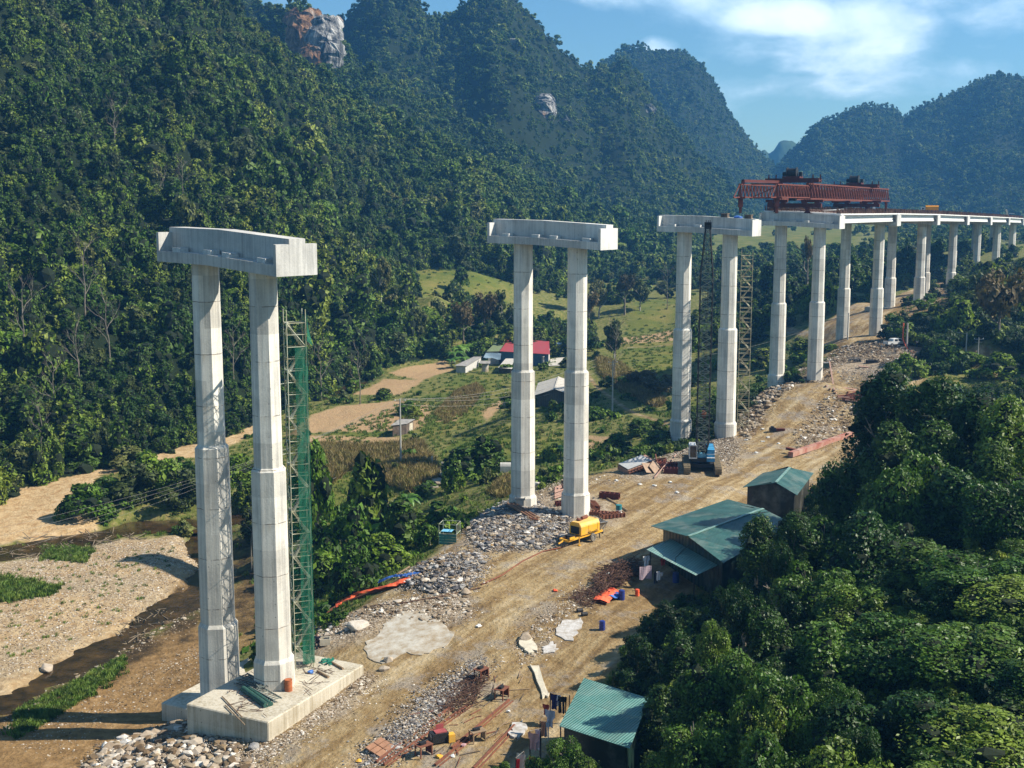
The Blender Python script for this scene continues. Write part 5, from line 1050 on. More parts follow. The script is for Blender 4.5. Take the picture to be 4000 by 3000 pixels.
# footing clutter
FT = 1.25
def F(px, py, z=FT): return Vector(gz(px, py, z))
p = F(1127, 2698); dr = empty('oil_drum', p, 0, 'rusty orange oil drum standing on the nearest footing', 'oil drum')
ORG = plain('rusty_orange_drum', (.42, .13, .05), .7, 0, .3, 3); mb = MB(); mb.tube((0, 0, 0), (0, 0, .95), .31, n=20)
for z in (.02, .32, .63, .93): mb.tube((0, 0, z-.02), (0, 0, z+.02), .325, n=20)
mb.build('barrel', ORG, dr); mb = MB(); mb.tube((0, 0, .951), (0, 0, .958), .28, n=20); mb.tube((.17, 0, .955), (.17, 0, .985), .04, n=8); mb.build('lid', ORG, dr)
GRN = plain('dark_green_roll', (.03, .09, .07), .7, 0, .4, 3); FORM = plain('formwork_steel', (.20, .24, .22), .65, .2, .45, 2.5, (.12, .10, .08))
for k, (a, b, lb) in enumerate((((930, 2665), (1060, 2750), 'green grey formwork panel lowest in the pile on the footing'), ((940, 2650), (1085, 2735), 'formwork panel lying across the pile on the footing'), ((950, 2635), (1040, 2680), 'upper formwork panel leaning on the column foot'), ((1000, 2650), (1030, 2690), 'short formwork panel at the column foot'), ((1020, 2625), (1025, 2650), 'yellowish formwork panel standing against the column'))):
    A, B = F(*a, FT+.25+.1*k), F(*b, FT+.2+.08*k); d = B-A; L = d.length; r = empty('formwork_panel', A, math.atan2(d.y, d.x), lb, 'formwork panel', 'formwork panels on the nearest footing')
    mb = MB(); 
    for y_ in (-.35, .35): mb.bar((0, y_, 0), (L, y_, 0), .07, .12)
    mb.build('rail', FORM, r); mb = MB(); n_ = max(3, int(L/.35))
    for q in range(n_): mb.bar((L*(q+.5)/n_, -.35, 0), (L*(q+.5)/n_, .35, 0), .05, .09)
    tag(mb.build('rung', FORM, r), None, None, None, None)
A, B = F(950, 2690, 1.5), F(1040, 2755, 1.45); rl = MB(); rl.tube(A, B, .24, n=14); rl.tube(A+Vector((.3, .3, -.05)), B+Vector((.3, .3, -.05)), .2, n=12); tag(rl.build('netting_roll', GRN), 'rolled up dark green netting lying on the nearest footing', 'netting roll')
for k, (a, b, lb) in enumerate((((1280, 2578), (1340, 2612), 'log at the far right corner of the footing'), ((1240, 2620), (1283, 2645), 'log beside the blue bundle on the footing'), ((868, 2720), (945, 2800), 'thin timber at the left edge of the footing'), ((880, 2755), (955, 2830), 'lower thin timber along the footing edge'))):
    A, B = F(*a, FT+.1), F(*b, FT+.1); mb = MB(); mb.tube(A, B, .1 if k < 2 else .05, n=8); tag(mb.build('timber', WOOD), lb, 'timber', 'timbers on the nearest footing')
def heap_cloth(name, pts, m, label, cat, h=.25, seed=1, m2=None):
    P = [G(x, y) for x, y in pts]; R = np.random.default_rng(seed); c = sum(P, Vector())/len(P); mb = MB(); n = len(P); rings = 6; vs = [c+Vector((0, 0, h))]
    for r in range(1, rings+1):
        for i in range(n*3):
            a = P[i//3].lerp(P[(i//3+1) % n], (i % 3)/3); q = c.lerp(a, r/rings); q.z = H1(q.x, q.y)+h*(1-(r/rings)**2)+R.uniform(.02, h*.5); vs.append(q)
    N_ = n*3; fs = [(0, 1+i, 1+(i+1) % N_) for i in range(N_)]+[(1+(r-1)*N_+i, 1+r*N_+i, 1+r*N_+(i+1) % N_, 1+(r-1)*N_+(i+1) % N_) for r in range(1, rings) for i in range(N_)]
    mb.add(vs, fs); o = mb.build(name, [m, m2 or m]); 
    if m2:
        for f in o.data.polygons: f.material_index = 1 if R.random() < .0 else 0
    return tag(o, label, cat)
GRNET = plain('green_net_heap', (.02, .2, .13), .8)
mb = MB(); q = F(1270, 2595); Rr = random.Random(3)
for k in range(26): a = q+Vector((Rr.uniform(-.5, .5), Rr.uniform(-.5, .5), Rr.uniform(0, .25))); mb.add([a, a+Vector((.3, .1, .1)), a+Vector((.1, .35, .15))], [(0, 1, 2)])
tag(mb.build('net_heap', GRNET), 'crumpled green net on the far right of the footing', 'net')
q = F(1213, 2630); o = bpy.data.objects.new('cloth_bundle', rock_mesh('cloth_bundle', BLUET, .25, 5, 2, .9)); C.objects.link(o); o.location = q+Vector((0, 0, .12)); tag(o, 'small blue and white bundle on the footing', 'bundle')
# tarpaulins, curved pipe, beams by the road
def ribbon3(mb, P, w, t=.02, rng=None):
    vs = []; 
    for i, p in enumerate(P):
        d = (P[min(i+1, len(P)-1)]-P[max(i-1, 0)]).normalized(); s = Vector((d.y, -d.x, 0))
        for k in range(5): vs.append(p+s*w*(k/4-.5)+Vector((0, 0, .18*math.sin(k*math.pi/4)+(rng.uniform(-.06, .12) if rng else 0))))
    mb.add(vs, [(i*5+k, i*5+k+1, i*5+k+6, i*5+k+5) for i in range(len(P)-1) for k in range(4)])
def gpath(pts, dz=.1, n=6):
    P = [G(x, y)+Vector((0, 0, dz)) for x, y in pts]; o = []
    for a, b in zip(P[:-1], P[1:]):
        for k in range(n): o.append(a.lerp(b, k/n))
    return o+[P[-1]]
Rr = random.Random(4); mb = MB(); ribbon3(mb, gpath([(1310, 2378), (1400, 2335), (1520, 2305), (1600, 2280), (1635, 2262)], .35), 1.1, rng=Rr); tag(mb.build('orange_tarpaulin', ORANGE), 'long crumpled orange tarpaulin laid over the curved pipe', 'tarpaulin')
mb = MB(); ribbon3(mb, gpath([(1480, 2298), (1540, 2280), (1590, 2272), (1645, 2262)], .62), .7, rng=Rr); tag(mb.build('blue_tarpaulin', BLUET), 'crumpled blue tarpaulin on top of the orange one', 'tarpaulin')
mb = MB(); mb.path(gpath([(1270, 2405), (1330, 2370), (1430, 2330), (1560, 2295), (1650, 2275), (1720, 2260), (1860, 2258)], .25, 3), .14, 7); tag(mb.build('curved_pipe', RUST), 'long curved brown pipe bank running past the tarpaulins', 'pipe')
mb = MB(); mb.path(gpath([(1420, 2375), (1560, 2365), (1700, 2340), (1880, 2300)], .12, 3), .06, 6); tag(mb.build('reinforcing_bars', REBAR), 'bundle of rusty bars on the stones below the tarpaulins', 'rebar bundle')
mb = MB(); mb.path(gpath([(2200, 2142), (2120, 2160), (2040, 2200), (1960, 2250), (1880, 2290)], .08, 4), .08, 6); tag(mb.build('delivery_pipe', RUST), 'rusty concrete delivery pipe running along the road from the pump', 'pipe')
A = G(1385, 2262); B = G(1443, 2215); mb = MB(); A.z += .45; B.z += .45; mb.tube(A, B, .48, n=16); tag(mb.build('concrete_cylinder', CREAM), 'white concrete cylinder lying by the thicket edge', 'concrete block')
mb = MB(); a = G(1540, 2258); b = G(1600, 2225); mb.bar(a+Vector((0, 0, .2)), b+Vector((0, 0, .3)), .12); tag(mb.build('pale_beam', WOOD), 'thin pale beam left of the dark stone heap', 'beam')
# cage by the thicket
A = G(1757, 2122); cg = empty('steel_cage', A, math.radians(-12), 'open green steel cage with a white sheet roof beside the boulders', 'cage')
GP = plain('green_corrugated_box', (.05, .2, .17), .6, 0, .3, 3); mb = MB()
for z in (0, .3, .6, .9): mb.box((0, -.9, z+.15), (2.0, .04, .26)); mb.box((-1, 0, z+.15), (.04, 1.8, .26))
mb.build('side_panel', GP, cg); mb = MB()
for sx in (-1, 1):
    for sy in (-.9, .9): mb.bar((sx, sy, 0), (sx, sy, 2.3), .06)
for z in (1.25, 2.3):
    for sy in (-.9, .9): mb.bar((-1, sy, z), (1, sy, z), .05)
    for sx in (-1, 1): mb.bar((sx, -.9, z), (sx, .9, z), .05)
for k in range(5): mb.bar((1, -.9+k*.45, 1.2), (1, -.9+k*.45, 2.3), .04)
mb.build('frame', GALV, cg); mb = MB(); mb.box((-.35, .3, 1.3), (1.2, 1.1, .04)); mb.build('sheet_roof', LBLUE, cg)
# around the second pier
def at_g(px, py, dz=0.): return G(px, py)+Vector((0, 0, dz))
A = at_g(2033, 1995); tb = empty('mixing_trough', A, math.radians(-5), 'grey steel trough on a concrete stand at the second pier', 'trough'); mb = MB(); mb.box((0, 0, .65), (.9, .8, 1.3)); mb.build('stand', SLABC, tb)
mb = MB(); mb.box((0, 0, 1.35), (1.15, 1.0, .06)); mb.box((0, -.5, 1.47), (1.15, .05, .2)); mb.box((0, .5, 1.47), (1.15, .05, .2)); mb.box((-.57, 0, 1.47), (.05, 1, .2)); mb.box((.57, 0, 1.47), (.05, 1, .2)); mb.build('tray', STEEL, tb)
A, B = at_g(2008, 1995, .9), at_g(2105, 2040, .45); rk = empty('pipe_rack', A, 0, 'three rusty steel pipes on a low trestle over the broken rock', 'pipe rack'); n_ = Vector(((B-A).y, -(B-A).x, 0)).normalized()
for k in range(3): mb = MB(); mb.tube(n_*.42*k, B-A+n_*.42*k, .15, n=10); mb.build('pipe', plain('brown_pipe', (.30, .16, .09), .8, .1, .3, 2), rk)
mb = MB(); mb.bar(Vector((.6, .2, -.9)), Vector((.6, .2, .0)), .2); mb.bar(B-A+n_*-.3+Vector((0, 0, -.5)), B-A+n_*1.2+Vector((0, 0, .2)), .12); mb.bar(B-A+n_*-.3+Vector((.4, -.4, -.3)), B-A+n_*1.3+Vector((.4, -.4, .25)), .12); mb.build('trestle', RUST, rk)
PINK = plain('pinkish_steel', (.36, .22, .17), .8, 0, .25, 2)
for k in range(7):
    A, B = at_g(2165, 1955-k*5, .25+.05*k), at_g(2222, 1936-k*5, .3+.05*k); mb = MB(); mb.tube(A, B, .12, n=8); tag(mb.build('steel_tube', PINK), 'pinkish steel tube in the stack behind the right column of the second pier', 'steel tube', 'stack of pinkish tubes at the second pier')
def formbox(px, py, L, W, Hh, rz, label, n=5, m=RUST, tilt=0., grp='rusty forms around the second pier'):
    r = empty('steel_form', at_g(px, py), rz, label, 'steel form', grp); r.rotation_euler = (tilt, 0, rz); mb = MB()
    mb.box((0, -W/2, Hh/2), (L, .08, Hh)); mb.box((0, W/2, Hh/2), (L, .08, Hh)); mb.build('side_plate', m, r); mb = MB()
    for q in range(n+1): mb.bar((-L/2+L*q/n, -W/2, .1), (-L/2+L*q/n, W/2, .1), .09, .12); mb.bar((-L/2+L*q/n, -W/2, Hh), (-L/2+L*q/n, W/2, Hh), .08); mb.bar((-L/2+L*q/n, -W/2-.08, 0), (-L/2+L*q/n, -W/2-.08, Hh), .07)
    mb.build('stiffener', m, r); return r
formbox(2318, 1985, 2.6, .8, .5, 1.7, 'rusty ladder-like form standing right of the column', 6, RUST, .2); formbox(2390, 2022, 2.8, 1.1, .5, .35, 'rusty ribbed form beside the teal drum', 6); formbox(2382, 1948, 2.4, .8, .7, -.35, 'dark rusty frame lying alone on the dirt', 4, DRED); formbox(2340, 2015, 2.0, .8, .4, -.3, 'low rusty form in front of the ribbed one', 5); formbox(2195, 1975, 1.6, .8, .5, .2, 'dark form tucked left of the right column', 4, DRED)
A, B = at_g(2345, 1935, .15), at_g(2450, 2000, .12); mb = MB(); mb.tube(A, B, .13, n=8); tag(mb.build('pole', WOOD), 'long pale pole lying across the stones by the teal drum', 'pole')
p = at_g(2417, 2010); dr = empty('oil_drum', p, 0, 'teal and white drum at the edge of the yard by the second pier', 'oil drum'); mb = MB(); mb.tube((0, 0, 0), (0, 0, .5), .36, n=18); mb.build('lower_body', WHITEP, dr); mb = MB(); mb.tube((0, 0, .5), (0, 0, 1.05), .36, n=18); mb.tube((0, 0, 1.03), (0, 0, 1.07), .375, n=18); mb.build('upper_body', plain('teal_paint', (.03, .2, .22), .5), dr)
# heap of forms left of the crane
GREYP = plain('grey_plywood', (.42, .42, .41), .7, 0, .25, 1.5); BROWNP = plain('brown_plywood', (.33, .23, .16), .8, 0, .3, 1.5)
bx = empty('box_form', at_g(2490, 1838, .3), math.radians(-35), 'large tilted pinkish box form with a grey sheet on top, left of the crane', 'box form'); bx.rotation_euler = (math.radians(10), math.radians(-12), math.radians(30))
mb = MB(); mb.box((0, 0, .45), (4.6, 2.4, .7)); mb.build('box', PINK, bx); mb = MB()
for k in range(10): mb.bar((-2.3+k*.5, -1.24, .1), (-2.3+k*.5, -1.24, .95), .09); mb.bar((-2.3+k*.5, 1.24, .1), (-2.3+k*.5, 1.24, .95), .09)
for z in (.15, .5, .85): mb.bar((-2.35, -1.27, z), (2.35, -1.27, z), .08)
mb.build('rib', RUST, bx); mb = MB(); mb.box((-.3, .1, .98), (3.9, 2.2, .05)); mb.build('top_sheet', GREYP, bx)
for k, (x_, y_, rx, ry, rz, lb) in enumerate(((2535, 1850, .9, .2, .9, 'brown plywood sheet leaning against the pinkish box form'), (2558, 1845, .95, -.2, 1.2, 'second brown sheet leaning right of the box form'))):
    mb = MB(); mb.box((0, 0, 0), (2.6, 1.5, .05)); o = mb.build('plywood_sheet', BROWNP); o.location = at_g(x_, y_, .7); o.rotation_euler = (rx, ry, rz); tag(o, lb, 'plywood sheet', 'sheets leaning by the box form')
formbox(2600, 1830, 3.0, .9, .7, .3, 'reddish ribbed form on the scrap heap left of the crane', 6, RED); formbox(2620, 1850, 1.8, 1.0, .7, -.1, 'small dark form near the crane track', 4, DRED); formbox(2575, 1815, 2.6, .8, .6, 1.0, 'reddish form behind the leaning sheets', 5, RED)
for k, (a, b, lb) in enumerate((((2555, 1872), (2605, 1835), 'long rusty white pole sticking out of the scrap heap'), ((2540, 1800), (2600, 1815), 'bar lying over the reddish form'), ((2575, 1850), (2560, 1800), 'upright strut leaning in the scrap heap'), ((2590, 1845), (2640, 1800), 'slanting beam in the scrap heap'))):
    mb = MB(); mb.tube(at_g(*a, .15), at_g(*b, .9), .09, n=6); tag(mb.build('steel_bar', PINK if k in (0, 3) else RUST), lb, 'steel bar', 'bars on the scrap heap')
# box beam by the road at the ramp foot
A, B = at_g(3088, 1790, .45), at_g(3325, 1706, .45); gb = empty('box_beam', A, math.atan2((B-A).y, (B-A).x), 'long pinkish red steel box beam lying at the foot of the ramp', 'steel beam'); L = (B-A).length
mb = MB(); mb.box((L/2, 0, 0), (L, .75, .7)); 
for k in range(6): mb.box((L*(k+.5)/6, 0, .36), (.08, .85, .04))
mb.build('beam', plain('red_white_beam', (.30, .10, .07), .8, 0, .25, .6, (.42, .27, .21)), gb); mb = MB(); mb.bar((2.2, .3, .2), (2.8, 2.0, .2), .5, .35); mb.build('cross_arm', RED, gb)
mc = empty('drill_carriage', at_g(3030, 1690), 0, 'dark red machine part left lying on the ramp track', 'machine part'); mb = MB(); mb.box((-.5, 0, .35), (.9, .8, .5)); mb.box((-.55, 0, .7), (.4, .6, .25)); mb.build('gearbox', DARKM, mc); mb = MB(); mb.box((.6, 0, .3), (1.3, .5, .35)); mb.tube((0, 0, .3), (1.4, 0, .3), .2, n=8); mb.build('shaft', DRED, mc)
for k, (x_, y_) in enumerate(((2915, 1720), (3000, 1712), (2980, 1728), (3042, 1735), (2954, 1771), (2980, 1680), (2557, 1900), (2645, 1925), (2500, 1895), (2620, 1888), (2410, 1880), (1925, 2140), (2170, 2315), (1870, 2450), (1640, 2790))):
    mb = MB(); Rr = random.Random(k); mb.box((0, 0, .06), (.5, .35, .1)); mb.box((.12, .1, .12), (.3, .25, .1), .6); o = mb.build('cement_sack', WHITEP if k != 11 and k != 12 else (YEL if k == 11 else ORANGE)); o.location = at_g(x_, y_); o.rotation_euler = (0, .1, Rr.uniform(0, 3))
    tag(o, 'white empty sack on the dirt '+['at the ramp foot, left end', 'on the ramp below the machine part', 'at the ramp foot', 'right of the others at the ramp foot', 'in front of the ramp', 'high on the ramp left track', 'between scrap heap and green roof', 'nearest the small gabled shed', 'in the turning area left', 'below the crane track', 'right of the second pier', 'beside the grey heap, yellow', 'orange red scrap in mid road', 'below the concrete slab', 'by the stone line'][k], 'sack', 'sacks littered over the site')
# pit with steel scrap
Rr = random.Random(8); SB = [(3225, 1515, 3340, 1528), (3240, 1530, 3330, 1525), (3262, 1545, 3345, 1532), (3270, 1555, 3320, 1550), (3272, 1562, 3318, 1560), (3290, 1565, 3370, 1580), (3300, 1572, 3370, 1582), (3310, 1540, 3400, 1535), (3238, 1475, 3258, 1535)]
for k, (a, b, c, d) in enumerate(SB):
    mb = MB(); up = 3.0 if k == 8 else .3; mb.bar(at_g(a, b, up), at_g(c, d, .3), .22 if k != 5 else .45); tag(mb.build('steel_beam', RUST if k % 2 else PINK), ('steel beam propped upright against the pit wall' if k == 8 else 'rusty steel beam in the scrap stack inside the pit'), 'steel beam', 'steel beams in the pit' if k < 8 else None)
for k, (x_, y_) in enumerate(((3335, 1555), (3365, 1550), (3385, 1560), (3360, 1590))): formbox(x_, y_, 3.0, 1.6, .3, .8+k*.3, 'reddish grating form in the pit, number %s from the left' % ['one', 'two', 'three', 'four'][k], 7, RED if k != 1 else RUST, .5, 'grating forms in the pit')
for k, (x_, y_, lb) in enumerate(((3340, 1415, 'small grey bar cage with upright rods on the rubble'), (3405, 1418, 'dark ribbed steel block right of the bar cage'), (3470, 1395, 'folded galvanised frames on the rubble heap'))):
    r = empty('bar_cage', at_g(x_, y_), .2*k, lb, 'bar cage', 'steel cages on the rubble heap'); mb = MB()
    for q in range(8):
        for s_ in (-.6, .6): mb.bar((-1.2+q*.34, s_, 0), (-1.2+q*.34, s_, 1.0 if k != 1 else .7), .06)
    for z in (.2, .8): mb.bar((-1.2, -.6, z), (1.2, -.6, z), .06); mb.bar((-1.2, .6, z), (1.2, .6, z), .06)
    mb.build('rods', STEEL if k != 1 else DARKM, r)
    if k < 2: mb = MB(); mb.box((0, 0, .3), (2.1, 1.0, .55)); mb.build('core', DARKM, r)
for k, (x_, y_) in enumerate(((3373, 1437), (3360, 1372), (3390, 1380), (3430, 1385), (3250, 1465), (3415, 1360))):
    mb = MB(); mb.box((0, 0, 0), (2.0, .7, .06)); o = mb.build('board', PINK if k == 0 else WOOD); o.location = at_g(x_, y_, .25); o.rotation_euler = (.1, .15, k*1.1); tag(o, ['pink board lying on the grey platform', 'pale board at the left of the rubble heap', 'plank near the rubble crest', 'long plank beside the folded frames', 'board by the generator', 'plank at the rubble crest'][k], 'board', 'boards on the rubble')
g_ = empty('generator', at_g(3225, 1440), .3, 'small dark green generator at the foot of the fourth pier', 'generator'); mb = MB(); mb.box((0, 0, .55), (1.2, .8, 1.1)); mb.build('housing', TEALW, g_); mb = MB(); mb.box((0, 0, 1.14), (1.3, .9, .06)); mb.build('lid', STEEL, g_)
# scrap yard at the bottom
for k, (a, b, c, d) in enumerate(((1470, 2990, 1760, 2775), (1500, 3000, 1830, 2760), (1700, 3000, 1860, 2870), (1765, 2930, 1990, 2740), (1850, 3010, 2010, 2840), (1600, 2800, 1700, 2790))):
    mb = MB(); A, B = at_g(a, b, .12), at_g(c, d, .12); mb.bar(A, B, .16); 
    if k < 5: mb.bar(A+Vector((.3, -.2, 0)), B+Vector((.3, -.2, 0)), .08)
    tag(mb.build('rail', RUST), ['long rusty rail nearest the stone line in the scrap yard', 'second long rusty rail in the scrap yard', 'short rail running out of the bottom edge beside the yellow sack', 'rail passing under the brown trestle', 'rail nearest the camp hut', 'short bar by the stone line'][k], 'rail', 'rusty rails in the scrap yard')
pf = empty('brick_form', at_g(1485, 2930, .15), .62, 'brown slatted panel leaning on the stones beside the road', 'panel'); pf.rotation_euler = (.25, -.1, .95)
for i in range(3):
    for j in range(2): mb = MB(); mb.box((-.5+j*.9, -.55+i*.5, .1), (.82, .42, .1)); mb.build('slat', plain('brown_board', (.33, .17, .10), .8), pf)
cu = empty('bar_cutter', at_g(1715, 2905), .4, 'red and black bar cutting machine in the scrap yard', 'machine'); mb = MB(); mb.box((0, 0, .45), (1.3, .8, .7)); mb.tube((-.7, -.1, .5), (-.8, -.1, .5), .35, n=14); mb.build('body', DARKM, cu); mb = MB(); mb.box((.1, 0, .84), (.9, .6, .08)); mb.box((.2, .42, 1.0), (.6, .05, .4)); mb.build('guard', plain('faded_red', (.35, .08, .08), .7), cu)
mb = MB(); mb.box((.85, -.3, .35), (.5, .5, .6)); mb.build('yellow_box', YEL, cu)
for k, (x_, y_) in enumerate(((1865, 2905), (1655, 2960), (1880, 2655), (1960, 2735))):
    t = empty('steel_trestle', at_g(x_, y_), .5+k*.2, ['open brown work trestle with tools on top, in the middle of the yard', 'dark block near the yellow sack', 'rusty trestle at the top of the scrap yard', 'rusty trestle by the bushes'][k], 'trestle', 'work trestles in the scrap yard'); mb = MB()
    for sx in (-.5, .5):
        for sy in (-.35, .35): mb.bar((sx, sy, 0), (sx, sy, .85), .08)
    mb.box((0, 0, .87), (1.15, .85, .05)); mb.build('frame', RUST if k else WOOD, t); mb = MB(); mb.box((.52, 0, .45), (.04, .7, .7)); mb.build('side_panel', WOOD if k == 0 else DRED, t)
    mb = MB(); mb.box((-.1, 0, .98), (.5, .3, .18)); mb.tube((-.3, .1, 1.0), (.4, .1, 1.05), .06, n=6); mb.build('tool', DARKM, t)
for k, (x_, y_, m_, s_, lb) in enumerate(((1715, 2960, YEL, .3, 'crumpled bright yellow sack in the scrap yard'), (1403, 2985, YEL, .22, 'yellow scrap at the bottom edge by the road'), (1810, 2915, plain('pale_red_cloth', (.5, .3, .3), .9), .28, 'reddish white rag bundle on the yellow earth'), (1768, 2960, WHITEP, .22, 'white sack beside the yellow sack'), (1985, 2790, WHITEP, .2, 'white rag near the right edge of the yard'))):
    o = bpy.data.objects.new('rag_heap', rock_mesh('rag_heap', m_, s_, k+70, 2, .5)); C.objects.link(o); o.location = at_g(x_, y_, .08); tag(o, lb, 'rag')
Rr = random.Random(21); yard = poly_points([(1520, 2980), (1720, 2780), (1900, 2640), (2030, 2620), (2080, 2760), (2000, 2860), (1850, 2990)], 130)
for k, q in enumerate(yard[:56]):
    L = Rr.uniform(.5, 1.9); a = Rr.gauss(.95, .45); d = Vector((math.cos(a), math.sin(a), 0))*L/2; p = Gz(q[0], q[1], .06); mb = MB(); mb.bar(p-d, p+d, Rr.uniform(.04, .11), .03); tag(mb.build('plank', WOOD if k % 3 == 0 else (RUST if k % 3 == 1 else DWOOD)), 'loose plank or bar lying on the orange earth of the scrap yard', 'plank', 'loose planks and bars in the scrap yard')
def wire_tangle(poly, n, L0, L1, m, label, h=.5, seed=1, w=.03):
    R = random.Random(seed); q = poly_points(poly, n); mb = MB()
    for a in q:
        p = Gz(a[0], a[1], R.uniform(.05, h)); d = Vector((R.gauss(0, 1), R.gauss(0, 1), R.gauss(0, .25))).normalized()*R.uniform(L0, L1)/2; mb.bar(p-d, p+d, w)
    return tag(mb.build('rebar_scrap', m), label, 'scrap', None, 'stuff')
wire_tangle([(2320, 2280), (2360, 2230), (2480, 2200), (2500, 2250), (2420, 2300), (2360, 2330)], 420, .8, 2.4, REBAR, 'tangled heap of rusty bars and brushwood beside the lean-to', .7, 2, .045)
wire_tangle([(2210, 2340), (2320, 2290), (2380, 2330), (2300, 2380)], 160, .8, 2.6, REBAR, 'rusty bars spread left of the orange tarpaulin heap', .25, 3)
wire_tangle([(1700, 2760), (1830, 2640), (1900, 2660), (1860, 2760), (1780, 2800)], 260, .6, 2.2, REBAR, 'rusty bars heaped in the upper part of the scrap yard', .35, 4)
wire_tangle([(870, 2740), (940, 2660), (1060, 2700), (1080, 2760), (960, 2830)], 0, .4, 1, REBAR, '', .2, 5) if False else None
DRIFT = plain('driftwood', (.24, .19, .13), .9, 0, .4, 2)
wire_tangle([(0, 2150), (120, 2100), (420, 2080), (560, 2110), (300, 2150), (100, 2190)], 130, .8, 3.2, DRIFT, 'driftwood and dead branches along the upper stream bank', .3, 6, .07)
wire_tangle([(480, 2440), (640, 2380), (700, 2400), (520, 2520), (420, 2520)], 50, .6, 2.5, DRIFT, 'dead branches caught on the lower gravel bar', .3, 7, .06)
mb = MB(); Rr = random.Random(12)
for k in range(150):
    p = F(Rr.choice([Rr.uniform(890, 1050), Rr.uniform(1180, 1300)]), Rr.uniform(2590, 2800), FT+Rr.uniform(.03, .2)); 
    if not (800 < project(p.x, p.y, p.z)[0] < 1330) : continue
    c0 = Vector((-19.1, 95.95, 0)); e = p-c0; ua_ = Vector((math.sin(math.radians(26.3)), math.cos(math.radians(26.3)), 0)); na_ = Vector((ua_.y, -ua_.x, 0))
    if abs(e.dot(ua_)) > 6 or abs(e.dot(na_)) > 3.4: continue
    d = Vector((Rr.gauss(0, 1), Rr.gauss(0, 1), 0)).normalized()*Rr.uniform(.2, .7); mb.bar(p-d, p+d, .03)
tag(mb.build('wire_scrap', REBAR), 'tie wire and short bars strewn over the nearest footing', 'scrap', None, 'stuff')
mb = MB(); ribbon3(mb, gpath([(2345, 2360), (2365, 2340), (2385, 2325), (2395, 2318)], .2), 1.6, rng=Rr); tag(mb.build('orange_tarpaulin', ORANGE), 'small crumpled orange tarpaulin heap in front of the bar heap', 'tarpaulin')
mb = MB(); ribbon3(mb, gpath([(2385, 2345), (2405, 2335), (2425, 2332)], .22), 1.0, rng=Rr); tag(mb.build('blue_tarpaulin', BLUET), 'small blue tarpaulin piece right of the orange heap', 'tarpaulin')
BLD = plain('blue_plastic', (.02, .04, .22), .4, 0, .2, 2, spec=.5)
for x_, y_, s_, m_, lb in ((2428, 2345, 1., BLD, 'blue plastic drum behind the small blue tarpaulin'), (2352, 2463, .9, BLD, 'blue plastic drum beside the white lime spill'), (2489, 2330, .7, ORANGE, 'orange bucket at the foot of the overgrown bank'), (2640, 2275, 1.1, BLD, 'blue barrel in the shade under the lean-to end'), (2825, 2245, 1.3, BLD, 'blue barrel half hidden under the trees'), (2848, 2180, 1.4, BLD, 'blue tank by the lower corner of the big roof')):
    r = empty('plastic_drum', at_g(x_, y_), 0, lb, 'plastic drum', 'plastic drums around the camp'); mb = MB(); mb.tube((0, 0, 0), (0, 0, .9*s_), .3*s_, n=14); mb.tube((0, 0, .28*s_), (0, 0, .34*s_), .32*s_, n=14); mb.tube((0, 0, .58*s_), (0, 0, .64*s_), .32*s_, n=14); mb.build('drum', m_, r); mb = MB(); mb.tube((0, 0, .9*s_), (0, 0, .95*s_), .22*s_, n=12); mb.build('lid', m_, r)
for x_, y_, lb in ((2265, 2392, 'first old tyre right of the rut'), (2283, 2408, 'second old tyre, nearer the lime spill')):
    mb = MB(); p = at_g(x_, y_, .15); mb.tube(p-Vector((.25, .1, 0)), p+Vector((.25, .1, 0)), .2, n=12); tag(mb.build('dark_log', DARKM), lb.replace('old tyre', 'short black log'), 'log', 'black logs by the bar heap')
mb = MB(); mb.tube(at_g(2320, 2268, .15), at_g(2470, 2215, .2), .09, n=8); tag(mb.build('white_pipe', WHITEP), 'white plastic pipe lying on the stones above the bar heap', 'pipe')
# clothes lines
def garment(x, y, z, w, h, m, rz, kind, label, grp):
    """cloth with folds hung from its upper edge"""
    R = random.Random(int(x*10+y)); mb = MB(); nx, nz = 8, 6; d = Vector((math.cos(rz), math.sin(rz), 0)); s = Vector((-d.y, d.x, 0)); vs = []
    for sd in (0, 1):
        for i in range(nz+1):
            for j in range(nx+1):
                t = j/nx; ww = w
                if kind == 'shirt': ww = w*(1.0 if i <= 2 else .62)
                if kind == 'trousers': ww = w*(1 if i < 2 else .95)
                q = d*(t-.5)*ww+s*(.05*math.sin(t*9+i*.5)+.03*sd-.015); q.z = -h*i/nz-.03*math.sin(t*7); vs.append(q)
    k = (nx+1)*(nz+1); fs = []
    for sd in (0, 1):
        for i in range(nz):
            for j in range(nx):
                if kind == 'trousers' and i > 1 and j == nx//2: continue
                fs.append(tuple(sd*k+q for q in (i*(nx+1)+j, i*(nx+1)+j+1, (i+1)*(nx+1)+j+1, (i+1)*(nx+1)+j)))
    mb.add(vs, fs); o = mb.build('garment', m); o.location = (x, y, z); tag(o, label, 'garment', grp)
cm = lambda n, c: plain(n, c, .95, 0, .2, 5)
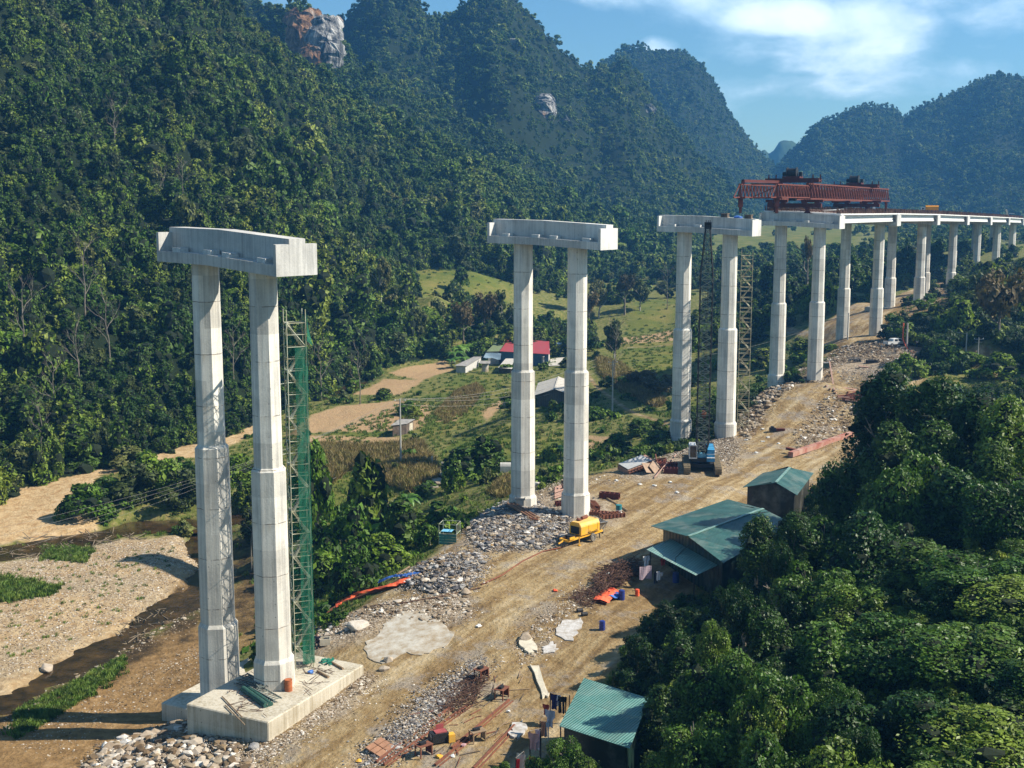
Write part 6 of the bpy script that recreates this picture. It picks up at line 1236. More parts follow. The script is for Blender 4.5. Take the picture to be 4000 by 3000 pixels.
CL = [(2165, 2712, .8, 1.2, (.02, .02, .1), 'shirt', 'navy jacket on the upper clothes line'), (2180, 2715, .5, .9, (.6, .62, .7), 'shirt', 'white shirt between dark clothes on the upper line'), (2193, 2722, .6, 1.3, (.012, .012, .018), 'trousers', 'black trousers on the upper clothes line'), (2205, 2722, .4, 1.3, (.015, .02, .03), 'trousers', 'dark trousers nearest the hut roof on the upper line'),
      (2132, 2752, .6, .8, (.35, .06, .04), 'shirt', 'rust red shirt at the line post'), (2148, 2775, .9, 1.3, (.45, .45, .52), 'shirt', 'large grey shirt hung left of the hut'), (2122, 2820, .4, 1.1, (.55, .25, .15), 'towel', 'orange towel on the lower line'), (2136, 2822, .4, 1.1, (.5, .55, .62), 'trousers', 'pale blue trousers on the lower line'),
      (2083, 2865, .9, 1.2, (.5, .28, .27), 'shirt', 'pink shirt at the left end of the lower line'), (2100, 2850, .4, 1.5, (.55, .5, .58), 'towel', 'white towel beside the pink shirt'), (2035, 2945, .7, 1.2, (.6, .57, .5), 'towel', 'cream towel at the bottom edge'), (2022, 2965, .35, .9, (.7, .03, .03), 'towel', 'bright red cloth at the bottom edge'), (2078, 2958, .5, .5, (.6, .04, .04), 'towel', 'red cloth on the bushes at the bottom')]
for x_, y_, w_, h_, c_, kd, lb in CL:
    q = gzv(x_, y_, 3.0); garment(q.x, q.y, 3.0, w_, h_, cm('cloth', c_), math.radians(-35), kd, lb, 'washing hung beside the camp hut')
for a, b, z, lb in (((2150, 2705), (2225, 2715), 3.05, 'upper clothes line beside the hut'), ((2110, 2815), (2190, 2832), 3.05, 'middle clothes line tied to the hut roof'), ((2070, 2855), (2112, 2845), 3.05, 'lower clothes line of the hut'), ((2015, 2960), (2045, 2935), 3.05, 'clothes line at the bottom edge')):
    A, B = gzv(*a, z), gzv(*b, z); r = empty('clothes_line', Vector((A.x, A.y, H1(A.x, A.y))), 0, lb, 'clothes line', 'clothes lines beside the camp hut'); o_ = Vector(r.location); mb = MB(); mb.tube(A-o_, B-o_, .015, n=4); mb.build('rope', GREYR, r)
    for q in (A, B): mb = MB(); mb.tube(Vector((q.x, q.y, H1(q.x, q.y)-.2))-o_, q-o_, .05, n=6); mb.build('post', DWOOD, r)
for x_, y_, z, w_, h_, c_, kd, lb in ((2525, 2172, 5.2, .7, 1.1, (.72, .72, .72), 'shirt', 'white shirt hanging at the corner of the lean-to'), (2522, 2212, 4.9, 1.3, 1.3, (.42, .33, .38), 'towel', 'mauve blanket hung left of the lean-to post'), (2572, 2232, 4.6, .35, .9, (.75, .75, .78), 'towel', 'white towel in the shade of the lean-to'), (2562, 2232, 4.6, .4, 1.2, (.02, .02, .03), 'trousers', 'black trousers in the shade of the lean-to'), (2585, 2235, 4.6, .3, .4, (.5, .5, .52), 'shirt', 'small grey shirt under the lean-to'), (2590, 2182, 4.9, .6, .7, (.45, .05, .04), 'shirt', 'red shirt under the lean-to roof')):
    q = gzv(x_, y_, z); garment(q.x, q.y, z, w_, h_, cm('cloth', c_), math.radians(20), kd, lb, 'washing hung at the lean-to')
# ------------------------------------------------------------------ people
def person(px, py, shirt, trousers, hair, label, rz=0., pose='stand', s=1., z=None):
    p = at_g(px, py) if z is None else gzv(px, py, z); r = empty('person', p, rz, label, 'person')
    def skin(name, V, E, m, root=0):
        me = bpy.data.meshes.new(name); me.from_pydata([v[:3] for v in V], E, []); o = bpy.data.objects.new(name, me); C.objects.link(o); o.parent = r; me.materials.append(m)
        md = o.modifiers.new('s', 'SKIN'); 
        for i, v in enumerate(V): me.skin_vertices[0].data[i].radius = (v[3], v[3])
        me.skin_vertices[0].data[root].use_root = True; o.modifiers.new('b', 'SUBSURF').levels = 1; o.modifiers['b'].render_levels = 1; return o
    k = .0 if pose == 'stand' else -.4
    V = [(0, 0, .95+k, .13), (0, 0, 1.15+k, .13), (0, 0, 1.40+k, .15), (0, 0, 1.52+k, .055), (0, -.01, 1.63+k, .095), (0, -.01, 1.70+k, .08), (.2, 0, 1.40+k, .06), (.27, -.05, 1.12+k, .045), (.25, -.25, .95+k, .035), (.24, -.32, .9+k, .03), (-.2, 0, 1.40+k, .06), (-.26, -.02, 1.12+k, .045), (-.25, -.12, .88+k, .035), (-.25, -.16, .8+k, .03)]
    E = [(0, 1), (1, 2), (2, 3), (3, 4), (4, 5), (2, 6), (6, 7), (7, 8), (8, 9), (2, 10), (10, 11), (11, 12), (12, 13)]; n = len(V)
    for sx in (.1, -.1):
        if pose == 'stand': V += [(sx, 0, .88, .1), (sx*1.1, .0, .5, .07), (sx*1.1, 0, .1, .05), (sx*1.1, -.16, .05, .045)]
        else: V += [(sx, 0, .5, .1), (sx*1.5, -.38, .5, .075), (sx*1.4, -.3, .1, .05), (sx*1.4, -.44, .05, .045)]
        b_ = len(V)-4; E += [(0, b_), (b_, b_+1), (b_+1, b_+2), (b_+2, b_+3)]
    skin('body', V, E, plain('skin', (.42, .25, .17), .6))
    skin('shirt', [(0, 0, .98+k, .155), (0, 0, 1.15+k, .155), (0, 0, 1.42+k, .17), (.21, 0, 1.40+k, .08), (.27, -.04, 1.18+k, .065), (-.21, 0, 1.40+k, .08), (-.265, -.02, 1.18+k, .065)], [(0, 1), (1, 2), (2, 3), (3, 4), (2, 5), (5, 6)], shirt)
    TV = [(0, 0, .95+k, .15)]; TE = []
    for sx in (.1, -.1):
        b_ = len(TV); TV += ([(sx, 0, .86, .115), (sx*1.1, 0, .5, .085), (sx*1.1, 0, .12, .07)] if pose == 'stand' else [(sx, 0, .5, .115), (sx*1.5, -.38, .5, .09), (sx*1.4, -.3, .14, .07)]); TE += [(0, b_), (b_, b_+1), (b_+1, b_+2)]
    skin('trousers', TV, TE, trousers)
    mb = MB(); mb.tube((0, .01, 1.66+k), (0, .01, 1.76+k), .105, .06, 10); mb.build('hat' if hair is not DARKM else 'hair', hair, r); r.scale = (s, s, s); return r
person(1240, 2530, cm('dark_striped', (.03, .03, .05)), cm('black_cloth', (.02, .02, .025)), DARKM, 'person in a dark jacket crouching by a wooden box behind the nearest footing', 0, 'sit', 1.05)
person(2201, 1925, cm('black_cloth', (.02, .02, .025)), cm('brown_cloth', (.12, .07, .06)), DARKM, 'person in dark clothes standing between the columns of the second pier', 0, 'stand', 1.05)
person(3581, 1358, cm('white_cloth', (.6, .6, .6)), cm('black_cloth', (.02, .02, .025)), WHITEP, 'person in a white shirt standing right of the pickup', .4)
person(3624, 1356, cm('black_cloth', (.02, .02, .025)), cm('black_cloth', (.02, .02, .025)), WHITEP, 'person in dark clothes with a white hat, furthest right of the pickup', -.4)
wb = empty('wooden_box', at_g(1270, 2525), .15, 'open wooden box beside the crouching person', 'box'); mb = MB(); mb.box((0, 0, .08), (.9, .7, .1)); mb.box((0, -.35, .35), (.9, .05, .6)); mb.box((0, .35, .35), (.9, .05, .6)); mb.box((-.45, 0, .35), (.05, .7, .6)); mb.box((.45, 0, .35), (.05, .7, .6)); mb.build('box', CREAM, wb); mb = MB(); mb.tube((.05, 0, .3), (.05, 0, .6), .2, n=10); mb.build('drum', DARKM, wb)
# ------------------------------------------------------------------ vehicles
def wheel(mb, x, y, r, w): mb.tube((x, y-w/2, r), (x, y+w/2, r), r, n=14)
p = at_g(3497, 1352); pk = empty('pickup_truck', (p.x, p.y, p.z), math.radians(200), 'white double-cab pickup parked at the foot of the dark bank', 'pickup truck')
mb = MB(); prof = [(-2.5, .55), (-2.45, .95), (-1.5, 1.05), (-.9, 1.62), (.9, 1.62), (1.05, 1.5), (1.1, 1.1), (2.5, 1.08), (2.5, .5)]
n_ = len(prof); vs = [(x, -.88 if z < 1.2 else -.72, z) for x, z in prof]+[(x, .88 if z < 1.2 else .72, z) for x, z in prof]
mb.add(vs, [(i, (i+1) % n_, n_+(i+1) % n_, n_+i) for i in range(n_)]+[tuple(range(n_-1, -1, -1)), tuple(range(n_, 2*n_))]); b = mb.build('body', WHITEP, pk)
mb = MB()
for sy in (-1, 1):
    for x0, x1 in ((-1.1, -.1), (0, .85)): mb.add([(x0, sy*.89, 1.12), (x1, sy*.89, 1.12), (x1-.05, sy*.78, 1.55), (x0+(.25 if x0 < -1 else .05), sy*.78, 1.55)], [(0, 1, 2, 3)])
mb.add([(-1.48, -.75, 1.1), (-1.48, .75, 1.1), (-.95, .68, 1.6), (-.95, -.68, 1.6)], [(0, 1, 2, 3)]); mb.build('window', GLASSD, b)
mb = MB(); mb.box((1.8, 0, 1.095), (1.2, 1.4, .02)); mb.build('cargo_bed', DARKM, b)
for x in (-1.6, 1.5):
    for sy in (-.82, .82): mb = MB(); wheel(mb, x, sy, .38, .25); w_ = mb.build('wheel', DARKM, pk); mb = MB(); mb.tube((x, sy*1.17, .38), (x, sy*1.19, .38), .22, n=12); mb.build('rim', STEEL, w_)
for sy in (-.65, .65): mb = MB(); mb.box((-2.49, sy, .8), (.06, .35, .18)); mb.build('headlight', GLASSD, pk); mb = MB(); mb.box((2.51, sy*1.2, .85), (.04, .12, .3)); mb.build('tail_light', RED, pk)
dk = Vector(gz(3620, 824, 37.95)); dkz = 38.1
q = Vector((.3365*345, 345, 0)); i5, t5 = 5, .75; dz_ = (loc_pt(5, 7, 2, 2.76+crown(5, 7))*.25+loc_pt(6, 7, 2, 2.76+crown(6, 7))*.75).z
tk = empty('tank_truck', (q.x, q.y, dz_), math.radians(-14), 'yellow tank truck with a white cab on the finished deck', 'truck')
YT = plain('orange_yellow_tank', (.75, .30, .02), .5, 0, .15, 2); mb = MB(); prof = [(-.8, .9), (.8, .9), (.95, 1.3), (.9, 2.0), (.6, 2.35), (-.6, 2.35), (-.9, 2.0), (-.95, 1.3)]; mb.prism(prof, -1.1, 2.3); mb.build('tank', YT, tk)
mb = MB(); mb.prism([(-.85, .5), (.85, .5), (.85, 1.3), (.75, 1.9), (-.75, 1.9), (-.85, 1.3)], -2.4, -1.2); mb.prism([(-.8, .5), (.8, .5), (.8, 1.15), (-.8, 1.15)], -3.0, -2.4); cb = mb.build('cab', WHITEP, tk); mb = MB(); mb.box((-2.41, 0, 1.55), (.04, 1.4, .5)); mb.box((-1.8, -.86, 1.5), (.7, .04, .45)); mb.build('window', GLASSD, cb)
mb = MB(); mb.box((0, 0, .65), (5.6, .8, .25)); mb.build('chassis', DARKM, tk)
for x in (-2.2, .9, 1.9):
    for sy in (-.8, .8): mb = MB(); wheel(mb, x, sy, .42, .3); mb.build('wheel', DARKM, tk)
for k in range(3): mb = MB(); mb.tube((-.6+k*1.1, 0, 2.33), (-.6+k*1.1, 0, 2.5), .2, n=10); mb.build('hatch', DARKM, tk)
# deck things
def capt(i, a, b, dz): return loc_pt(i, a, b, 2.5+crown(i, a)+dz)
for k, a in enumerate((3.2, 6.0)):
    pass
for px_, lb in ((2832, 'wooden crate on the third cap, left of the blue tarpaulin'), (2925, 'wooden crate on the third cap, right of the blue tarpaulin')):
    p = gzv(px_, 846, 38.35); a_ = min((abs(project(*capt(2, a, 2, 0))[0]-px_), a) for a in np.arange(.5, 14, .1))[1]; p = capt(2, a_, 2, 0); r = empty('wooden_crate', p, math.radians(-30), lb, 'crate', 'crates on the third pier cap'); mb = MB(); mb.box((0, 0, .28), (1.0, .8, .5)); mb.build('box', DWOOD, r); mb = MB(); mb.box((0, 0, .56), (1.1, .9, .06)); mb.box((0, 0, .03), (1.1, .9, .06)); mb.build('lid', WOOD, r)
a_ = min((abs(project(*capt(2, a, 2, 0))[0]-2885), a) for a in np.arange(.5, 14, .1))[1]; p = capt(2, a_, 2, 0); o = bpy.data.objects.new('blue_tarpaulin', rock_mesh('blue_tarpaulin', BLUET, .7, 9, 3, .45)); C.objects.link(o); o.location = p+Vector((0, 0, .12)); tag(o, 'crumpled blue tarpaulin between two crates on the third cap', 'tarpaulin')
wk = capt(8, 3, 2, .3); tw = empty('survey_rig', (180.3, 452.0, wk.z), 0, 'pale drilling rig standing on the deck near the right edge of the photo', 'rig')
mb = MB(); mb.bar((-.5, 0, .2), (.1, 0, 1.6), .3); mb.bar((.6, 0, .2), (.1, 0, 1.6), .3); mb.bar((.1, 0, 1.5), (-.3, 0, 2.6), .45); mb.build('frame', CREAM, tw); mb = MB(); mb.box((-.8, 0, .2), (1.2, .8, .15)); mb.box((1.8, 0, 1.2), (1.8, .3, .15)); mb.build('platform', WHITEP, tw)
for k, (a, b, c, d) in enumerate(((3172, 829, 3260, 823), (3250, 806, 3310, 816))):
    A = gzv(a, b, 38.7); B = gzv(c, d, 38.6)
    s_ = [.5, .75][k]; P0 = loc_pt(3, 5+k*3, 2, 3.0+crown(3, 5)); P1 = loc_pt(4, 5+k*3, 2, 3.0+crown(4, 5)); mb = MB(); mb.tube(P0.lerp(P1, .1+.3*k), P0.lerp(P1, .42+.3*k)+Vector((0, 0, .3)), .18, n=8); tag(mb.build('deck_pipe', STEEL), ['long grey pipe lying on the rebar under the gantry', 'grey pipe end raised near the rear crossbeam'][k], 'pipe', 'pipes on the deck')
# ------------------------------------------------------------------ poles and wires
POLE = plain('concrete_pole', (.45, .43, .39), .85, 0, .25, 1.5)
def pole(px, pyb, pyt, label, arm=True, r=.13, cat='utility pole', m=None, lamp=False):
    p = G(px, pyb); top = at(px, pyt, p.y)[2]; h = top-p.z; o = empty('utility_pole', p, 0, label, cat, 'utility poles in the valley'); mb = MB(); mb.tube((0, 0, -1), (0, 0, h), r*1.3, r*.8, 8); mb.build('post', m or POLE, o)
    if arm:
        mb = MB(); mb.bar((-.9, 0, h-.35), (.9, 0, h-.35), .1); mb.bar((-.6, 0, h-.9), (.6, 0, h-.9), .09); mb.build('crossarm', STEEL, o)
        for x in (-.8, 0, .8): mb = MB(); mb.tube((x, 0, h-.3), (x, 0, h-.08), .07, .03, 8); mb.build('insulator', WHITEP, o)
    if lamp: mb = MB(); mb.bar((0, 0, h-.2), (-1.4, 0, h), .06); mb.box((-1.6, 0, h), (.6, .2, .1)); mb.build('lamp_arm', STEEL, o)
    return Vector((p.x, p.y, top))
T1 = pole(1566, 1830, 1558, 'tall twin concrete utility pole beside the small grey hut'); p_ = G(1574, 1828)
T2 = pole(2392, 1610, 1408, 'concrete utility pole right of the plank barn'); T3 = pole(2971, 1268, 1205, 'thin pole beside the pale track behind the fourth pier', False); T4 = pole(3311, 1330, 1222, 'thin pole between the fifth pier columns and the yard', False); T5 = pole(3541, 1362, 1262, 'pole with an orange hose beside the white pickup', False, .2); T6 = pole(3772, 1400, 1300, 'lamp pole at the pale road on the right', False, .14, lamp=True); T7 = pole(3819, 1405, 1318, 'second thin pole at the pale road on the right', True, .1)
q = G(3541, 1362); mb = MB(); mb.path([Vector(at(3530, 1262, q.y)), Vector(at(3527, 1320, q.y)), Vector(at(3535, 1345, q.y)), G(3548, 1372)+Vector((0, 0, .2)), G(3570, 1380)+Vector((0, 0, .1))], .12, 6); tag(mb.build('hose', ORANGE), 'orange hose hanging down the pole beside the pickup', 'hose')
def wire(a, b, sag, r=.02, label='', m=None):
    P = [a.lerp(b, k/14)-Vector((0, 0, sag*4*(k/14)*(1-k/14))) for k in range(15)]; mb = MB(); mb.path(P, r, 3); tag(mb.build('power_line', m or GREYR), label, 'power line', 'power lines over the fields')
for k, (dx, dz) in enumerate(((-.8, -.1), (0, .05), (.8, -.1), (0, -.9))):
    a = T1+Vector((dx, 0, dz)); nm = ['outer left', 'top', 'outer right', 'lowest'][k]; wire(a, Vector(at(-900, 2400-k*60, 130)), 3.0, .012, nm+' power line from the tall pole down to the left over the river'); wire(a, Vector(at(2330, 1420+k*26, 260))+Vector((0, 0, 1)), 2.2, .022, nm+' power line from the tall pole to the right behind the second pier')
wire(T2, Vector(at(3311, 1222, 270)), 3, .02, 'thin line from the barn pole to the yard pole'); wire(T6, T7+Vector((6, 3, .5)), .6, .03, 'short line from the lamp pole to the right')
# ------------------------------------------------------------------ farm houses
def house(name, label, pts, z0, hgts, wallm, roofm, cat='house', ridge=True, rh=1.2, inset=.4, g=None):
    """pts: four px,py of the eave corners FL,FR,BR,BL at eave height"""
    ze = z0+hgts; c = [gz(x, y, ze) for x, y in pts]; 
    if ridge:
        RF = (np.array(c[0])+c[1])/2; RB = (np.array(c[3])+c[2])/2; RF[2] += rh; RB[2] += rh; return shed(name, label, c, (RF, RB), z0, wallm, roofm, cat, inset, group=g)
    c[2] = c[2].copy(); c[3] = c[3].copy(); c[2][2] += rh; c[3][2] += rh; return shed(name, label, c, None, z0, wallm, roofm, cat, inset, group=g)
REDR = plain('red_metal_roof', (.34, .045, .05), .6, 0, .2, .8, (.28, .06, .06)); GRNR = plain('mossy_green_roof', (.17, .21, .10), .85, 0, .35, 1.5); WHW = plain('whitewashed_wall', (.52, .50, .46), .9, 0, .25, 1.5)
PLANK = corrugated('old_plank_wall', (1, 0), (.06, .05, .042), (.12, .10, .085), 14., .5, .1)
zg = -.8
house('farmhouse', 'farmhouse with a bright red metal roof behind the second pier', [(1952, 1372), (2148, 1384), (2145, 1345), (1985, 1338)], zg, 3.2, plain('blue_wall', (.08, .15, .23), .85), REDR, 'farmhouse', False, .9)
house('farm_shed', 'mossy green roofed annex left of the red farmhouse', [(1900, 1373), (1955, 1372), (1975, 1345), (1935, 1345)], zg, 3.0, WHW, GRNR, 'shed', False, .5)
house('farm_shed', 'pale fibre-cement roof right of the red farmhouse', [(2085, 1380), (2125, 1394), (2150, 1372), (2100, 1350)], zg, 2.6, WHW, FIBRO, 'shed', False, .6)
house('farm_shed', 'faded red low roof at the right end of the farmhouse', [(2118, 1362), (2150, 1368), (2152, 1350), (2120, 1348)], zg, 2.2, WHW, plain('faded_red_roof', (.36, .16, .13), .8), 'shed', False, .3)
house('animal_pen', 'long low grey roofed animal pen left of the farmhouse', [(1774, 1428), (1822, 1430), (1884, 1396), (1850, 1397)], -1.4, 2.0, WHW, GREYR, 'animal pen', False, .25)
house('farm_shed', 'grey roofed store in front of the farmhouse', [(1945, 1436), (2000, 1441), (2015, 1405), (1975, 1405)], -1.2, 2.0, DWOOD, FIBRO, 'shed', False, .3)
tk_ = empty('grain_bin', G(1895, 1452), 0, 'grey round bin with a mossy sheet roof before the farmhouse', 'bin'); mb = MB(); mb.tube((0, 0, -.5), (0, 0, 2.2), .85, n=16); mb.build('bin_wall', SLABC, tk_); mb = MB(); mb.box((0, 0, 2.35), (2.6, 2.2, .08), .2, Matrix.Rotation(.2, 3, 'X')); mb.build('roof', GREYR, tk_)
mb = MB(); a, b, c, d = gzv(1888, 1396, 1.2), gzv(1955, 1404, .9), gzv(1958, 1380, 2.2), gzv(1898, 1378, 2.2); vs = []
for i in range(7):
    for j in range(7): u, v = i/6, j/6; q = (a*(1-u)+b*u)*(1-v)+(d*(1-u)+c*u)*v; q.z -= .45*math.sin(u*math.pi)*math.sin(v*math.pi)+(.15*math.sin(u*9) if v == 0 else 0); vs.append(q)
mb.add(vs, [(i*7+j, i*7+j+1, i*7+j+8, i*7+j+7) for i in range(6) for j in range(6)]); tag(mb.build('canopy_sheet', plain('faded_blue_sheet', (.22, .30, .36), .8)), 'pale blue tarpaulin canopy sagging before the farmhouse', 'canopy')
wt = empty('water_tank', gzv(2184, 1368, 0), .3, 'shiny steel water tank lying right of the farmhouse', 'water tank'); mb = MB(); mb.tube((-.9, 0, 1.6), (.9, 0, 1.6), .6, n=16); mb.build('tank', plain('bright_steel', (.6, .62, .65), .25, .9), wt); mb = MB()
for x in (-.6, .6): mb.bar((x, -.4, -.5), (x, -.4, 1.2), .08); mb.bar((x, .4, -.5), (x, .4, 1.2), .08)
mb.build('stand', STEEL, wt)
br_, _ = house('barn', 'dark plank barn with a pale patched roof between the columns', [(2085, 1545), (2248, 1547), (2262, 1497), (2102, 1495)], .2, 2.4, PLANK, FIBRO, 'barn', True, 1.35, .6)
mb = MB(); c0 = Vector(br_.location); q = [gzv(2130, 1512, 4.0), gzv(2165, 1490, 4.8), gzv(2175, 1478, 5.0), gzv(2140, 1498, 4.2)]
house('field_hut', 'small open hut with a grey sheet roof below the tall pole', [(1525, 1662), (1590, 1655), (1622, 1640), (1560, 1640)], -1.4, 1.9, DWOOD, GREYR, 'hut', False, .15, .35)
mb = MB(); a = gzv(1600, 1655, .2); b = gzv(1612, 1650, .3); mb.add([a, b, b-Vector((0, 0, 1.4)), a-Vector((.1, 0, 1.5))], [(0, 1, 2, 3)]); tag(mb.build('door_cloth', CREAM), 'pale cloth hung at the side of the field hut', 'cloth')
rn = empty('ruined_wall', G(1700, 1890), 0, 'low grey concrete ruin with two upright posts in the bushes', 'ruin'); o_ = Vector(rn.location)
for a, b, h in (((1632, 1862), (1688, 1835), .7), ((1688, 1835), (1760, 1880), .9), ((1632, 1862), (1700, 1912), .5), ((1700, 1880), (1725, 1900), .9)):
    A, B = G(*a), G(*b); mb = MB(); mb.bar(A+Vector((0, 0, h/2))-o_, B+Vector((0, 0, h/2))-o_, h+.6, .22) ; mb.build('wall', SLABC, rn)
for a, h in (((1688, 1838), 2.3), ((1728, 1858), 2.1)): A = G(*a); mb = MB(); mb.bar(A-o_, A+Vector((0, 0, h))-o_, .3); mb.build('post', SLABC, rn)
tm = empty('tomb', G(1975, 1845), 0, 'small white arched tomb at the edge of the dark round tree', 'tomb'); mb = MB(); mb.box((0, 0, .5), (1.6, 1.2, 1.0)); mb.build('base', WHW, tm); mb = MB(); mb.tube((-.8, 0, 1.0), (.8, 0, 1.0), .45, n=14); mb.build('arched_top', WHW, tm)
house('farm_shed', 'small teal roofed shelter peeping out left of the second pier', [(2004, 1558), (2030, 1560), (2032, 1535), (2015, 1532)], -.4, 2.0, DWOOD, plain('teal_sheet', (.08, .3, .28), .6), 'shed', True, .8, .3)
# pale cliffs set in the mountain sides
def cliffmat(orange=False):
    m, nt, p = mat('limestone_cliff', .95, 0, .1); g = N(nt, 'ShaderNodeNewGeometry'); mp = N(nt, 'ShaderNodeMapping'); mp.inputs['Scale'].default_value = (1, 1, .10); nt.links.new(g.outputs['Position'], mp.inputs[0])
    a = noise(nt, .28, 7, mp.outputs[0], .7, .6); b_ = noise(nt, .05, 5, g.outputs['Position'], .6)
    c = ramp(nt, a, [(.38, (.03, .035, .04)), (.48, (.14, .14, .14)), (.57, (.34, .33, .31)), (.68, (.56, .54, .50))]); c = mixc(nt, ramp(nt, b_, [(.38 if orange else .58, (0, 0, 0)), (.48 if orange else .68, (.85, .85, .85))]), c, ramp(nt, a, [(.4, (.07, .04, .02)), (.6, (.36, .17, .06))]))
    nt.links.new(c, p.inputs['Base Color']); b = N(nt, 'ShaderNodeBump'); b.inputs['Strength'].default_value = .9; b.inputs['Distance'].default_value = 3.; nt.links.new(a, b.inputs['Height']); nt.links.new(b.outputs[0], p.inputs['Normal']); return m
CLM = cliffmat(); CLO = cliffmat(True)
for k, (x0, x1, y0, y1) in enumerate(CLIFFS):
    cx_, cy_ = (x0+x1)/2, (y0+y1)/2; p = hit(cx_, y1-8); Yd = p[1]-(1.5 if k in (0, 1, 6) else -1.5); mb = MB(); nx, nz = 15, 15; vs = []
    for i in range(nz+1):
        for j in range(nx+1):
            u, v = j/nx*2-1, i/nz*2-1; e = 1-.12*(1+vnoise(np.array([j*.9+k*7]), np.array([i*.9]))[0]); 
            w_ = math.sqrt(max(0, 1-v*v*.55)); px_ = cx_+u*w_*e*(x1-x0)/2*(1.12 if k in (0, 1, 6) else .5)*(1+(.12 if k in (0, 1, 6) else .35)*vnoise(np.array([i*1.7+k]), np.array([.5+j*.2]))[0]); py_ = cy_+v*(y1-y0)/2*(1.12 if k in (0, 1, 6) else .9)*(1-.12*u*u)
            q = at(px_, py_, Yd+(u*u+v*v)*5-(v*-1)*-3+2.5*vnoise(np.array([j*.8+3.*k]), np.array([i*.5]))[0]); vs.append(tuple(q))
    mb.add(vs, [(i*(nx+1)+j, i*(nx+1)+j+1, (i+1)*(nx+1)+j+1, (i+1)*(nx+1)+j) for i in range(nz) for j in range(nx)])
    o = mb.build('cliff', CLO if k in (0, 6) else CLM); sm = o.modifiers.new('s', 'SOLIDIFY'); sm.thickness = -7; sm.offset = 1
    tag(o, ['left half of the tall orange and white cliff under the peak notch', 'right half of the tall orange and white cliff under the peak notch', 'grey cliff patch in the middle of the central mountain', 'small low cliff patch right below the central one', 'small cliff patch near the right shoulder of the central mountain', 'tiny pale cliff near the top of the highest peak', 'tiny cliff left of the tall orange one'][k], 'cliff', 'bare limestone cliffs in the forest')
# ------------------------------------------------------------------ individual trees
near_kinds = []
for k in range(6):
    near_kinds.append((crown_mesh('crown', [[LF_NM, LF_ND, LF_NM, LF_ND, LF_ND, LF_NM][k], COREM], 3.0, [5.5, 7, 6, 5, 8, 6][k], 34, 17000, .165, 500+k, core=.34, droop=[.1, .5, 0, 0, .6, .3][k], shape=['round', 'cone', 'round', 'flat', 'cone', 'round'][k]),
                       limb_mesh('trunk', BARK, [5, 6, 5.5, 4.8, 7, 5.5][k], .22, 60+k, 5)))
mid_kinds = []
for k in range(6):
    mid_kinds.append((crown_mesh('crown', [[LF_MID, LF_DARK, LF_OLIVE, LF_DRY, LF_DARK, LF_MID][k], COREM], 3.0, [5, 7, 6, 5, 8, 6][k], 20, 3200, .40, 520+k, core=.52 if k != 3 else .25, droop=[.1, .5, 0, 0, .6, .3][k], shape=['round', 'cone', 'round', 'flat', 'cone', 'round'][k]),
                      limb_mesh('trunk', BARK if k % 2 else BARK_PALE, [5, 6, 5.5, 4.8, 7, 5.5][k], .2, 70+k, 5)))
HK = [5.5, 7, 6, 5, 8, 6]; HM = [5, 7, 6, 5, 8, 6]
def put_tree(x, y, z, kinds, k, h, w, label, group=None, name='tree', stem=0., cat='tree', rz=None):
    """crown h metres high and w wide on a trunk that leaves stem metres bare"""
    r = empty(name, (x, y, z), RNG.uniform(0, 6.28) if rz is None else rz, label, cat, group); cm_, tm_ = kinds[k]; hk = (HK if kinds is near_kinds else HM)[k]
    a = bpy.data.objects.new('crown', cm_); C.objects.link(a); a.parent = r; a.location = (0, 0, stem); a.scale = (w/6*RNG.uniform(.85, 1.2), w/6*RNG.uniform(.85, 1.2), h/hk)
    b = bpy.data.objects.new('trunk', tm_); C.objects.link(b); b.parent = r; s = (h*.75+stem)/hk; b.scale = (s*.9, s*.9, s); return r
def top_at(px, py, h, y0=50, y1=420):   # where a plant of height h has its top at this pixel
    r = ray(px, py); t = np.arange(y0, y1, .5); P = np.array([0, 0, CAMZ])+r*(t[:, None]/r[1]); g = height(P[:, 0], P[:, 1]); k = np.argmax(P[:, 2]-g <= h); return P[k, 0], P[k, 1], float(g[k])
def top_y(px, py, Y, hmin=3.):
    p = at(px, py, Y); z = H1(p[0], p[1]); return p[0], p[1], z, max(hmin, p[2]-z)
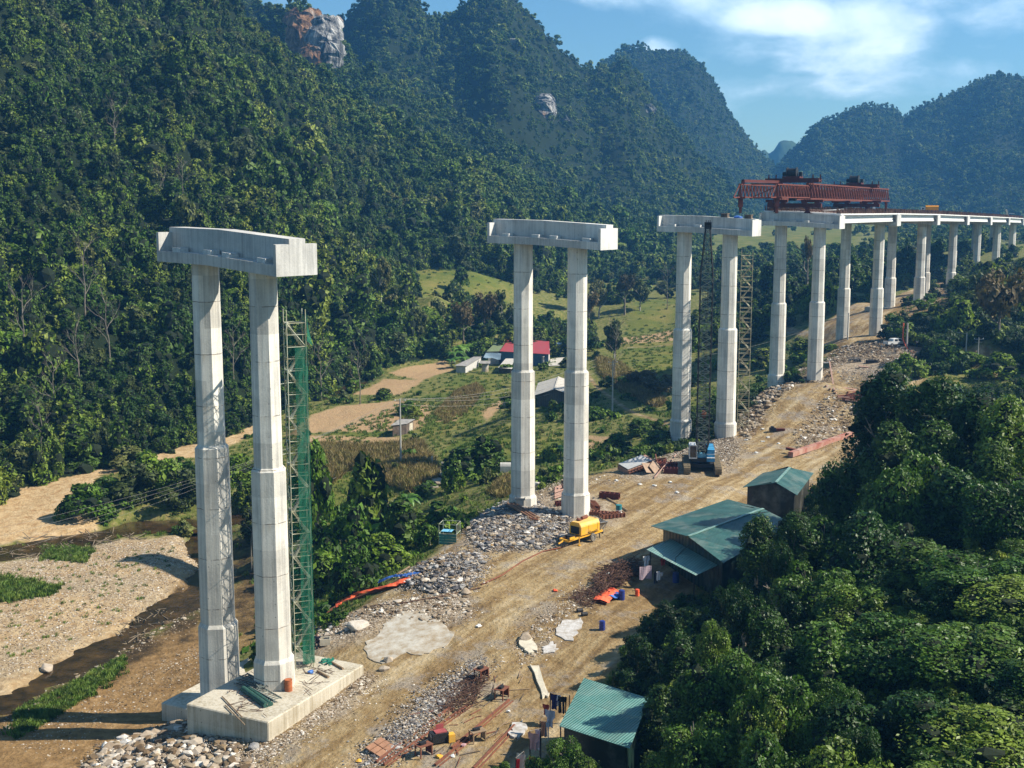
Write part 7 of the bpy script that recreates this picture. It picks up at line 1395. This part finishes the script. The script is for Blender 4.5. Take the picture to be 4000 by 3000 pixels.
NEAR = [ # top px, py, distance, width, kind, label
 (2960,1985,104,4.2,1,'narrow ivy covered tree standing before the big green roof'),(3340,1770,112,6.5,0,'bushy sunlit tree right of the small gabled shed'),(3250,1960,100,6,2,'leafy tree just below the small gabled shed'),
 (3470,1400,122,9,4,'tall dark tree rising at the edge of the pit'),(3640,1420,116,9,1,'dark tree right of the pit, filling the middle of the right edge'),(3820,1480,110,10,4,'dark tree near the right edge below the pale road'),(3980,1540,104,9,5,'tree cut by the right edge below the pale road'),
 (3560,1760,100,8,0,'tree crown left of the darkest gap in the right thicket'),(3770,1800,96,9,1,'vine hung tree in the upper right of the thicket'),(3950,1850,92,8,0,'sunlit crown at the right edge of the thicket'),(3420,1990,93,7.5,5,'crown with feathery leaves right of the ivy column'),
 (3170,2150,90,6,2,'crown with long pale leaves in the middle of the thicket'),(3360,2270,84,7,0,'crown behind the vine mound in the thicket'),(3610,2090,86,8,4,'drooping dark crown right of the thicket centre'),(3830,2130,82,8,2,'drooping crown near the right edge, middle height'),(3990,2260,78,7,5,'crown cut by the right edge, middle height'),
 (3010,2350,82,5,4,'dark crown at the left flank of the thicket'),(3260,2420,76,6.5,5,'bright green vine mound near the thicket centre'),(3540,2400,74,7,2,'vine mound right of the bright one'),(3790,2440,72,7,0,'leafy mound in the lower right of the thicket'),(3970,2560,68,7,1,'leafy mound at the lower right edge'),
 (2790,2425,80,2.6,0,'young tree with fresh yellow green leaves in the dark bank'),(2850,2530,75,5,5,'vine mound at the lower left of the thicket'),(3060,2600,70,6.5,0,'large vine mound left of the bottom centre of the thicket'),(3340,2690,66,6.5,1,'large dark vine mound in the lower thicket'),(3600,2680,65,7,4,'large dark mound at the lower right of the thicket'),(3850,2780,62,7,5,'mound in the lower right corner region'),
 (2690,2600,76,4,4,'low bush crown right of the dark bank'),(2770,2740,70,4.5,2,'leafy crown right of the camp hut'),(3020,2850,63,6,5,'big leafy crown at the bottom edge right of the hut'),(3330,2920,60,6,0,'leafy crown at the bottom edge of the thicket'),(3620,2930,58,6,1,'dark crown at the bottom edge, right part'),(3900,2960,57,6,2,'crown in the bottom right corner'),
 (2590,2930,71,2.5,0,'small bush at the bottom corner of the camp hut'),(2215,2850,77,2.8,2,'feathery sapling before the camp hut'),(2110,2940,77,2.6,0,'bush at the bottom edge left of the camp hut'),(1960,2965,80,1.8,2,'small bush at the bottom edge in the scrap yard'),(2300,2950,74,3.,5,'bush below the front corner of the camp hut'),
 (2600,2330,100,3.5,4,'dark shrub on the bank right of the orange bucket'),(2490,2460,95,3.2,4,'dark shrub on the bank beside the blue drum'),(2440,2590,90,3.,1,'dark shrub high above the camp hut'),(2650,2450,90,4,4,'dark shrub in the middle of the bank'),(2590,2640,82,4,1,'dark shrub right behind the camp hut'),
 (3100,1980,98,4,4,'dark crown behind the ivy covered tree'),(3480,1600,110,7,1,'dark crown under the tall tree at the pit'),(3680,1620,106,8,4,'dark crown in the deep shade at the right'),(3890,1690,100,8,1,'dark crown near the right edge above the sunlit one'),(3130,2480,78,4.5,1,'dark crown in the gap behind the large vine mound'),(3680,2260,80,5,1,'dark crown in the gap below the drooping one')]
for px_, py_, Y_, w_, k_, lb in NEAR:
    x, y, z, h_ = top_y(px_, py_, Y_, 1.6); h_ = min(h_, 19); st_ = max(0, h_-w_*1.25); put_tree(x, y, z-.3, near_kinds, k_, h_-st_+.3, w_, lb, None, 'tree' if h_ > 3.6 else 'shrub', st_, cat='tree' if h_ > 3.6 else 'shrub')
Rq = random.Random(77)
for k in range(34):
    px_, py_ = Rq.choice([(3050, 2250), (3450, 2150), (3700, 1950), (3300, 2550), (3600, 2560), (3850, 2330), (2850, 2650), (3450, 2800), (3750, 2880), (3150, 2750), (3560, 1550), (3780, 1650)]); px_ += Rq.uniform(-160, 160); py_ += Rq.uniform(-110, 110)
    Y_ = 57+(3000-py_)/1500*62; x, y, z, h_ = top_y(px_, py_-40, Y_, 2); h_ = min(h_, 17); w_ = Rq.uniform(2.0, 3.8); put_tree(x, y, z-.3, near_kinds, Rq.randrange(6), h_*.65, w_, 'slender young tree poking up between the vine mounds of the right thicket', 'slender trees between the vine mounds', 'tree', h_*.35)
MIDT = [ # base px, py, height, width, kind, stem, label
 (1240,2150,13,5,5,3,'tall leafy tree beside the green netting of the stair tower'),(1330,2250,9,6,0,0,'light green bushy tree at the foot of the stair tower'),(1440,2160,15,7,1,1,'tall ivy covered tree in the thicket between the first two piers'),(1560,2160,9,6,4,0,'broad vine covered tree right of the tall ivy tree'),(1385,2330,6,5,5,0,'bush above the orange tarpaulin'),(1290,2300,5,5,0,0,'bush just right of the netting'),(1500,2230,4.5,5,5,0,'bush left of the dark stone heap'),(1620,2080,4,5,4,0,'dark bush by the orange cut bank'),(1680,2130,3,3,0,0,'small bush left of the steel cage'),
 (1800,1870,7,7,4,0,'dark round tree beside the concrete ruin, left half'),(1900,1850,7.5,8,1,0,'dark round tree beside the concrete ruin, right half'),(1770,1920,5,3.5,0,0,'slim tree in front of the dark round tree'),(1650,1940,3,4,4,0,'bush left of the ruin'),
 (2150,1800,3,3,0,0,'bush on the field between the second pier columns'),(2410,1770,3.5,4,5,0,'bamboo like clump left of the third pier'),(2370,1780,3,3,0,0,'smaller clump beside the bamboo like one'),(2500,1700,4,7,4,0,'dark hedge left of the third pier'),(2580,1740,3,5,1,0,'dark bush at the third pier foot'),(2460,1780,2.5,4,4,0,'dark low bush near the box form'),
 (2400,1400,10,6,2,2,'slender olive tree right of the second pier'),(2300,1290,11,6,3,3,'thin brownish tree behind the second pier right column'),(2240,1260,12,6,2,4,'olive tree behind the second pier'),(2340,1250,12,6,2,4,'olive tree on the wood edge right of the second pier'),(2440,1230,12,6,3,4,'brownish bare-topped tree on the wood edge'),(2500,1220,10,6,2,3,'olive tree left of the third pier on the wood edge'),
 (1810,1350,11,7,3,2,'reddish brown tree left of the second pier above the banana plants'),(1890,1320,12,7,3,2,'largest reddish brown tree on the wood edge'),(1700,1330,11,6,2,3,'olive tree at the river bend'),(1960,1310,12,7,2,3,'olive brown tree behind the red farmhouse'),(1620,1350,10,6,2,2,'olive tree left of the river bend'),(1600,1130,8,5,1,2,'dark tree alone at the top of the brown field'),(1800,1150,9,5,1,3,'dark narrow tree right of the brown field'),(1490,1250,14,5,2,7,'tall slender tree at the edge of the brown field'),(1430,1350,8,6,4,0,'dark tree left of the grassy slope'),(1340,1400,8,6,5,0,'green tree behind the stair tower'),
 (1500,1560,3.5,4,1,0,'dark bush at the corner of the tan fields'),(1620,1640,4,4,4,0,'dark bush on the field bank right of the tan field'),(1590,1620,3,4,0,0,'green bush on the same field bank, left'),
 (2580,1560,5,8,3,0,'dark brown scrub beside the third pier'),(2500,1520,4.5,8,3,0,'brown corn like scrub left of the third pier'),
 (3010,1180,17,9,1,0,'tall dark tree left of the fifth column'),(2960,1180,13,9,4,0,'dark tree directly right of the stair tower'),(3080,1220,14,9,1,0,'dark tree between the fourth pier columns'),(3150,1240,12,9,4,0,'broad dark tree behind the fourth pier right column'),(3200,1230,13,8,5,0,'green tree left of the fifth pier'),(3330,1130,16,12,4,0,'large rounded grey green tree behind the fifth pier'),(3250,1120,15,8,1,0,'dark tree left of the large rounded one'),(3450,1120,15,10,1,0,'dark tree behind the sixth pier'),(3540,1080,16,12,4,0,'dark tree right of the sixth pier'),(3640,1060,14,12,1,0,'dark tree between sixth and seventh piers'),(3770,1050,13,11,4,0,'dark tree behind the seventh pier'),(3150,1160,15,3,3,8,'slender umbrella shaped tree under the deck'),(2900,1210,9,7,4,0,'dark tree seen through the third pier stair tower'),
 (2960,1330,2.8,8,1,0,'dark shrubbery below the pale track, left'),(3060,1375,3,8,4,0,'dark shrubbery below the pale track, middle'),(3140,1400,6,7,1,0,'dark shrubbery at the foot of the fourth pier'),(3240,1365,2.,5,4,0,'dark bush left of the fifth pier foot'),(2900,1330,3,8,4,0,'dark shrubbery left end below the track'),(2990,1420,5,8,1,0,'dark shrub below the fourth pier'),
 (3700,880,13,13,0,0,'lone round tree on the skyline behind the deck'),
 (3740,1330,9,8,0,0,'bright green tree left of the lamp pole'),(3900,1330,13,10,3,0,'tall tree with thin dry branches near the right edge'),(3820,1250,11,9,2,0,'olive tree on the dark bank'),(3970,1260,12,9,4,0,'dark tree at the right edge on the bank'),(3660,1260,6,7,4,0,'dark shrub on the bank behind the pickup'),(3720,1290,6,7,1,0,'dark shrub on the bank right of the people'),(3600,1280,5,7,4,0,'dark shrub above the pickup'),(3870,1180,12,9,1,0,'dark tree under the last piers'),(3700,1440,6,6,0,0,'sunlit bush on the rubble edge below the people'),(3560,1480,5,6,0,0,'bright green bush at the right end of the rubble'),(3480,1520,5,6,5,0,'bush over the pit edge'),(3900,1480,5,7,5,0,'bush below the pale road near the right edge'),(3800,1430,3,6,0,0,'low bush along the pale road'),
 (330,2020,5,7,5,0,'bush at the left tip of the overgrown island'),(420,1960,5,7,4,0,'bush on the overgrown island, second from the left'),(520,1960,6,8,2,0,'olive bush in the middle of the overgrown island'),(620,1930,7,7,0,0,'taller bright bush on the overgrown island'),(700,1980,6,7,2,0,'olive tangle left of the nearest pier'),(750,1890,5,6,4,0,'bush touching the nearest pier left column'),(960,1990,6,6,4,0,'dark bush seen between the two nearest columns'),(980,2120,5,5,2,0,'tangled scrub low between the two nearest columns'),(930,1890,5,6,5,0,'bush high between the two nearest columns'),(480,1830,4,7,2,0,'low olive scrub behind the island'),
 (1180,1950,6,5,1,0,'dark bush behind the stair tower'),(1180,2100,7,6,4,0,'dark shrub right of the nearest columns')]
for px_, py_, h_, w_, k_, st, lb in MIDT:
    p = hit(px_, py_); put_tree(p[0], p[1], p[2]-.3, mid_kinds, k_, h_-st*.5, w_, lb, None, 'tree' if h_ > 4.5 else 'shrub', st, 'tree' if h_ > 4.5 else 'shrub')
# pale trunks and leafless trees on the wooded slope
bare = [limb_mesh('bare_crown', BARK, 9, .14, 90+k, 6, .42, True, .3) for k in range(3)]
for k, (px_, py_, h_, lb) in enumerate(((130,1420,13,'leafless pale tree low on the left wooded slope'),(360,1240,12,'wide leafless grey tree left of the nearest pier'),(455,1400,11,'leafless pale tree just left of the nearest pier'),(250,1640,9,'thin pale trunk at the wood foot on the left'),(205,1810,8,'short pale trunk by the river terrace'),(930,1480,9,'leafless tree between the two nearest columns'),(1265,1560,10,'wide leafless grey tree right of the stair tower'),(1415,1570,9,'leafless tree on the stream bank'),(730,760,9,'leafless tree on the slope above the nearest cap'),(470,620,12,'dead white trunk high on the left slope'),(2395,1480,10,'slim leafless tree right of the second pier'),(340,1500,10,'pale forked trunk in the lower left wood'),(2600,1200,11,'leafless tree behind the third pier'),(660,820,9,'leafless bush tree at the left end of the nearest cap'),(1010,2200,6,'leafless tangle at the pier foot'))):
    p = hit(px_, py_); r = empty('bare_tree', (p[0], p[1]-4, H1(p[0], p[1]-4)+1.0), k*1.3, lb, 'bare tree', 'leafless trees of the valley'); o = bpy.data.objects.new('limbs', bare[k % 3]); C.objects.link(o); o.parent = r; s = h_/9; o.scale = (s, s, s*1.25)
# banana plants
def banana_mesh(seed):
    R = random.Random(seed); mb = MB(); 
    for k in range(9):
        an = k*2.4+R.uniform(-.3, .3); L = R.uniform(1.8, 2.6); d = Vector((math.cos(an), math.sin(an), 0)); s = Vector((-d.y, d.x, 0)); P = []
        for i in range(7): t = i/6; P.append(Vector((0, 0, 1.4))+d*L*t*.85+Vector((0, 0, L*(1.1*t-1.15*t*t))))
        vs = []
        for i, q in enumerate(P): w_ = .34*math.sin(math.pi*min(1, (i+.6)/6.8)); vs += [q-s*w_+Vector((0, 0, -.08)), q, q+s*w_+Vector((0, 0, -.08))]
        mb.add(vs, [(i*3+j, i*3+j+1, i*3+j+4, i*3+j+3) for i in range(6) for j in range(2)])
    return mb
LF_BAN = leaf_mat('banana_leaves', [(.25, (.05, .12, .015)), (.5, (.09, .18, .02)), (.8, (.15, .25, .04))], .45)
bl_ = banana_mesh(1).build('leaves', LF_BAN); bmesh_ = bl_.data; bpy.data.objects.remove(bl_); mb = MB(); mb.tube((0, 0, -.3), (0, 0, 1.6), .14, .09, 8); st_ = mb.build('stem', plain('banana_stem', (.16, .17, .06), .8)); stm = st_.data; bpy.data.objects.remove(st_)
for k, (px_, py_, s_) in enumerate([(1775,1420,1.6),(1790,1405,1.7),(1815,1400,1.7),(1830,1392,1.6),(1850,1385,1.5),(1800,1435,1.4),(1765,1440,1.3),(1520,1400,1.6),(1540,1390,1.6),(1560,1395,1.5),(1500,1395,1.5),(1580,1385,1.5),(2190,1795,1.0),(1520,2150,1.9),(1545,2165,1.5),(1500,2060,1.5),(2010,1510,1.2),(2240,1640,1.0),(1590,2010,1.3)]):
    p = hit(px_, py_); r = empty('banana_plant', p, k*1.1, ['banana plant in the clump left of the animal pen', 'banana plant in the clump across the stream', 'banana plant on the field between the columns of the second pier', 'large banana plant at the bottom of the thicket', 'banana plant half hidden beside the large one', 'banana plant on the thicket slope', 'banana plant left of the second pier column', 'small banana plant right of the barn', 'banana plant above the steel cage'][0 if k < 7 else (1 if k < 12 else k-10)], 'banana plant', 'banana plants')
    for nm, md in (('leaves', bmesh_), ('stem', stm)): o = bpy.data.objects.new(nm, md); C.objects.link(o); o.parent = r; o.scale = (s_, s_, s_)
# ------------------------------------------------------------------ undergrowth, crops, grass
def masks_at(X, Y):
    m = poly_mask(X, Y, DIRT, 1.5, .6)
    for pth in PATHS: m = np.maximum(m, ribbon_mask(X, Y, [(a, b, c, d+1) for a, b, c, d in pth]))
    m2 = poly_mask(X, Y, GRAV, 2, 1); m3 = poly_mask(X, Y, BARE, 2, 1); m4 = poly_mask(X, Y, SAND, 2, 1)
    t = np.max([poly_mask(X, Y, p, 1, .6) for p in TAN], axis=0); g = np.max([poly_mask(X, Y, p, 1, .6) for p in GREEN], axis=0); return m, m2, m3, m4, t, g
Gp = jgrid(58, 620, lambda y: 1.15 if y < 150 else (1.7 if y < 260 else (2.6 if y < 400 else 4.2)), .52)
hh, ii, rdv = height(Gp[:, 0], Gp[:, 1], True); pxx, pyy = project(Gp[:, 0], Gp[:, 1], hh+1)
ok = (ii < 0) & (pxx > -400) & (pxx < 4400) & (pyy < 3400) & (rdv > 1.0); Gp, hh, pxx, pyy = Gp[ok], hh[ok], pxx[ok], pyy[ok]
md_, mg_, mb_, ms_, mt_, mgr_ = masks_at(Gp[:, 0], Gp[:, 1])
openm = (md_ < .15) & (mg_ < .3) & (mb_ < .3) & (ms_ < .3) & (mt_ < .2) & (mgr_ < .4)
dens = fbm(Gp[:, 0]/9, Gp[:, 1]/9, 3)
hill = (Gp[:, 0] > .12*Gp[:, 1]-2) & (Gp[:, 1] < 210) & (Gp[:, 0] > 8)
# keep clear of buildings
def clear_of(X, Y, items):
    m = np.ones(X.shape, bool)
    for cx_, cy_, r_ in items: m &= np.hypot(X-cx_, Y-cy_) > r_
    return m
bl = [(6.5, 82.5, 5.0), (20.5, 124, 8.5), (17, 118, 5.5), (30.5, 142, 5.5)]+[(o.location.x, o.location.y, 4.5) for o in C.objects if o.get('category') in ('farmhouse', 'shed', 'barn', 'animal pen', 'hut', 'tomb', 'bin') and o.location.y > 150]
openm &= ~((pxx < 1000) & (pyy > 2110)) | (RNG.random(len(Gp)) < .05)
kp = openm & clear_of(Gp[:, 0], Gp[:, 1], bl)
sel = kp & (hill | (dens > .36) & (RNG.random(len(Gp)) < .5) | (RNG.random(len(Gp)) < .04))
sz = RNG.uniform(.55, 1.3, len(Gp))*np.where(hill, 1.0, 1.0)*np.where(Gp[:, 1] > 260, 1.5, 1)
hill2 = (pxx > 3480) & (pyy > 1120) & (pyy < 1440) & ~hill & ~((pxx < 3740) & (pyy < 1290)); hs2 = kp & hill2
hs = sel & hill; vsx = sel & ~hill & ~hill2
P_ = lambda m_, dz=-.35: np.stack([Gp[m_, 0], Gp[m_, 1], hh[m_]+dz], 1)
S_ = lambda m_: np.stack([sz[m_]*1.1, sz[m_]*1.1, sz[m_]*RNG.uniform(.7, 1.3, m_.sum())], 1)
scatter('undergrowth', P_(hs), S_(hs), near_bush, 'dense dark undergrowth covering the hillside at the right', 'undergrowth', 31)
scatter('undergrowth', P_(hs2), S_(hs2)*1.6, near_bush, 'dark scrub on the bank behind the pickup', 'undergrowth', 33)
scatter('undergrowth', P_(vsx), S_(vsx), bush_coll, 'bushes and scrub between the fields of the valley floor', 'undergrowth', 32)
# tufts and crops
def tuft_obj(m, seed, n=16, h=.55, w=.05, spread=.35):
    R = random.Random(seed); mb = MB()
    for k in range(n):
        a = R.uniform(0, 6.28); r_ = R.uniform(0, spread); b = Vector((math.cos(a)*r_, math.sin(a)*r_, -.05)); d = Vector((R.gauss(0, .3), R.gauss(0, .3), 1)).normalized(); s = Vector((-math.sin(a+1), math.cos(a+1), 0))*w; L = h*R.uniform(.6, 1.2)
        mb.add([b-s, b+s, b+d*L*.6+s*.7+Vector((0, 0, 0)), b+d*L+Vector((d.x, d.y, -.2))*L*.3, b+d*L*.6-s*.7], [(0, 1, 2, 3, 4)])
    o = mb.build('tuft', m); C.objects.unlink(o); return o
GRS = leaf_mat('grass_blades', [(.25, (.05, .10, .012)), (.5, (.09, .15, .02)), (.8, (.16, .20, .04))], trans=.1); CORN_ = leaf_mat('dry_corn', [(.25, (.15, .11, .045)), (.5, (.26, .19, .08)), (.8, (.18, .17, .05))], trans=.1)
tg = bpy.data.collections.new('grass_tufts'); tcn = bpy.data.collections.new('corn_tufts')
for k in range(3): tg.objects.link(tuft_obj(GRS, k, 22, .6, .05, .5)); tcn.objects.link(tuft_obj(CORN_, 10+k, 14, 1.6, .07, .45))
def crop(poly, n, coll, s0, s1, label, cat, seed):
    q = poly_points(poly, n); z = height(q[:, 0], q[:, 1]); s = RNG.uniform(s0, s1, n); scatter(cat, np.stack([q[:, 0], q[:, 1], z], 1), s, coll, label, cat, seed)
crop([(1210,1840),(1250,1750),(1420,1760),(1640,1740),(1680,1800),(1720,1870),(1600,1930),(1480,1880),(1380,1830),(1280,1900),(1200,1930)], 3600, tcn, .7, 1.3, 'dry brown corn around the tall twin pole', 'corn', 41)
crop([(1690,1620),(1780,1530),(1860,1500),(1900,1530),(1820,1620),(1740,1660)], 1100, tcn, .35, .6, 'withered crop on the sloping field before the farmhouse', 'corn', 42)
crop([(1960,1870),(2050,1850),(2060,1920),(1960,1950),(1900,1930)], 500, tcn, .4, .7, 'yellow withered crop left of the second pier', 'corn', 43)
crop([(2330,1400),(2420,1430),(2520,1520),(2600,1580),(2560,1600),(2420,1530),(2340,1460)], 1500, tcn, .7, 1.2, 'brown corn strip between the second and third piers', 'corn', 44)
gsel = (mgr_ > .4) & (md_ < .3) & (RNG.random(len(Gp)) < .9); gs2 = openm & ~sel & (Gp[:, 1] < 330)
q1 = P_(gsel, 0); q2 = P_(gs2, 0); q1 = np.concatenate([q1+RNG.uniform(-.6, .6, q1.shape)*[1, 1, 0] for _ in range(2)]); 
scatter('grass', np.concatenate([q1, q2]), RNG.uniform(.5, 1.2, len(q1)+len(q2)), tg, 'rough green grass on the banks and field edges', 'grass', 45)
crop([(60,2790),(480,2570),(500,2600),(200,2820),(60,2900)], 700, tg, .4, .9, 'bright grass strip along the lower river bank', 'grass', 46)
crop([(0,2230),(450,2160),(700,2130),(620,2330),(380,2480),(0,2600)], 160, tg, .25, .7, 'thin grass tufts between the stones of the gravel bar', 'grass', 49)
crop([(150,2140),(260,2130),(370,2150),(330,2200),(180,2185)], 260, tg, .6, 1.2, 'patch of bright grass on the gravel bar', 'grass', 47)
crop([(-60,2250),(60,2270),(230,2300),(200,2330),(100,2340),(-60,2370)], 420, tg, .7, 1.4, 'grass tongue at the left edge of the gravel bar', 'grass', 48)
# ------------------------------------------------------------------ haze
mb = MB(); mb.hexa([(-2200, -60, -9), (2200, -60, -9), (2200, 2300, -9), (-2200, 2300, -9)], [(-2200, -60, 520), (2200, -60, 520), (2200, 2300, 520), (-2200, 2300, 520)])
mh = bpy.data.materials.new('haze_air'); mh.use_nodes = True; nh = mh.node_tree; nh.nodes.clear()
pv = N(nh, 'ShaderNodeVolumePrincipled'); pv.inputs['Color'].default_value = (.15, .48, 1, 1); pv.inputs['Density'].default_value = HAZE; pv.inputs['Anisotropy'].default_value = .2
oh = N(nh, 'ShaderNodeOutputMaterial'); nh.links.new(pv.outputs[0], oh.inputs['Volume'])
hz = mb.build('haze', mh); tag(hz, 'thin blue air over the valley', 'haze', None, 'stuff')
